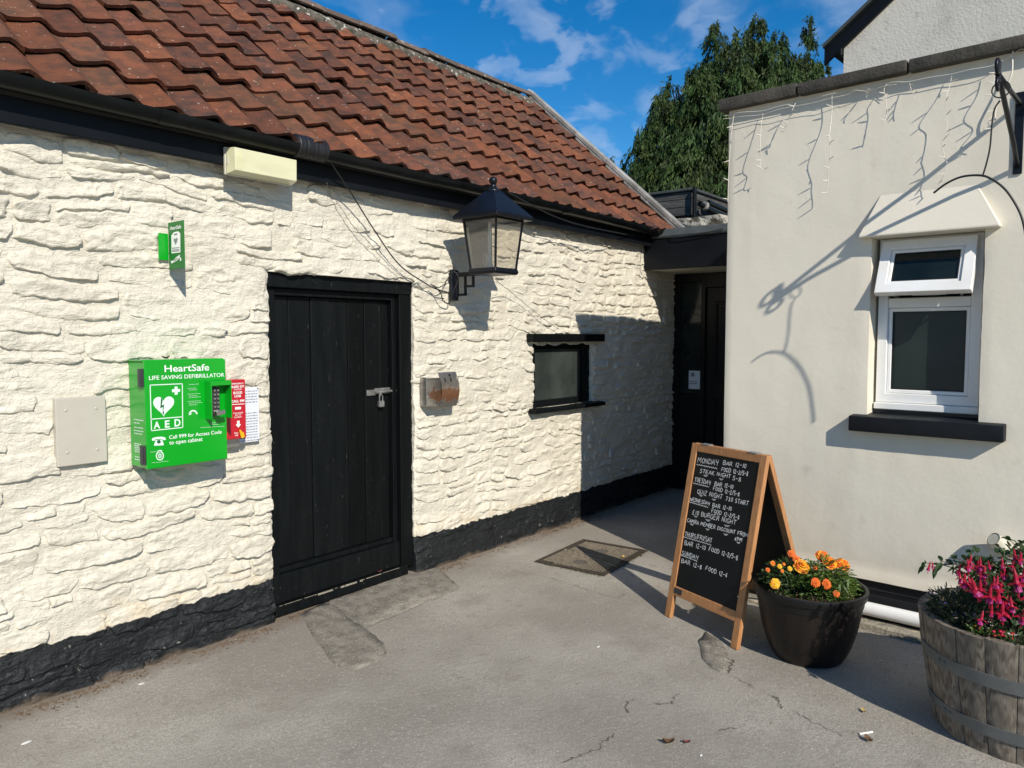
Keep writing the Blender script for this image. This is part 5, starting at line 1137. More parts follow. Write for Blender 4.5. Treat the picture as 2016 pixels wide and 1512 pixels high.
for i in range(4):
    c = [(-1, -1), (1, -1), (1, 1), (-1, 1)]; p, q = c[i], c[(i + 1) % 4]; mb.bar((LX + p[0] * H1, LYc + p[1] * H1, ZE - .018), (LX + q[0] * H1, LYc + q[1] * H1, ZE - .018), .012, .012)
fin('corner_bars', mb, M['lantern'], ln_)
for i in range(4):
    c = [(-1, -1), (1, -1), (1, 1), (-1, 1)]; p, q = c[i], c[(i + 1) % 4]; nx, ny = (p[0] + q[0]) / 2 * .002, (p[1] + q[1]) / 2 * .002
    v = [(LX + p[0] * H0 * .97, LYc + p[1] * H0 * .97, ZB), (LX + q[0] * H0 * .97, LYc + q[1] * H0 * .97, ZB), (LX + q[0] * H1 * .97, LYc + q[1] * H1 * .97, ZE - .014), (LX + p[0] * H1 * .97, LYc + p[1] * H1 * .97, ZE - .014)]
    fin('pane', MB().sheet(v), M['lantern_glass'], ln_)
mb = MB(); sqring(mb, .110, 1.958, .118, 1.972, cap0=True); sqring(mb, .118, 1.972, .112, 1.996, cap1=True); fin('base_tray', mb, M['lantern'], ln_, bevel=.002)
mb = MB(); mb.tube([(LX - .02, LYc + .02, 1.998), (LX - .02, LYc + .02, 2.025)], .03, 14); fin('lamp_holder', mb, M['bulb'], ln_)
mb = MB(); mb.tube([(LX - .02, LYc + .02, 2.026), (LX - .02, LYc + .02, 2.085)], .021, 14); mb.tube([(LX - .02, LYc + .02, 2.085), (LX - .045, LYc + .03, 2.10), (LX - .06, LYc + .03, 2.075), (LX - .062, LYc + .03, 2.02)], .003, 6); mb.tube([(LX + .0, LYc + .03, 2.0), (LX + .0, LYc + .03, 2.3)], .011, 10); fin('lamp_tube', mb, M['bulb'], ln_, smooth=True)
bk_ = thing('bracket', (LX, 3.53, 1.8), None, None); bk_.parent = ln_; bk_.matrix_parent_inverse = parent_world_inv(ln_)
bz1, bz0 = 2.005, 1.80
fin('wall_plate', MB().box((LX - .055, 3.512, bz0), (LX + .015, 3.538, bz1)), M['lantern'], bk_, bevel=.004)
mb = MB(); mb.bar((LX - .01, 3.512, 1.972), (LX - .01, LYc + .10, 1.972), .026, .028); mb.bar((LX - .01, 3.514, 1.975), (LX - .01, 3.514, 1.825), .028, .030, up=(1, 0, 0)); mb.bar((LX - .01, 3.43, 1.958), (LX - .01, 3.43, 1.832), .016, .016, up=(1, 0, 0)); mb.bar((LX - .01, 3.50, 1.838), (LX - .01, 3.422, 1.838), .016, .016)
mb.bar((LX - .01, 3.36, 1.958), (LX - .01, 3.36, 1.898), .016, .016, up=(1, 0, 0)); mb.bar((LX - .01, 3.437, 1.892), (LX - .01, 3.352, 1.892), .016, .016)
fin('arm', mb, M['lantern'], bk_, bevel=.002)

# ---- cigarette bin
AX0, AX1, AZ0, AZ1 = onY(838, 770, 3.49)[0], onY(897, 765, 3.45)[0], 1.098, 1.325
ash = thing('cigarette_bin', ((AX0 + AX1) / 2, 3.54, AZ0), 'small steel wall ashtray with orange rust streaks, right of the black door', 'ashtray')
mb = MB(); mb.box((AX0, 3.48, AZ0 + .01), (AX0 + .006, 3.54, AZ1 - .03)); mb.box((AX1 - .02, 3.48, AZ0 + .01), (AX1 - .014, 3.54, AZ1 - .03)); mb.box((AX0 + .006, 3.528, AZ0 + .01), (AX1 - .02, 3.536, AZ1 - .04)); mb.box((AX0 + .006, 3.44, AZ0 + .01), (AX1 - .02, 3.528, AZ0 + .016))
fin('back_box', mb, M['steel'], ash, bevel=.002)
mb = MB(); n = 12; vs = []
for i in range(n + 1):
    t = i / n; z = AZ0 + (AZ1 - AZ0) * t; y = 3.462 - .048 * math.sin(math.pi * (.12 + .80 * t))
    for x in (AX0 + .075, AX1): vs += [(x, y, z), (x, y + .005, z)]
fs = []
for i in range(n):
    o = i * 4; fs += [(o, o + 2, o + 6, o + 4), (o + 1, o + 5, o + 7, o + 3), (o, o + 4, o + 5, o + 1), (o + 2, o + 3, o + 7, o + 6)]
fs += [(0, 1, 3, 2), (n * 4, n * 4 + 2, n * 4 + 3, n * 4 + 1)]
mb.add(vs, fs); mb.box((AX1 - .004, 3.425, AZ0 + .02), (AX1, 3.535, AZ1 - .03)); mb.box((AX0 + .075, 3.43, AZ0 + .012), (AX0 + .079, 3.53, AZ1 - .05)); fin('curved_front', mb, M['rusty'], ash, smooth=True)
mb = MB()
def fy(z): t = (z - AZ0) / (AZ1 - AZ0); return 3.462 - .048 * math.sin(math.pi * (.12 + .80 * t)) - .0012
for x, z0, z1, w in ((AX0 + .115, 1.262, 1.288, .006), (AX0 + .17, 1.262, 1.288, .007), (AX0 + .17, 1.296, 1.312, .009)): mb.add([(x - w, fy(z0), z0), (x + w, fy(z0), z0), (x + w, fy(z1), z1), (x - w, fy(z1), z1)], [(0, 1, 2, 3)])
fin('stub_slot', mb, M['rubber'], ash)
# ---- padlock through the bolt
p = onY(749, 782, FY + .02); pd = thing('padlock', (p[0], FY + .02, p[2] - .05), 'small grey padlock hanging from the bolt on the black plank door', 'padlock')
z = a_ = onY(748, 790, FY + .015)[2]
fin('lock_body', MB().box((p[0] - .020, FY + .004, z - .036), (p[0] + .020, FY + .026, z + .002)), M['galv'], pd, bevel=.004, seg=2)
mb = MB(); mb.tube([(p[0] + .013 * math.cos(t), FY + .015, z + .028 + .013 * math.sin(t)) for t in np.linspace(0, math.pi, 9)], .004, 8); mb.tube([(p[0] - .013, FY + .015, z), (p[0] - .013, FY + .015, z + .029)], .004, 8); mb.tube([(p[0] + .013, FY + .015, z), (p[0] + .013, FY + .015, z + .029)], .004, 8); fin('shackle', mb, M['steel'], pd, smooth=True)
# ---- cables
def cable(name, pts, r, m, label, wob=0.0, seed=0, sub=8):
    rs = random.Random(seed); P = [np.asarray(p, float) for p in pts]; out = []
    for i in range(len(P) - 1):
        p0, p1, p2, p3 = P[max(i - 1, 0)], P[i], P[i + 1], P[min(i + 2, len(P) - 1)]
        for k in range(sub):
            t = k / sub; out.append(.5 * ((2 * p1) + (-p0 + p2) * t + (2 * p0 - 5 * p1 + 4 * p2 - p3) * t * t + (-p0 + 3 * p1 - 3 * p2 + p3) * t ** 3) + wob * np.array([rs.gauss(0, 1), rs.gauss(0, .4), rs.gauss(0, 1)]))
    out.append(P[-1]); mb = MB(); mb.tube(out, r, 6); return tag(fin(name, mb, m, smooth='all'), label, 'cable')
Y_ = 3.50
cable('cable', [onY(642, 300, 3.36), onY(655, 325, 3.39), onY(690, 378, 3.46), onY(735, 450, 3.49), onY(785, 520, Y_), onY(838, 558, 3.505), onY(862, 570, 3.50), onY(880, 575, 3.505)], .0042, M['cable'], 'straight black cable slanting from the gutter tape down to the lantern bracket', sub=10)
cable('cable', [onY(852, 562, 3.50), onY(866, 574, 3.49), onY(872, 590, 3.495), onY(884, 598, 3.50), onY(892, 575, 3.47), onY(903, 548, 3.44), onY(894, 535, 3.46), onY(884, 545, 3.49), onY(874, 560, 3.49), onY(862, 566, 3.5), onY(848, 560, 3.505)], .0036, M['cable'], 'tangled loop of black cable wound round the lantern bracket', .002, 3)
cable('cable', [onY(643, 360, 3.46), onY(650, 378, 3.515), onY(672, 410, 3.512), onY(695, 445, 3.515), onY(720, 470, 3.512), onY(748, 504, 3.515), onY(775, 530, 3.515), onY(798, 549, 3.51), onY(815, 556, 3.515)], .0022, M['cable_grey'], 'thin grey wire clipped along the wall above the black door', .002, 4)
cable('cable', [onY(968, 545, 3.35), onY(1000, 570, 3.48), onY(1030, 595, 3.51), onY(1060, 620, 3.513), onY(1100, 648, 3.515)], .0022, M['cable_grey'], 'thin pale wire running from under the lantern toward the small window', .002, 5)
cable('cable', [onY(1000, 378, 3.33), onY(1040, 400, 3.345), onY(1090, 425, 3.36), onY(1140, 442, 3.36), onY(1200, 455, 3.36), onX(1275, 468, PX - .03), onX(1330, 467, PX - .03), onX(1380, 460, PX - .03), onX(1425, 450, PX - .03)], .0045, M['cable'], 'long black cable sagging below the gutter and along the porch roof edge', sub=10)
cable('cable', [onY(1264, 480, 3.46), onY(1262, 500, 3.50), onY(1260, 530, 3.515), onY(1268, 548, 3.515)], .002, M['cable'], 'short thin dark wire dangling at the porch corner of the stone wall', .001, 6)

# ================================================================== A-BOARD
FLp, FRp = np.array([3.797, 1.931, 0]), np.array([3.594, 1.431, 0]); wv = FRp - FLp; BW = np.linalg.norm(wv); wv /= BW; nv_ = np.array([-wv[1], wv[0], 0])
APX, APZ, RF = .200, .962, .575
ab = thing('a_board', (FLp + FRp) / 2 + nv_ * .29, 'wooden folding chalkboard sign with handwritten opening hours beside the flower pots', 'sandwich board')
def panel(name, foot0, top, face):      # foot offset along nv_, leaning to the apex
    po_ = thing(name, (FLp + FRp) / 2 + nv_ * foot0, None, None); po_.parent = ab; po_.matrix_parent_inverse = parent_world_inv(ab)
    up = np.array([0, 0, APZ]) + nv_ * (top - foot0); ul = np.linalg.norm(up); up /= ul; out = np.cross(wv, up) * face
    if out @ (nv_ * -face) < 0: out = -out
    o0 = (FLp + nv_ * foot0)
    def q(a, b, c): return o0 + wv * a + up * b + out * c
    sw, th = .043, .013
    for a in (sw / 2, BW - sw / 2):
        mb = MB(); mb.obox(q(a, ul / 2, -th), wv * sw / 2, up * ul / 2, out * th); o = fin('stile', mb, M['cedar'], po_, bevel=.004, seg=2)
    mb = MB(); mb.obox(q(BW / 2, ul - .022, -th), wv * (BW / 2 - sw - .001), up * .022, out * th * .95); fin('rail', mb, M['cedar'], po_, bevel=.003)
    mb = MB(); mb.obox(q(BW / 2, .155, -th), wv * (BW / 2 - sw - .001), up * .026, out * th * .95); fin('rail', mb, M['cedar'], po_, bevel=.003)
    fin('blackboard', MB().obox(q(BW / 2, (ul - .044 + .181) / 2, -th - .002), wv * (BW / 2 - sw + .004), up * (ul - .225 + .004) / 2, out * .008), M['chalkboard'], po_)
    return po_, q, up, out
p1_, Q, UPB, OUT = panel('front_panel', 0.0, APX - .012, 1)
p2_, Q2, _, _ = panel('rear_panel', RF, APX + .022, -1)
mb = MB()
for a in (.1, BW - .1): mb.obox(FLp + nv_ * (APX + .004) + wv * a + UZ * (APZ + .0), wv * .03, nv_ * .018, UZ * .0035)
fin('hinge', mb, M['galv'], ab, bevel=.001)
mb = MB(); mb.tube([FLp + nv_ * .05 + wv * (BW - .045) + UZ * .25, FLp + nv_ * .25 + wv * (BW - .03) + UZ * .20, FLp + nv_ * .5 + wv * (BW - .045) + UZ * .22], .004, 6); fin('stay_cord', mb, M['white_cable'], ab)
mb = MB(); cpl = Q(.045, .158, .0006); mb.obox(cpl + wv * .03, wv * .03, UPB * .014, OUT * .0008); fin('maker_plate', mb, M['blackish'], p1_)
# chalk handwriting: single strokes drawn as narrow ribbons
S_ = {'A': ['0,0 .42,1 .8,0', '.16,.36 .64,.36'], 'B': ['.05,0 .05,1 .55,.98 .62,.78 .5,.55 .08,.52', '.5,.55 .72,.32 .62,.06 .05,0'], 'C': ['.68,.86 .42,1 .12,.78 .06,.4 .22,.06 .48,0 .7,.14'], 'D': ['.06,0 .06,1', '0,1 .5,.92 .72,.55 .58,.14 .06,0'],
      'E': ['.62,1 .06,1 .06,0 .64,0', '.06,.52 .52,.52'], 'F': ['.62,1 .08,1 .06,0', '.06,.54 .5,.54'], 'G': ['.7,.86 .42,1 .1,.76 .08,.3 .34,0 .68,.1 .7,.44 .42,.44'], 'H': ['.06,0 .06,1', '.66,0 .66,1', '.06,.5 .66,.52'], 'I': ['.2,0 .2,1'],
      'K': ['.06,0 .06,1', '.64,1 .08,.46 .68,0'], 'M': ['0,0 .1,1 .44,.3 .8,1 .9,0'], 'N': ['.04,0 .06,1 .64,0 .68,1'], 'O': ['.36,1 .1,.8 .06,.3 .34,0 .64,.2 .68,.7 .36,1'], 'P': ['.06,0 .06,1 .55,.95 .62,.7 .5,.5 .06,.46'], 'Q': ['.36,1 .08,.76 .08,.26 .36,0 .66,.26 .66,.76 .36,1', '.44,.24 .78,-.12'],
      'R': ['.06,0 .06,1 .55,.95 .6,.72 .46,.52 .06,.48', '.32,.5 .68,0'], 'S': ['.62,.88 .36,1 .12,.8 .26,.56 .56,.42 .62,.16 .34,0 .04,.12'], 'T': ['0,1 .72,1', '.36,1 .34,0'], 'U': ['.06,1 .08,.24 .34,0 .6,.22 .64,1'], 'W': ['0,1 .2,0 .46,.7 .7,0 .9,1'], 'X': ['0,0 .6,1', '0,1 .6,0'],
      'Y': ['.04,1 .12,.56 .4,.48 .62,.6', '.64,1 .6,.4 .44,-.06'], 'Z': ['.04,1 .62,1 .04,0 .66,0'], '0': ['.3,1 .08,.7 .1,.2 .3,0 .5,.22 .52,.74 .3,1'], '1': ['.24,0 .26,1'], '2': ['.08,.8 .3,1 .5,.78 .4,.5 .06,0 .58,.02'], '3': ['.1,.96 .44,.94 .5,.7 .24,.54 .54,.4 .5,.08 .08,.04'],
      '4': ['.4,0 .44,1 .04,.34 .62,.34'], '5': ['.54,1 .14,1 .12,.58 .44,.58 .54,.26 .36,0 .06,.06'], '6': ['.5,.96 .2,.66 .1,.24 .32,0 .54,.2 .4,.46 .12,.3'], '7': ['.06,1 .56,1 .24,0'], '8': ['.3,.54 .1,.78 .3,1 .5,.8 .3,.54 .08,.24 .3,0 .54,.22 .3,.54'], '-': ['.06,.48 .5,.5'], '/': ['0,-.12 .44,1.1'], '£': ['.62,.84 .4,1 .24,.8 .26,.1 .06,0 .66,.02', '.08,.5 .5,.5'], ' ': []}
AD = {'M': 1.14, 'W': 1.12, 'I': .46, '1': .5, ' ': .62, '-': .66, '/': .58, 'A': .98, '0': .74, '2': .76, '5': .74, '8': .74}
rs = random.Random(12)
def on_panel(x, y):
    q = onP(1330 + x / 4.878, 870 + y / 4.878, Q(0, 0, -.0068), OUT); d = q - Q(0, 0, 0); a = float(d @ wv); return a + .010 * (1 - a / BW), float(d @ UPB)
CH = MB()
def ribbon(pts, w):
    pts = [np.array(p) for p in pts]; L_, R_ = [], []
    for i, p in enumerate(pts):
        d = pts[min(i + 1, len(pts) - 1)] - pts[max(i - 1, 0)]; d = d / max(1e-9, np.linalg.norm(d)); nn = np.array([-d[1], d[0]]) * w * rs.uniform(.8, 1.2)
        L_.append(p + nn); R_.append(p - nn)
    f = lambda p: Q(p[0], p[1], -.0062)
    n = len(pts); v = [f(p) for p in L_ + R_]; fs = [(i, n + i, n + i + 1, i + 1) for i in range(n - 1)]
    if n > 1 and np.cross(v[n] - v[0], v[n + 1] - v[0]) @ OUT < 0: fs = [g[::-1] for g in fs]
    CH.add(v, fs)
def smoothpts(P, k=3):
    P = [np.array(p) for p in P]; out = []
    for i in range(len(P) - 1):
        p0, p1, p2, p3 = P[max(i - 1, 0)], P[i], P[i + 1], P[min(i + 2, len(P) - 1)]
        for j in range(k):
            t = j / k; h = .5 * ((2 * p1) + (-p0 + p2) * t + (2 * p0 - 5 * p1 + 4 * p2 - p3) * t * t + (-p0 + 3 * p1 - 3 * p2 + p3) * t ** 3); s = p1 + (p2 - p1) * t; out.append(h * .55 + s * .45)
    return out + [P[-1]]
def chalk(txt, l, r, cap, w=.0013):
    global CH
    CH = MB()
    a, b = np.array(on_panel(*l)), np.array(on_panel(*r)); tot = sum(AD.get(c, .9) for c in txt) - .2; ex = (b - a) / tot; up = np.array([0, on_panel(l[0], l[1] - cap)[1] - a[1]]); x = 0
    for c in txt:
        jy, js, sk = rs.uniform(-.04, .04), rs.uniform(.84, .97), rs.uniform(-.04, .07)
        for st in S_[c]:
            P = [tuple(map(float, q.split(','))) for q in st.split()]; P = [(px + rs.uniform(-.03, .03), py + rs.uniform(-.03, .03)) for px, py in P]
            pts = [a + ex * (x + px + sk * py) + up * (py * js + jy) for px, py in P]; ribbon(smoothpts(pts) if len(pts) > 2 else [pts[0], (pts[0] + pts[1]) / 2, pts[1]], w)
        x += AD.get(c, .9)
    fin('chalk_lettering', CH, M['chalk'], p1_)
def wavy(l, r, n=9, amp=.0028):
    global CH
    CH = MB()
    a, b = np.array(on_panel(*l)), np.array(on_panel(*r)); ribbon([a + (b - a) * i / (n * 4) + np.array([0, amp * math.sin(i * math.pi / 2)]) for i in range(n * 4 + 1)], .0012); fin('chalk_underline', CH, M['chalk'], p1_)
def under(x, y, w=40):
    global CH
    CH = MB()
    for k in (0, 9):
        a, b = np.array(on_panel(x - w / 2 + k, y + k)), np.array(on_panel(x + w / 2 - k, y + k + w * .14)); m = (a + b) / 2 - np.array([0, .0016]); ribbon([a, m, b], .0010)
    fin('chalk_underline', CH, M['chalk'], p1_)
chalk('MONDAY', (200, 193), (398, 226), 56); chalk('BAR 12-10', (447, 218), (672, 252), 44); wavy((190, 214), (394, 254)); chalk('FOOD 12-2/5-8', (430, 280), (690, 326), 44); chalk('STEAK NIGHT', (222, 292), (520, 348), 40); chalk('5-8', (540, 362), (620, 380), 42); under(280, 316); under(432, 350)
chalk('TUESDAY', (170, 376), (324, 412), 46); wavy((158, 392), (312, 430), 8); chalk('BAR 12-10', (366, 416), (546, 450), 42); chalk('FOOD 12-2/5-8', (352, 462), (606, 522), 42); chalk('QUIZ NIGHT', (197, 492), (440, 548), 46); under(235, 505); under(362, 545); chalk('730 START', (474, 560), (694, 612), 44)
chalk('WEDNESDAY', (128, 560), (318, 608), 38); wavy((118, 572), (305, 626), 9); chalk('BAR 12-10', (346, 624), (530, 662), 42); chalk('FOOD 12-2/5-8', (336, 676), (606, 746), 42); chalk('£10 BURGER NIGHT', (148, 688), (574, 796), 46); under(185, 705); under(305, 742, 48); under(490, 796, 56); chalk('CAMRA MEMBER DISCOUNT FROM', (100, 764), (692, 916), 38); under(148, 782); under(300, 830); under(478, 880, 44); chalk('6PM', (562, 944), (634, 958), 38); under(602, 960, 38)
chalk('THURS/FRI/SAT', (78, 900), (340, 966), 48); wavy((65, 908), (338, 988), 11); chalk('BAR 12-10', (74, 984), (278, 1036), 46); chalk('FOOD 12-2/5-8', (310, 1042), (592, 1134), 46); chalk('SUNDAY', (48, 1078), (206, 1130), 46); wavy((38, 1082), (200, 1142), 8); chalk('BAR 12-8', (42, 1152), (240, 1222), 44); chalk('FOOD 12-4', (280, 1226), (492, 1306), 46)

# ================================================================== INSPECTION COVER
mc = [G(1052, 1106), G(1148, 1063), G(1276, 1086), G(1190, 1136)]
mh = thing('inspection_cover', sum(mc) / 4, 'rusty iron inspection cover split into two triangles, set in the asphalt', 'drain cover')
ce = sum(mc) / 4; o_ = np.array([0, 0, .004])
mb = MB()
for i in range(4):
    p, q = mc[i], mc[(i + 1) % 4]; pi, qi = p + (ce - p) * .075, q + (ce - q) * .075; mb.poly([p + o_, q + o_, qi + o_, pi + o_], (0, 0, .006))
fin('frame', mb, M['iron'], mh, bevel=.002)
inn = [p + (ce - p) * .085 for p in mc]; dl = (inn[2] - inn[0]); mid1, mid2 = inn[0] * .46 + inn[1] * .54, inn[2] * .30 + inn[3] * .70
A_t = [inn[0], mid1, mid2, inn[3]]; B_t = [mid1, inn[1], inn[2], mid2]
def inside(p, poly):
    s = 0
    for i in range(len(poly)):
        a, b = poly[i], poly[(i + 1) % len(poly)]; c = (b[0] - a[0]) * (p[1] - a[1]) - (b[1] - a[1]) * (p[0] - a[0])
        if c > 0: s += 1
        elif c < 0: s -= 1
    return abs(s) == len(poly)
ex_ = (inn[1] - inn[0]); ex_ /= np.linalg.norm(ex_); ey_ = np.array([-ex_[1], ex_[0], 0])
for poly in (A_t, B_t):
    cc = sum(poly) / 4; pp = [p + (cc - p) * .018 for p in poly]; ld = fin('cover_plate', MB().poly([p + np.array([0, 0, .0035]) for p in pp], (0, 0, .004)), M['iron'], mh, bevel=.001)
    mb = MB(); pq = [p + (cc - p) * .10 for p in poly]
    for i in range(-26, 27):
        for j in range(-26, 27):
            u = ex_ if (i + j) % 2 else ey_; c = cc + ex_ * i * .019 + ey_ * j * .019
            if inside(c, pq) and np.linalg.norm(c - cc) > .05:
                c = c + np.array([0, 0, .0088]); v = np.cross(UZ, u); mb.obox(c, u * .0088, v * .0026, UZ * .0018)
    fin('tread_pattern', mb, M['iron_worn'], ld)
    mb = MB(); mb.lathe([(.0, .0082), (.042, .0082), (.046, .0076)], cc, 20); fin('lifting_recess', mb, M['crack'], ld)
mb = MB(); mb.bar(mid1 + np.array([0, 0, .0085]), mid2 + np.array([0, 0, .0085]), .012, .003); fin('dividing_rib', mb, M['iron_worn'], mh, bevel=.001)
rs = random.Random(31); mb = MB()
for i in range(210):
    k = rs.choice([3, 3, 3, 3, 2]); p, q = mc[k], mc[(k + 1) % 4]; t = min(.98, abs(rs.gauss(.35, .28))) if k == 3 else rs.random() * .6; c = p + (q - p) * t + (p + q - 2 * ce) * rs.gauss(-.008, .018); r = rs.uniform(.002, .007)
    mb.ball((c[0], c[1], gz(c[0], c[1]) + r * .3), r, 5, 3, 0, (1, rs.uniform(.6, 1.4), .6))
g_ = fin('moss_and_grit', mb, M['moss'], smooth='all'); tag(g_, kind='stuff')

# ================================================================== DEBRIS
rs = random.Random(41); mb = MB()
for i in range(1500):
    x = rs.uniform(.7, 5.6); 
    if DX0 - .02 < x < DX1 + .05: y = 3.55 - abs(rs.gauss(0, .03)) + .01
    else: y = 3.52 - abs(rs.gauss(0, .045))
    if fbm(x * 2.2, 3.3, 91, 2) < -.15 and rs.random() < .8: continue
    l, w, a = rs.uniform(.004, .022), rs.uniform(.0012, .004), rs.uniform(0, math.pi); d = np.array([math.cos(a), math.sin(a), rs.uniform(-.25, .25)]); z = gz(x, y) + .003
    mb.obox((x, y, z), d * l / 2, np.array([-d[1], d[0], 0]) * w / 2, UZ * .0012)
tag(fin('leaf_litter', mb, M['litter']), kind='stuff')
mb = MB()
for i in range(420):
    x, y = rs.uniform(.6, 4.6), rs.uniform(.2, 3.4); r = rs.uniform(.0012, .0035) ; mb.ball((x, y, gz(x, y) + r * .4), r, 5, 3)
tag(fin('loose_grit', mb, M['stone_edge'], smooth='all'), kind='stuff')
for px, py, L_, wd, ang, m, lab, cu in ((1316, 1465, .045, .014, 2.2, 'dead_leaf', 'large curled brown leaf lying on the open asphalt', .012), (1352, 1464, .028, .010, 2.0, 'red_leaf', 'small reddish leaf lying beside the large brown leaf', .006), (1700, 1402, .036, .008, .6, 'yellow_leaf', 'pale yellow leaf on the asphalt left of the barrel', .005),
                          (1710, 1459, .042, .012, .9, 'dead_leaf', 'dark folded leaf on the asphalt in front of the barrel', .010), (1227, 1101, .04, .012, .4, 'yellow_leaf', 'tan leaf lying on the rusty inspection cover', .008)):
    q = G(px, py, .004 if lab[:3] != 'tan' else .009); o = leaf_mesh('fallen_leaf', q, L_, wd, ang, cu, M[m], int(px)); tag(o, lab, 'leaf', 'fallen leaves')
q = onY(752, 1107, FY - .035); mb = MB(); o = leaf_mesh('fallen_leaf', (q[0], FY - .012, .0745), .05, .014, .3, .010, M['red_leaf'], 77); tag(o, 'orange-brown leaf lying on the threshold of the black door', 'leaf', 'fallen leaves')
def scrap(px, py, lab, w=.012):
    q = G(px, py, .003); rs_ = random.Random(int(px)); mb = MB(); mb.poly([q + np.array([w * rs_.uniform(.6, 1.2) * math.cos(a), w * .6 * rs_.uniform(.6, 1.2) * math.sin(a), 0]) for a in (0, 1, 2.2, 3.1, 4.2, 5.3)], (0, 0, .002)); tag(fin('paper_scrap', mb, M['white_bit']), lab, 'litter', 'white scraps on the ground')
scrap(1178, 1275, 'tiny white scrap alone in the middle of the asphalt'); scrap(278, 1347, 'white scrap beside the black plinth at left', .014); scrap(52, 1464, 'torn white scrap at the lower left corner of the asphalt', .016); scrap(1380, 1488, 'tiny white scrap near the bottom edge of the asphalt, below the leaves', .009)
q = G(1705, 1444, .006); mb = MB(); d = np.array([.8, -.6, 0]); mb.tube([q - d * .03, q + d * .03], .004, 8); tag(fin('cigarette_end', mb, M['white_bit']), 'white cigarette end on the asphalt in front of the barrel', 'cigarette end')
# ================================================================== ALONG THE RENDERED WALL: PIPE, EDGING
mb = MB(); mb.tube([RP(.10, .075, .085), RP(2.6, .075, .085)], .037, 18); pp_ = fin('waste_pipe', mb, M['pipe'], smooth=True); tag(pp_, 'white plastic waste pipe running along the foot of the cream wall', 'pipe')
mb = MB(); mb.rbox(.06, S1, -.005, .06, -.02, .045); kb = fin('wall_footing', mb, M['plinth'], rb, bevel=.008)
rs = random.Random(51); s = .18
while s < 1.75:
    l = rs.uniform(.22, .42); mb = MB(); mb.rbox(s, s + l - .012, .065, .185 + rs.uniform(-.015, .02), -.03, .022 + rs.uniform(-.008, .010)); o = fin('edging_stone', mb, M['stone_edge'])
    bm = bmesh.new(); bm.from_mesh(o.data); bmesh.ops.subdivide_edges(bm, edges=bm.edges[:], cuts=5, use_grid_fill=True)
    for v in bm.verts: v.co += Vector((.010 * float(fbm(v.co.y * 14, v.co.x * 14, 3, 3)), .012 * float(fbm(v.co.y * 14, v.co.x * 14, 6, 3)), .010 * float(fbm(v.co.y * 18, v.co.x * 18, 9, 3))))
    bm.to_mesh(o.data); bm.free(); k = len([1 for _ in range(1)])
    tag(o, None, 'edging stone', 'edging stones along the cream wall'); o['s'] = s; s += l
es = sorted([o for o in COL.objects if o.name.startswith('edging_stone')], key=lambda o: o['s'])
EL_ = ['edging stone behind the chalkboard sign at the foot of the cream wall', 'edging stone hidden behind the flower pot under the white pipe', 'broken edging stone just right of the flower pot under the white pipe', 'pale edging stone under the white pipe, between flower pot and barrel', 'edging stone behind the left edge of the wooden barrel']
for i, o in enumerate(es):
    o['label'] = EL_[i] if i < len(EL_) else 'edging stone behind the wooden barrel at the foot of the cream wall'; del o['s']

# ================================================================== plants: helpers
def blades(name, P, D, Ln, Wd, tint, m, parent=None, fold=0.25, seg=2, droop=0.0):
    """many narrow leaf blades: base points P, directions D, lengths, widths; each is a bent, folded strip"""
    P, D = np.asarray(P, float), np.asarray(D, float); D = D / np.linalg.norm(D, axis=1, keepdims=True); n = len(P); rg = np.random.default_rng(len(P))
    R = rg.normal(size=(n, 3)); S = np.cross(D, R); S /= np.linalg.norm(S, axis=1, keepdims=True); Nn = np.cross(S, D); Ln = np.asarray(Ln)[:, None]; Wd = np.asarray(Wd)[:, None]
    V = [P]; 
    for k in range(1, seg + 1):
        t = k / (seg + 1); c = P + D * Ln * t - UZ * Ln * droop * t * t; w = Wd * math.sin(math.pi * (t * .8 + .15)); V += [c - S * w + Nn * w * fold, c + S * w + Nn * w * fold]
    V.append(P + D * Ln - UZ * Ln * droop); m_ = 2 * seg + 2; A = np.stack(V, 1).reshape(-1, 3); b = np.arange(n)[:, None] * m_
    tri = [b + np.array([[0, 2, 1]])]
    for k in range(seg - 1): o = 1 + 2 * k; tri += [b + np.array([[o, o + 1, o + 3]]), b + np.array([[o, o + 3, o + 2]])]
    o = 1 + 2 * (seg - 1); tri.append(b + np.array([[o, o + 1, m_ - 1]])); T_ = np.concatenate(tri)
    me = npmesh(name, A, T_, m, smooth=False, tint=np.repeat(np.asarray(tint), m_, axis=0)); return link(name, me, parent)

def facing(px, py, c, push=0.0):
    """point on the upright plane through c that faces the path, moved 'push' metres nearer"""
    n = np.array([-FH[0], -FH[1], 0]); return onP(px, py, np.asarray(c) + n * push, n)

# ================================================================== FLOWER POT WITH MARIGOLDS
PC = np.array([3.757, 1.135, 0]); PH = .352
pot = thing('flower_pot', PC, 'round dark brown plastic flower pot of orange marigolds beside the chalkboard', 'flower pot')
mb = MB(); ns_ = 64; vs = []; prof = [(.146, .0), (.160, .004), (.172, .02), (.196, .075), (.219, .15), (.234, .225), (.242, .278)]
for j, (r, z) in enumerate(prof):
    for k in range(ns_):
        t = 2 * math.pi * k / ns_; g = .0022 if k % 4 == 0 and 1 < j < 6 else 0; vs.append((PC[0] + (r - g) * math.cos(t), PC[1] + (r - g) * math.sin(t), z))
mb.add(vs, [(i * ns_ + k, i * ns_ + (k + 1) % ns_, (i + 1) * ns_ + (k + 1) % ns_, (i + 1) * ns_ + k) for i in range(len(prof) - 1) for k in range(ns_)]); mb.add(vs[:ns_], [tuple(range(ns_))[::-1]])
fin('body', mb, M['pot'], pot, smooth=True, ang=50)
mb = MB(); mb.lathe([(.240, .276), (.246, .279), (.251, .315), (.249, .318)], PC, 64); fin('band', mb, M['pot_band'], pot, smooth=True)
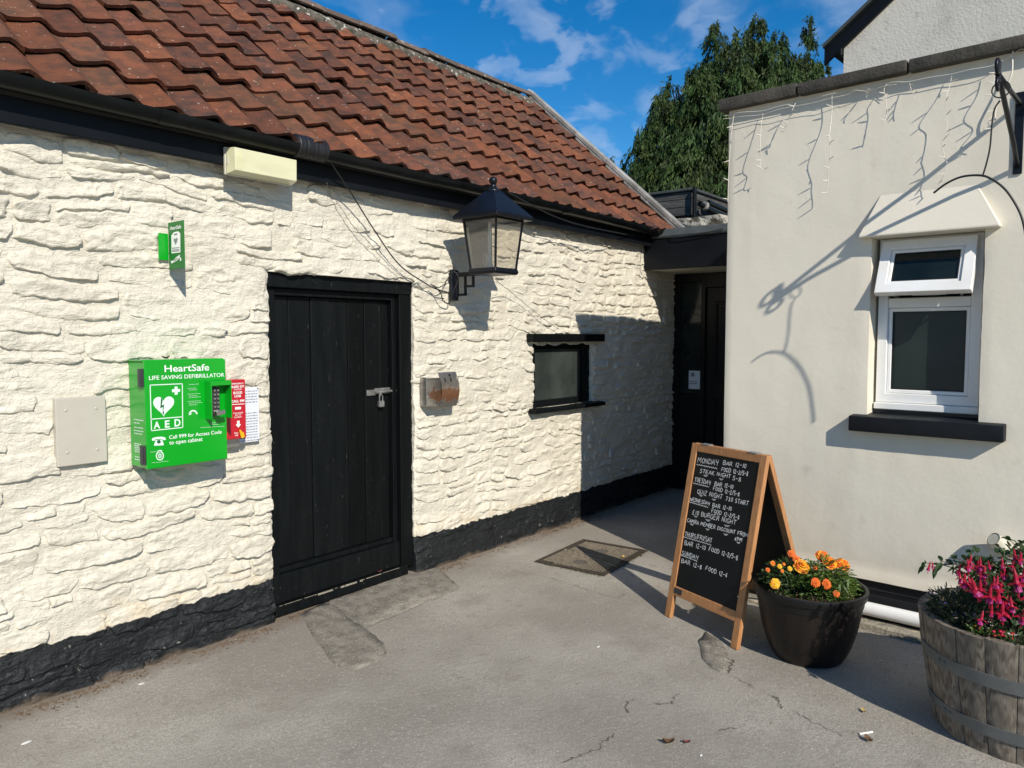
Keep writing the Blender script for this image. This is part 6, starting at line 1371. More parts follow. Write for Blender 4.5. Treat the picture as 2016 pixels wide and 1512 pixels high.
mb = MB(); mb.lathe([(.248, .314), (.260, .318), (.266, .343), (.263, .353), (.251, .355), (.243, .346), (.238, .27)], PC, 64); fin('rim', mb, M['pot_band'], pot, smooth=True, ang=50)
mb = MB(); n = 24; vs = [(PC[0], PC[1], .305)]; rs = random.Random(2)
for j in range(1, 7):
    for k in range(n): t = 2 * math.pi * k / n; r = .2385 * j / 6; vs.append((PC[0] + r * math.cos(t), PC[1] + r * math.sin(t), .300 + rs.uniform(-.008, .010)))
fs = [(0, 1 + k, 1 + (k + 1) % n) for k in range(n)] + [(1 + (j - 1) * n + k, 1 + j * n + k, 1 + j * n + (k + 1) % n, 1 + (j - 1) * n + (k + 1) % n) for j in range(1, 6) for k in range(n)]
mb.add(vs, fs); fin('soil', mb, M['soil'], pot, smooth='all')
def pompom(c, r, ax, ma, mb_, name, parent, seed, flat_=.72):
    rs = random.Random(seed); m = MB(); ax = np.asarray(ax, float); ax /= np.linalg.norm(ax); a = np.cross(ax, (0.3, .2, 1)); a /= np.linalg.norm(a); b = np.cross(ax, a)
    for ring, (rad, h, n, L_) in enumerate(((1.0, -.10, 15, .46), (.86, .16, 15, .44), (.66, .36, 13, .40), (.44, .52, 10, .36), (.22, .62, 7, .30), (.03, .68, 3, .24))):
        for k in range(n):
            t = 2 * math.pi * (k + rs.uniform(-.3, .3)) / n + ring; rr = rad * rs.uniform(.9, 1.1); d = a * math.cos(t) + b * math.sin(t); w = np.cross(ax, d); tilt = .15 + (1 - rad) * 1.1
            o = d * (rr - L_) * r + ax * h * r * flat_ * .75; tip = d * rr * r + ax * (h + L_ * tilt * .6 + rs.uniform(-.05, .05)) * r * flat_; md = (o + tip) / 2 + ax * .07 * r; ww = r * L_ * .52
            e1, e2 = tip - w * ww * .9 - ax * .05 * r * rs.uniform(-1, 2), tip + w * ww * .9 - ax * .05 * r * rs.uniform(-1, 2)
            m.add([c + o - w * ww * .4, c + o + w * ww * .4, c + md + w * ww * .9, c + e2, c + tip + d * r * .04, c + e1, c + md - w * ww * .9], [(0, 1, 2, 6), (6, 2, 3, 4), (6, 4, 5)], 1 if rs.random() < .30 else 0)
    m.ball(c - ax * r * .30, r * .42, 8, 5, 2); m.tube([c - ax * r * .2, c - ax * r * 1.1], r * .16, 5, 2)
    return fin(name, m, [ma, mb_, M['gr_stem']], parent)
ZF = lambda x, y: (1460 + x / 5.815, 1070 + y / 5.815)
heads = [(570, 118, 44, 'orange', 'rustred', -.10), (628, 182, 48, 'orange', 'rustred', -.06), (688, 262, 92, 'gold', 'orange', .0), (925, 148, 76, 'orange', 'gold', -.10), (1012, 220, 86, 'gold', 'orange', -.04), (1148, 246, 86, 'orange', 'gold', -.05), (388, 460, 58, 'lemon', 'gold', .13), (850, 450, 54, 'orange', 'rustred', .15), (974, 464, 58, 'orange', 'rustred', .15), (1087, 572, 38, 'rustred', 'orange', .17),
         (357, 228, 30, 'orange', 'gold', .02), (300, 302, 26, 'orange', 'rustred', .06), (436, 262, 28, 'lemon', 'gold', .02), (485, 236, 18, 'orange', 'gold', .0), (465, 316, 20, 'orange', 'gold', .05), (553, 288, 28, 'lemon', 'gold', .02), (845, 276, 28, 'orange', 'rustred', -.02)]
mgA = thing('marigold_plant', PC + np.array([-.06, .08, .30]), 'marigold plant in left half of the brown pot, with one low yellow flower', 'plant', 'marigolds in the brown pot')
mgB = thing('marigold_plant', PC + np.array([.03, -.09, .30]), 'marigold plant in right half of the brown pot, with large orange heads on top', 'plant', 'marigolds in the brown pot')
rs = random.Random(3); stems = {id(mgA): MB(), id(mgB): MB()}; allh = []
for i, (x, y, r, a, b, push) in enumerate(heads):
    c = facing(*ZF(x, y), PC, push); dep = (c - EYE) @ FW; R_ = r / 5.815 * dep / FPX; par = mgA if x < 790 else mgB
    ax = np.array([-.45, -.5, 1.0]) if r > 60 else np.array([-.75, -.75, .55]); ax = ax + np.array([rs.gauss(0, .12) for _ in range(3)])
    pompom(c, R_, ax, M[a], M[b], 'flower', par, 100 + i); base = np.array(par.matrix_basis.translation) + np.array([rs.uniform(-.06, .06), rs.uniform(-.06, .06), 0]); mid = (c + base) / 2 + np.array([rs.uniform(-.02, .02), rs.uniform(-.02, .02), .02])
    stems[id(par)].tube([base, mid, c - ax / np.linalg.norm(ax) * R_ * .9], .0028, 5); allh.append((c, R_, par))
for par in (mgA, mgB): fin('stem', stems[id(par)], M['gr_stem'], par, smooth='all')
rg = np.random.default_rng(5)
def marigold_leaves(par, cen, rx, ry, top, n, hue, sd):
    rg = np.random.default_rng(sd); P = []; D = []; Ln = []; Wd = []; Tn = []
    for i in range(n):
        a, rr = rg.uniform(0, 2 * math.pi), math.sqrt(rg.uniform(0, 1)); e = 1 - rr * rr * .55; z = .30 + (top - .30) * e * rg.uniform(.1, 1.0); b = np.array([cen[0] + rx * rr * math.cos(a), cen[1] + ry * rr * math.sin(a), z]); q = b[:2] - PC[:2]; rq = np.linalg.norm(q)
        if rq > .232 and z < .37: b[:2] = PC[:2] + q / rq * .228
        o = np.array([math.cos(a) * (.4 + rr), math.sin(a) * (.4 + rr), rg.uniform(.1, 1.1)]) + rg.normal(0, .25, 3); o /= np.linalg.norm(o); L_ = rg.uniform(.03, .058); sd_ = np.cross(o, UZ); sd_ /= np.linalg.norm(sd_) + 1e-9
        t0 = np.array(hue) * rg.uniform(.55, 1.45) * np.array([rg.uniform(.8, 1.25), 1, rg.uniform(.7, 1.2)])
        for k in range(5):                                     # pinnate leaf: pairs of leaflets along a rib
            f = .15 + .2 * k; bp = b + o * L_ * f - UZ * L_ * .25 * f * f
            for sgn in (-1, 1): P.append(bp); D.append(o * .75 + sd_ * sgn * .8 + rg.normal(0, .12, 3)); Ln.append(L_ * .36 * (1 - .35 * abs(f - .5))); Wd.append(.0024); Tn.append(t0 * rg.uniform(.85, 1.15))
        P.append(b + o * L_ * .9 - UZ * L_ * .2); D.append(o - UZ * .3); Ln.append(L_ * .35); Wd.append(.0026); Tn.append(t0)
    fo = blades('foliage', P, D, Ln, Wd, Tn, M['leaf'], par); tag(fo, kind='stuff')
cA = facing(*ZF(470, 420), PC, .03); cB = facing(*ZF(960, 400), PC, .02)
marigold_leaves(mgA, (PC[0] + .01, PC[1] + .085), .125, .11, .445, 460, (.045, .085, .022), 61); marigold_leaves(mgB, (PC[0] + .03, PC[1] - .065), .122, .112, .468, 520, (.085, .15, .022), 62)
# drooping long leaf and dried bits at the front
mb = MB(); 
for (x0, y0), (x1, y1), (x2, y2) in (((1150, 400), (1185, 500), (1228, 590)), ((1150, 390), (1215, 420), (1222, 540)), ((1140, 420), (1120, 480), (1132, 560))):
    a, b, c = facing(*ZF(x0, y0), PC, .1), facing(*ZF(x1, y1), PC, .14), facing(*ZF(x2, y2), PC, .16); w = RT * .006
    mb.add([a - w * .4, a + w * .4, b + w, b - w, c], [(0, 1, 2, 3), (3, 2, 4)])
o = fin('long_leaf', mb, M['gr_stem'], mgB)
P = []; D = []; Ln = []; Wd = []; Tn = []
for i in range(420):
    a = rg.uniform(0, 2 * math.pi); r = .2 * math.sqrt(rg.uniform(0, 1)); q = PC + np.array([r * math.cos(a), r * math.sin(a), .302 + rg.uniform(0, .03)]); 
    if q @ FH > PC @ FH + .02: continue
    P.append(q); D.append(rg.normal(0, 1, 3) * (1, 1, .5)); Ln.append(rg.uniform(.015, .04)); Wd.append(.002); Tn.append(np.array([.13, .095, .05]) * rg.uniform(.3, 1.6))
dl_ = blades('dry_leaf_litter', P, D, Ln, Wd, Tn, M['leaf'], pot); tag(dl_, kind='stuff')

# ================================================================== HALF BARREL WITH FUCHSIA
def _barrel():
    t = onZ(1838, 1400)[:2]; u = t / np.linalg.norm(t); rb_ = .315; c = t + rb_ * np.array([u[1], -u[0]])
    w = ray(1807, 1184); l = np.linalg.norm(w[:2]); w = w / l; rt_ = abs(w[0] * c[1] - w[1] * c[0]); return c, rb_, rt_, 1.56 + w[2] * (w[:2] @ c)
_c, BB_, BT_, BH = _barrel(); BCp = np.array([_c[0], _c[1], 0]); BH = round(BH, 3); print('barrel', BCp, BB_, BT_)
bar = thing('half_barrel', BCp, 'weathered grey oak half barrel planter with two metal hoops, at right edge', 'barrel planter')
NS = 22; rs = random.Random(7)
def brad(z): t = z / BH; return BB_ + (BT_ - BB_) * (1.28 * t - .28 * t * t)
for i in range(NS):
    a0 = 2 * math.pi * (i + .012) / NS; a1 = 2 * math.pi * (i + .988) / NS; ht_ = BH + rs.uniform(-.006, .006); dr = rs.uniform(-.0025, .0025); zs = np.linspace(0, 1, 9) * ht_; vs = []
    for z in zs:
        for a, d in ((a0, -.004), (a0 * .8 + a1 * .2, 0), ((a0 + a1) / 2, .001), (a0 * .2 + a1 * .8, 0), (a1, -.004), (a1, -.032), (a0, -.032)):
            r = brad(z) + d + dr; vs.append((BCp[0] + r * math.cos(a), BCp[1] + r * math.sin(a), z))
    fs = [(j * 7 + k, j * 7 + (k + 1) % 7, (j + 1) * 7 + (k + 1) % 7, (j + 1) * 7 + k) for j in range(8) for k in range(7)] + [tuple(8 * 7 + k for k in range(7)), tuple(range(7))[::-1]]
    mb = MB(); mb.add(vs, fs); fin('stave', mb, M['barrel'], bar, smooth=True, ang=30)
for z, h in ((.305, .050), (.105, .046)):
    mb = MB(); mb.lathe([(brad(z - h / 2) - .002, z - h / 2), (brad(z - h / 2) + .0045, z - h / 2), (brad(z + h / 2) + .0045, z + h / 2), (brad(z + h / 2) - .002, z + h / 2)], BCp, 64); hp_ = fin('hoop', mb, M['hoop'], bar, smooth=True, ang=40)
    mb = MB()
    for a in (2.35, 2.42): mb.ball(BCp + np.array([(brad(z) + .0045) * math.cos(a), (brad(z) + .0045) * math.sin(a), z]), .007, 8, 5)
    fin('rivet', mb, M['hoop'], hp_, smooth='all')
mb = MB(); n = 28; vs = [(BCp[0], BCp[1], .425)]
for j in range(1, 7):
    for k in range(n): t = 2 * math.pi * k / n; r = (brad(.42) - .03) * j / 6; vs.append((BCp[0] + r * math.cos(t), BCp[1] + r * math.sin(t), .42 + rs.uniform(-.012, .012)))
mb.add(vs, [(0, 1 + k, 1 + (k + 1) % n) for k in range(n)] + [(1 + (j - 1) * n + k, 1 + j * n + k, 1 + j * n + (k + 1) % n, 1 + (j - 1) * n + (k + 1) % n) for j in range(1, 6) for k in range(n)]); fin('soil', mb, M['soil'], bar, smooth='all')
# ---- fuchsia
fu = thing('fuchsia_bush', BCp + np.array([-.0, -.02, .42]), 'bushy fuchsia with hanging crimson and magenta flowers, growing in the barrel', 'plant')
ZB_ = lambda x, y: (1800 + x / 5.6, 1030 + y / 5.6)
FC = BCp + np.array([0, 0, .42]); rs = random.Random(17); smb = MB(); LP = []; LD = []; LL = []; LW = []; LT = []
rgf = np.random.default_rng(8)
tips = [(130, 440, -.02), (300, 420, .0), (470, 390, .0), (640, 310, -.05), (560, 470, .06), (740, 440, .05), (840, 400, .0), (960, 340, .0), (1060, 190, -.05), (1080, 330, .02), (1190, 220, .0), (820, 560, .12), (940, 620, .12), (1100, 560, .12), (1180, 700, .12), (700, 640, .10), (1020, 800, .16), (860, 760, .15), (640, 560, .08), (1140, 420, .05), (1180, 980, .18), (1060, 700, .15), (1260, 300, .05), (1330, 480, .1), (1400, 250, 0), (1450, 600, .1), (1300, 760, .14), (1560, 420, .0), (1620, 640, .08)]
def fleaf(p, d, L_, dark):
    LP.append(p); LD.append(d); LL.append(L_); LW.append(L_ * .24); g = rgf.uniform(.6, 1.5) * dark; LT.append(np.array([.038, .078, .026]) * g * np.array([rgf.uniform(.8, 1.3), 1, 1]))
for i, (x, y, push) in enumerate(tips):
    tip = facing(*ZB_(x, y), FC, push + .04); base = FC + np.array([rs.uniform(-.06, .06), rs.uniform(-.08, .08), 0]); up = base + (tip - base) * .5 + np.array([0, 0, .09 + .04 * rs.random()])
    pts = [base * (1 - t) ** 2 + up * 2 * t * (1 - t) + tip * t * t for t in np.linspace(0, 1, 8)]; smb.tube(pts, [.0045 * (1 - .7 * k / 7) for k in range(8)], 5)
    for k in range(1, 8):
        for rep in range(3 if k > 3 else 2):
            t = pts[min(k + 1, 7)] - pts[k - 1]; t /= np.linalg.norm(t); a = rgf.uniform(0, 2 * math.pi); s1 = np.cross(t, UZ); s1 /= np.linalg.norm(s1) + 1e-9; s2 = np.cross(t, s1)
            fleaf(pts[k] + rgf.normal(0, .004, 3), t * .5 + s1 * math.cos(a) + s2 * math.sin(a) + np.array([0, 0, -.15]), rgf.uniform(.024, .050), 1.0)
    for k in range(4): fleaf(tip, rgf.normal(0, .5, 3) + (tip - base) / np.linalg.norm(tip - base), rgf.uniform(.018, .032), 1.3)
for i in range(900):
    q = rgf.normal(0, 1, 3); q /= np.linalg.norm(q); p = FC + np.array([0, -.03, .13]) + q * np.array([.22, .26, .19]) * rgf.uniform(.30, 1.0)
    if p[2] < .43: continue
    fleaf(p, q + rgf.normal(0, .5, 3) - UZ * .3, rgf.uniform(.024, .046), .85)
fin('stem', smb, M['stem'], fu, smooth='all')
tag(blades('foliage', LP, LD, LL, LW, LT, M['leaf'], fu, fold=.35, seg=3, droop=.25), kind='stuff')
def fuchsia(c, s, seed):
    rs = random.Random(seed); m = MB(); tl = np.array([rs.gauss(0, .12), rs.gauss(0, .12), 1.0]); tl /= np.linalg.norm(tl); a = np.cross(tl, (1, .2, 0)); a /= np.linalg.norm(a); b = np.cross(tl, a)
    m.tube([c + tl * s * 1.15, c + tl * s * .8], [s * .035, s * .10], 6, 0); m.tube([c + tl * s * .8, c + tl * s * .5, c + tl * s * .3], [s * .13, s * .11, s * .16], 8, 0)
    for k in range(4):
        t = math.pi / 2 * k + seed; d = a * math.cos(t) + b * math.sin(t); w = np.cross(tl, d); f = rs.uniform(.5, 1.0)
        p0, p1, p2 = c + tl * s * .32, c + tl * s * (.30) + d * s * .32, c + tl * s * (.22 - .32 * (1 - f)) + d * s * (.55 + .15 * f)
        m.add([p0 - w * s * .09, p0 + w * s * .09, p1 + w * s * .16, p2, p1 - w * s * .16], [(0, 1, 2, 4), (4, 2, 3)], 0)
    for k in range(7):
        t = 2 * math.pi * k / 7 + .3; d = a * math.cos(t) + b * math.sin(t); w = np.cross(tl, d)
        p0, p1, p2 = c + tl * s * .30 + d * s * .05, c + d * s * .17 + tl * s * .05, c + d * s * .22 - tl * s * .17
        m.add([p0 - w * s * .05, p0 + w * s * .05, p1 + w * s * .13, p2 + w * s * .09, p2 - w * s * .09, p1 - w * s * .13], [(0, 1, 2, 5), (5, 2, 3, 4)], 1)
    for k in range(4): d = a * rs.gauss(0, .06) + b * rs.gauss(0, .06); m.tube([c + tl * s * .1, c - tl * s * (.45 + .2 * rs.random()) + d * s], s * .016, 4, 0)
    return fin('flower', m, [M['sepal'], M['corolla']], fu)
fl = [(155, 510, .7, 0), (205, 490, .5, 0), (610, 470, 1.0, .08), (600, 510, .9, .1), (730, 500, 1.0, .08), (690, 500, .8, .04), (740, 600, 1.0, .1), (560, 690, 1.3, .08), (640, 740, 1.3, .1), (730, 780, 1.4, .13), (830, 850, 1.5, .15), (930, 850, 1.4, .15), (975, 1040, 1.4, .19), (1140, 720, 1.9, .14), (975, 490, .9, .07), (990, 600, 1.0, .1), (1110, 390, .9, .06), (1170, 430, 1.0, .08), (1080, 960, 1.2, .17), (1190, 1080, 1.5, .18), (490, 560, .9, .07), (510, 640, .9, .08), (850, 1010, .9, .17), (730, 1100, 1.1, .18), (1070, 500, .7, .08), (830, 490, .6, .07), (1200, 620, 1.2, .13), (940, 760, 1.0, .14), (880, 700, .9, .12), (1240, 860, 1.3, .15), (780, 650, .9, .1), (1320, 640, 1.2, .12), (1350, 940, 1.3, .15), (1440, 760, 1.2, .12)]
_r = random.Random(44); fl = fl + [(x + _r.uniform(-60, 70), y + _r.uniform(-70, 60), s * _r.uniform(.75, 1.1), push + _r.uniform(-.03, .03)) for x, y, s, push in fl[3::3]]
for i, (x, y, s, push) in enumerate(fl): fuchsia(facing(*ZB_(x, y), FC, push + .05), .031 * s + .006, i)
mb = MB(); rs = random.Random(23)
for i in range(9): q = facing(*ZB_(960 + rs.uniform(-90, 130), 1215 + rs.uniform(-30, 60)), FC, .22); mb.ball(q, rs.uniform(.004, .008), 6, 4, 0, (1.6, 1, .6))
# fallen petals lie on the soil
o = tag(fin('fallen_petal', mb, M['sepal'], fu), kind='stuff')
# ---- low bedding plants along the barrel's near rim
def bedding(name, px, py, push, rx, n, hue, lab, petals, npet, seed, hgt=.05):
    c = facing(*ZB_(px, py), FC, push); c[2] = .425; rr_ = np.linalg.norm(c[:2] - BCp[:2]); lim = brad(.42) - .035 - rx * .8; c[:2] = BCp[:2] + (c[:2] - BCp[:2]) * min(1, lim / rr_); t = thing(name, c, lab, 'plant', 'low bedding plants in the barrel'); rg = np.random.default_rng(seed); P = []; D = []; Ln = []; Wd = []; Tn = []
    for i in range(n):
        a, r = rg.uniform(0, 2 * math.pi), rx * math.sqrt(rg.uniform(0, 1)); P.append(c + np.array([r * math.cos(a), r * math.sin(a), rg.uniform(0, hgt)])); D.append(np.array([math.cos(a), math.sin(a), rg.uniform(.2, 1.6)]) + rg.normal(0, .3, 3)); Ln.append(rg.uniform(.014, .034)); Wd.append(rg.uniform(.002, .004)); Tn.append(np.array(hue) * rg.uniform(.5, 1.5))
    tag(blades('foliage', P, D, Ln, Wd, Tn, M['leaf'], t), kind='stuff')
    for k in range(npet):
        a, r = rg.uniform(0, 2 * math.pi), rx * math.sqrt(rg.uniform(0, 1)); q = c + np.array([r * math.cos(a), r * math.sin(a), hgt + rg.uniform(-.01, .012)]); mb = MB(); s = rg.uniform(.006, .010) if npet > 3 else .017
        for j in range(5): b = 2 * math.pi * j / 5; d = np.array([math.cos(b), math.sin(b), .25]); w = np.array([-math.sin(b), math.cos(b), 0]); mb.add([q, q + d * s * .7 - w * s * .35, q + d * s, q + d * s * .7 + w * s * .35], [(0, 1, 2, 3)])
        mb.ball(q + UZ * .001, s * .2, 6, 4, 1); fin('flower', mb, [petals, M['gold']], t)
bedding('bedding_plant', 190, 890, .16, .075, 420, (.030, .045, .028), 'low trailing plant with tiny pale and violet flowers at the left of the barrel rim', M['pale_petal'], 14, 71, .055)
bedding('bedding_plant', 150, 850, .10, .05, 200, (.030, .045, .03), 'low plant with violet flowers tucked against the left rear of the barrel rim', M['violet_petal'], 5, 72, .06)
bedding('bedding_plant', 440, 1060, .27, .055, 420, (.09, .15, .03), 'tuft of bright green fine leaves at the front of the barrel', M['gold'], 2, 73, .045)
bedding('bedding_plant', 620, 1140, .28, .04, 130, (.06, .1, .03), 'small plant with a single pink flower at the front of the barrel', M['pink_petal'], 1, 74, .035)
bedding('bedding_plant', 1090, 1210, .29, .06, 300, (.06, .1, .035), 'spreading green plant at the right front of the barrel', M['pale_petal'], 2, 75, .045)
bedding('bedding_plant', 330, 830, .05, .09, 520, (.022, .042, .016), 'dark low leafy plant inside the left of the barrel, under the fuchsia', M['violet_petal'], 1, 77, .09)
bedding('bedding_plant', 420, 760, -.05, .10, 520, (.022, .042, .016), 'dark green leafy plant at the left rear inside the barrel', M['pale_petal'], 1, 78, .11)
bedding('bedding_plant', 270, 700, -.12, .03, 60, (.03, .05, .02), 'dark upright shoot at the back of the barrel rim', M['pale_petal'], 0, 76, .10)

# ================================================================== HANGING BASKET BRACKET AND WIRE ARCH
HS = 1.492; hb_ = thing('basket_bracket', RP(HS, 0, 2.34), 'black iron hanging basket bracket with scrolled end on the cream wall', 'bracket')
zt_ = 2.665
mb = MB(); mb.rbox(HS - .019, HS + .019, .003, .012, 2.335, zt_ + .055); fin('wall_strap', mb, M['lantern'], hb_, bevel=.002)
mb = MB(); mb.tube([RP(HS, .012, zt_), RP(HS, .565, zt_)], .011, 8); 
mb.tube([RP(HS, .565 - .03 * 0 + .034 * math.sin(t) * (1 - t / 9), zt_ + .034 - .034 * math.cos(t) * (1 - t / 12)) for t in np.linspace(0, 5.2, 18)], .0075, 8); fin('arm', mb, M['lantern'], hb_, smooth='all')
mb = MB(); mb.tube([RP(HS, .012, 2.37), RP(HS, .14, 2.46), RP(HS, .46, 2.625), RP(HS, .555, zt_ - .010)], .011, 8); mb.tube([RP(HS, .55 + .03 * math.sin(t) * (1 - t / 10), zt_ - .042 + .030 * math.cos(t) * (1 - t / 12)) for t in np.linspace(0, 5.2, 18)], .007, 8); fin('brace', mb, M['lantern'], hb_, smooth='all')
mb = MB(); mb.obox(RP(HS + .0, .545, zt_ + .015), RN * .014, RD * .008, UZ * .045); fin('hook', mb, M['lantern'], hb_, bevel=.004)
mb = MB(); mb.rbox(HS + .018, HS + .40, .012, .030, 2.628, 2.652); o = fin('sign_rail', mb, M['lantern'], bevel=.003); tag(o, 'dark metal rail leaving the picture at right, fixed beside the basket bracket', 'rail')
TIP = RP(HS, .50, 0); tz0 = 2.62
ha = thing('wire_arch', RP(1.44, .5, 2.26), 'black bent wire arch hanging on a thin wire from the basket bracket', 'wire arch')
f_ = lambda x, y: onP(x, y, RC + RN * .5, RN)
def curve3(pts, k=8):
    P = [np.asarray(p, float) for p in pts]; out = []
    for i in range(len(P) - 1):
        p0, p1, p2, p3 = P[max(i - 1, 0)], P[i], P[i + 1], P[min(i + 2, len(P) - 1)]
        for j in range(k): t = j / k; out.append(.5 * ((2 * p1) + (-p0 + p2) * t + (2 * p0 - 5 * p1 + 4 * p2 - p3) * t * t + (-p0 + 3 * p1 - 3 * p2 + p3) * t ** 3))
    return out + [P[-1]]
mb = MB(); mb.tube(curve3([f_(1838, 380), f_(1862, 362), f_(1890, 349), f_(1920, 345), f_(1945, 349), f_(1975, 369), f_(1997, 398), f_(2012, 430), f_(2020, 470), f_(2024, 520)]), .0048, 8); fin('arch', mb, M['cable'], ha, smooth='all')
mb = MB(); mb.tube(curve3([f_(1969, 198), f_(1958, 215), f_(1953, 245), f_(1949, 290), f_(1942, 322), f_(1934, 348)]), .0036, 8); mb.tube([RP(HS + .004, .5, 2.615) + (RD * math.cos(t) + UZ * math.sin(t)) * .034 for t in np.linspace(0, 2 * math.pi, 22)], .003, 6); fin('hanger', mb, M['cable'], ha, smooth='all')

# ================================================================== FAIRY LIGHTS
fl_ = thing('icicle_lights', RP(.02, .03, 2.87), 'white icicle fairy light string hung along the top of the cream wall', 'fairy lights')
def fw(x, y, o): 
    s, z = sz(x, y, o); return s, z
Zf = lambda x, y: (1200 + x / 2.4706, y / 2.4706)
main_pts = [(560, 565), (600, 556), (650, 548), (740, 540), (820, 520), (905, 500), (990, 480), (1080, 460), (1160, 440), (1200, 430), (1255, 424), (1340, 406), (1400, 402), (1455, 398), (1560, 378), (1660, 362), (1760, 340), (1875, 316), (1990, 246), (2016, 240)]
rs = random.Random(29); pts = []
for x, y in main_pts: s, z = sz(*Zf(x, y), .025); pts.append(RP(s, .022 + rs.uniform(0, .018), z))
for k in range(1, 5): pts.append(RP(1.47 + .3 * k, .03, 2.88 - .02 * (k % 2)))
mb = MB(); mb.tube(curve3(pts, 6), .0017, 5); fin('main_wire', mb, M['white_cable'], fl_, smooth='all')
mb = MB(); p2 = [p + np.array([0, 0, -.012 - .018 * rs.random()]) + RN * rs.uniform(-.004, .012) for p in pts[:13]]; mb.tube(curve3(p2, 6), .0014, 5); fin('main_wire', mb, M['white_cable'], fl_, smooth='all')
drops = [[(600, 560), (594, 660), (590, 760), (588, 880), (583, 985)], [(740, 545), (734, 620), (742, 720), (738, 780), (745, 822), (768, 822)], [(905, 502), (896, 530), (884, 560), (870, 600), (850, 630), (832, 646)], [(1080, 460), (1078, 560), (1076, 650), (1080, 700), (1076, 790), (1068, 840), (1062, 930), (1052, 940)], [(1256, 424), (1245, 450), (1262, 456), (1256, 480)],
         [(1345, 408), (1336, 440), (1346, 480), (1352, 540), (1346, 600)], [(1455, 398), (1464, 430), (1480, 455), (1486, 484)], [(1660, 364), (1652, 420), (1644, 480), (1640, 560), (1646, 660), (1622, 690), (1630, 760), (1646, 800), (1632, 860), (1600, 900)], [(1875, 318), (1872, 380), (1868, 450), (1870, 540), (1846, 600), (1862, 640)]]
for d in drops:
    P = []; 
    for i, (x, y) in enumerate(d): s, z = sz(*Zf(x, y), .04); P.append(RP(s, .028 + .026 * min(1, i / 2) + rs.uniform(-.010, .014), z))
    c = curve3(P, 5); mb = MB(); mb.tube(c, .0017, 5)
    for i in range(3, len(c) - 1, 4):
        a = rs.uniform(-1, 1); dv = RD * math.cos(a) * rs.choice([-1, 1]) * .75 + RN * rs.uniform(.1, 1.0) + UZ * rs.uniform(-.2, .5); dv /= np.linalg.norm(dv); mb.tube([c[i], c[i] + dv * .012, c[i] + dv * .034], [.0018, .003, .0016], 5)
    fin('dropper', mb, M['white_cable'], fl_)
q1, q2, q3 = RP(1.457, .02, 2.915), RP(1.455, .03, 2.80), RP(1.40, .035, 2.66)
mb = MB(); mb.tube(curve3([RP(1.60, .02, 2.93), RP(1.50, .02, 2.92), q1, q2, q3, RP(1.398, .035, 2.60)], 6), .0042, 6); fin('lead_wire', mb, M['white_cable'], fl_, smooth='all')

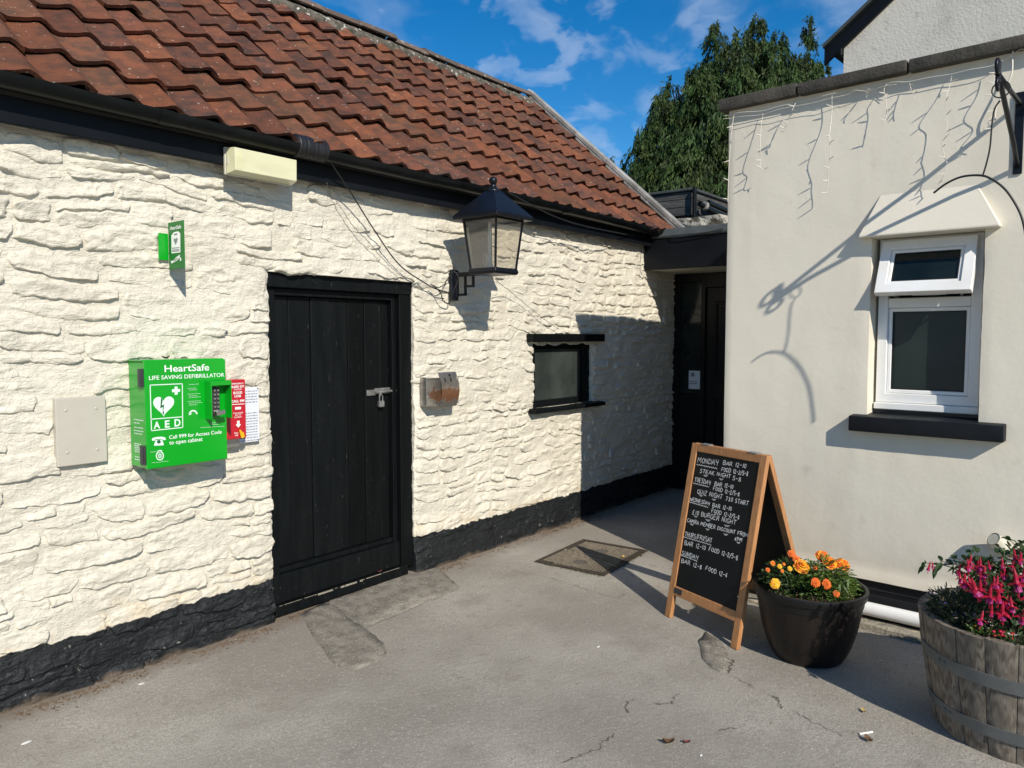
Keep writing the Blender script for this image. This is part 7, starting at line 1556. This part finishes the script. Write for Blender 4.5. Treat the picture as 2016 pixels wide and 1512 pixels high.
# ================================================================== CONIFERS
def conifer(name, tips, base, label, n_frond, seed, trunk_r=.22, dist=13.0):
    """tips: (px, py, spread, power, reach) - each leader is a cone of drooping boughs below its tip"""
    t = thing(name, base, label, 'tree', None); rg = np.random.default_rng(seed); dv = FH
    mb = MB(); LD_ = []
    for i, (px, py, k, pw, zlow) in enumerate(tips):
        d = ray(px, py); q = EYE + d * (dist + rg.uniform(-.5, .5)) / (d @ FW); LD_.append((q, k, pw, zlow))
        b = np.array([base[0], base[1], max(.2, q[2] * .35)]); mb.tube([b, (b + q) / 2 + np.array([0, 0, .1]), q - UZ * .9], [trunk_r * .6, trunk_r * .3, .015], 7)
    mb.tube([base, base + UZ * 2.5, base + UZ * 5], [trunk_r, trunk_r * .75, trunk_r * .4], 10); fin('trunk', mb, M['bark'], t, smooth='all')
    P = []; D = []; Ln = []; Wd = []; Tn = []
    wts = np.array([(q[2] - zl) ** 1.7 * k for q, k, pw, zl in LD_]); wts /= wts.sum()
    for (q, k, pw, zl), w in zip(LD_, wts):
        nb = max(10, int(n_frond * w / 34))
        for b in range(nb):                                    # a bough: outward, then arching down at its tip
            h = (q[2] - zl) * rg.uniform(0, 1) ** .75; R = k * (h + .06) ** pw * rg.uniform(.55, 1.22); a = rg.uniform(0, 2 * math.pi); o = np.array([math.cos(a), math.sin(a), 0]); side = np.array([-o[1], o[0], 0]); lift = rg.uniform(.12, .35)
            tone = rg.uniform(.45, 1.4); warm = rg.uniform(.72, 1.12)
            for f in range(34):
                s = rg.uniform(.12, 1.02) ** .8; drop = -lift * R * math.sin(s * 2.0) * .6 + .42 * min(R, 1.2) * s ** 3; spread = .16 * min(R, 1.0) * (1.15 - s * .6)
                p = q + o * R * s + np.array([0, 0, -h - drop]) + side * rg.normal(0, spread) + np.array([0, 0, rg.normal(0, .06)])
                dn = o * rg.uniform(.0, .55) + side * rg.normal(0, .28) + np.array([0, 0, -rg.uniform(.5, 1.3)]); L_ = rg.uniform(.13, .28) * (0.55 + .45 * min(1, h / 1.2)); dn /= np.linalg.norm(dn)
                tn = np.array([.044 * warm, .070, .018]) * tone * rg.uniform(.6, 1.5)
                for j in range(5):
                    P.append(p + dn * L_ * (.05 + .17 * j)); D.append(dn + side * (.5 if j % 2 else -.5) * rg.uniform(.3, 1.1) + rg.normal(0, .20, 3)); Ln.append(L_ * (.56 - .06 * j)); Wd.append(L_ * rg.uniform(.045, .085)); Tn.append(tn * rg.uniform(.8, 1.2))
        # upright leader with drooping whip
        for f in range(60):
            s = rg.uniform(0, 1); p = q + np.array([0, 0, -s * .55]) + rg.normal(0, .018 + .07 * s, 3); P.append(p); D.append(rg.normal(0, .6, 3) + np.array([0, 0, .35 - s])); Ln.append(rg.uniform(.06, .15)); Wd.append(.016); Tn.append(np.array([.045, .07, .02]) * rg.uniform(.7, 1.3))
    fo = blades('crown', P, D, Ln, Wd, Tn, M['conifer'], t, fold=.3, seg=1, droop=.12); return t
d = ray(1455, 660); TB = EYE + d * 13.2 / (d @ FW); TB[2] = 0
conifer('conifer_tree', [(1490, 30, .62, .80, 1.6), (1408, 50, .60, .85, 1.8), (1452, 62, .60, .85, 2.2), (1530, 62, .60, .8, 2.4), (1378, 118, .62, .85, 1.8), (1318, 150, .52, .8, 2.0), (1296, 205, .58, .75, 1.6), (1268, 272, .55, .62, 1.6), (1252, 338, .55, .6, 1.5), (1560, 118, .6, .8, 2.5), (1500, 130, .7, .85, 2.0), (1400, 200, .8, .8, 1.5)], TB, 'big dark green conifer with drooping sprays rising behind the porch', 92000, 5)
d = ray(1602, 660); TB2 = EYE + d * 14.5 / (d @ FW); TB2[2] = 0
conifer('conifer_tree', [(1592, 34, .36, .95, 3.5), (1600, 60, .30, .9, 3.5), (1625, 128, .45, .75, 3.6), (1570, 140, .5, .8, 3.4)], TB2, 'slimmer conifer with nodding top beside the weathered gable', 10000, 9, .14, 14.5)
d = ray(1205, 660); TB3 = EYE + d * 18 / (d @ FW); TB3[2] = 0
conifer('conifer_tree', [(1207, 312, .45, .8, 1.5), (1226, 345, .4, .8, 1.5)], TB3, 'tip of a small conifer just showing above the grey roof verge', 1500, 13, .12, 18)
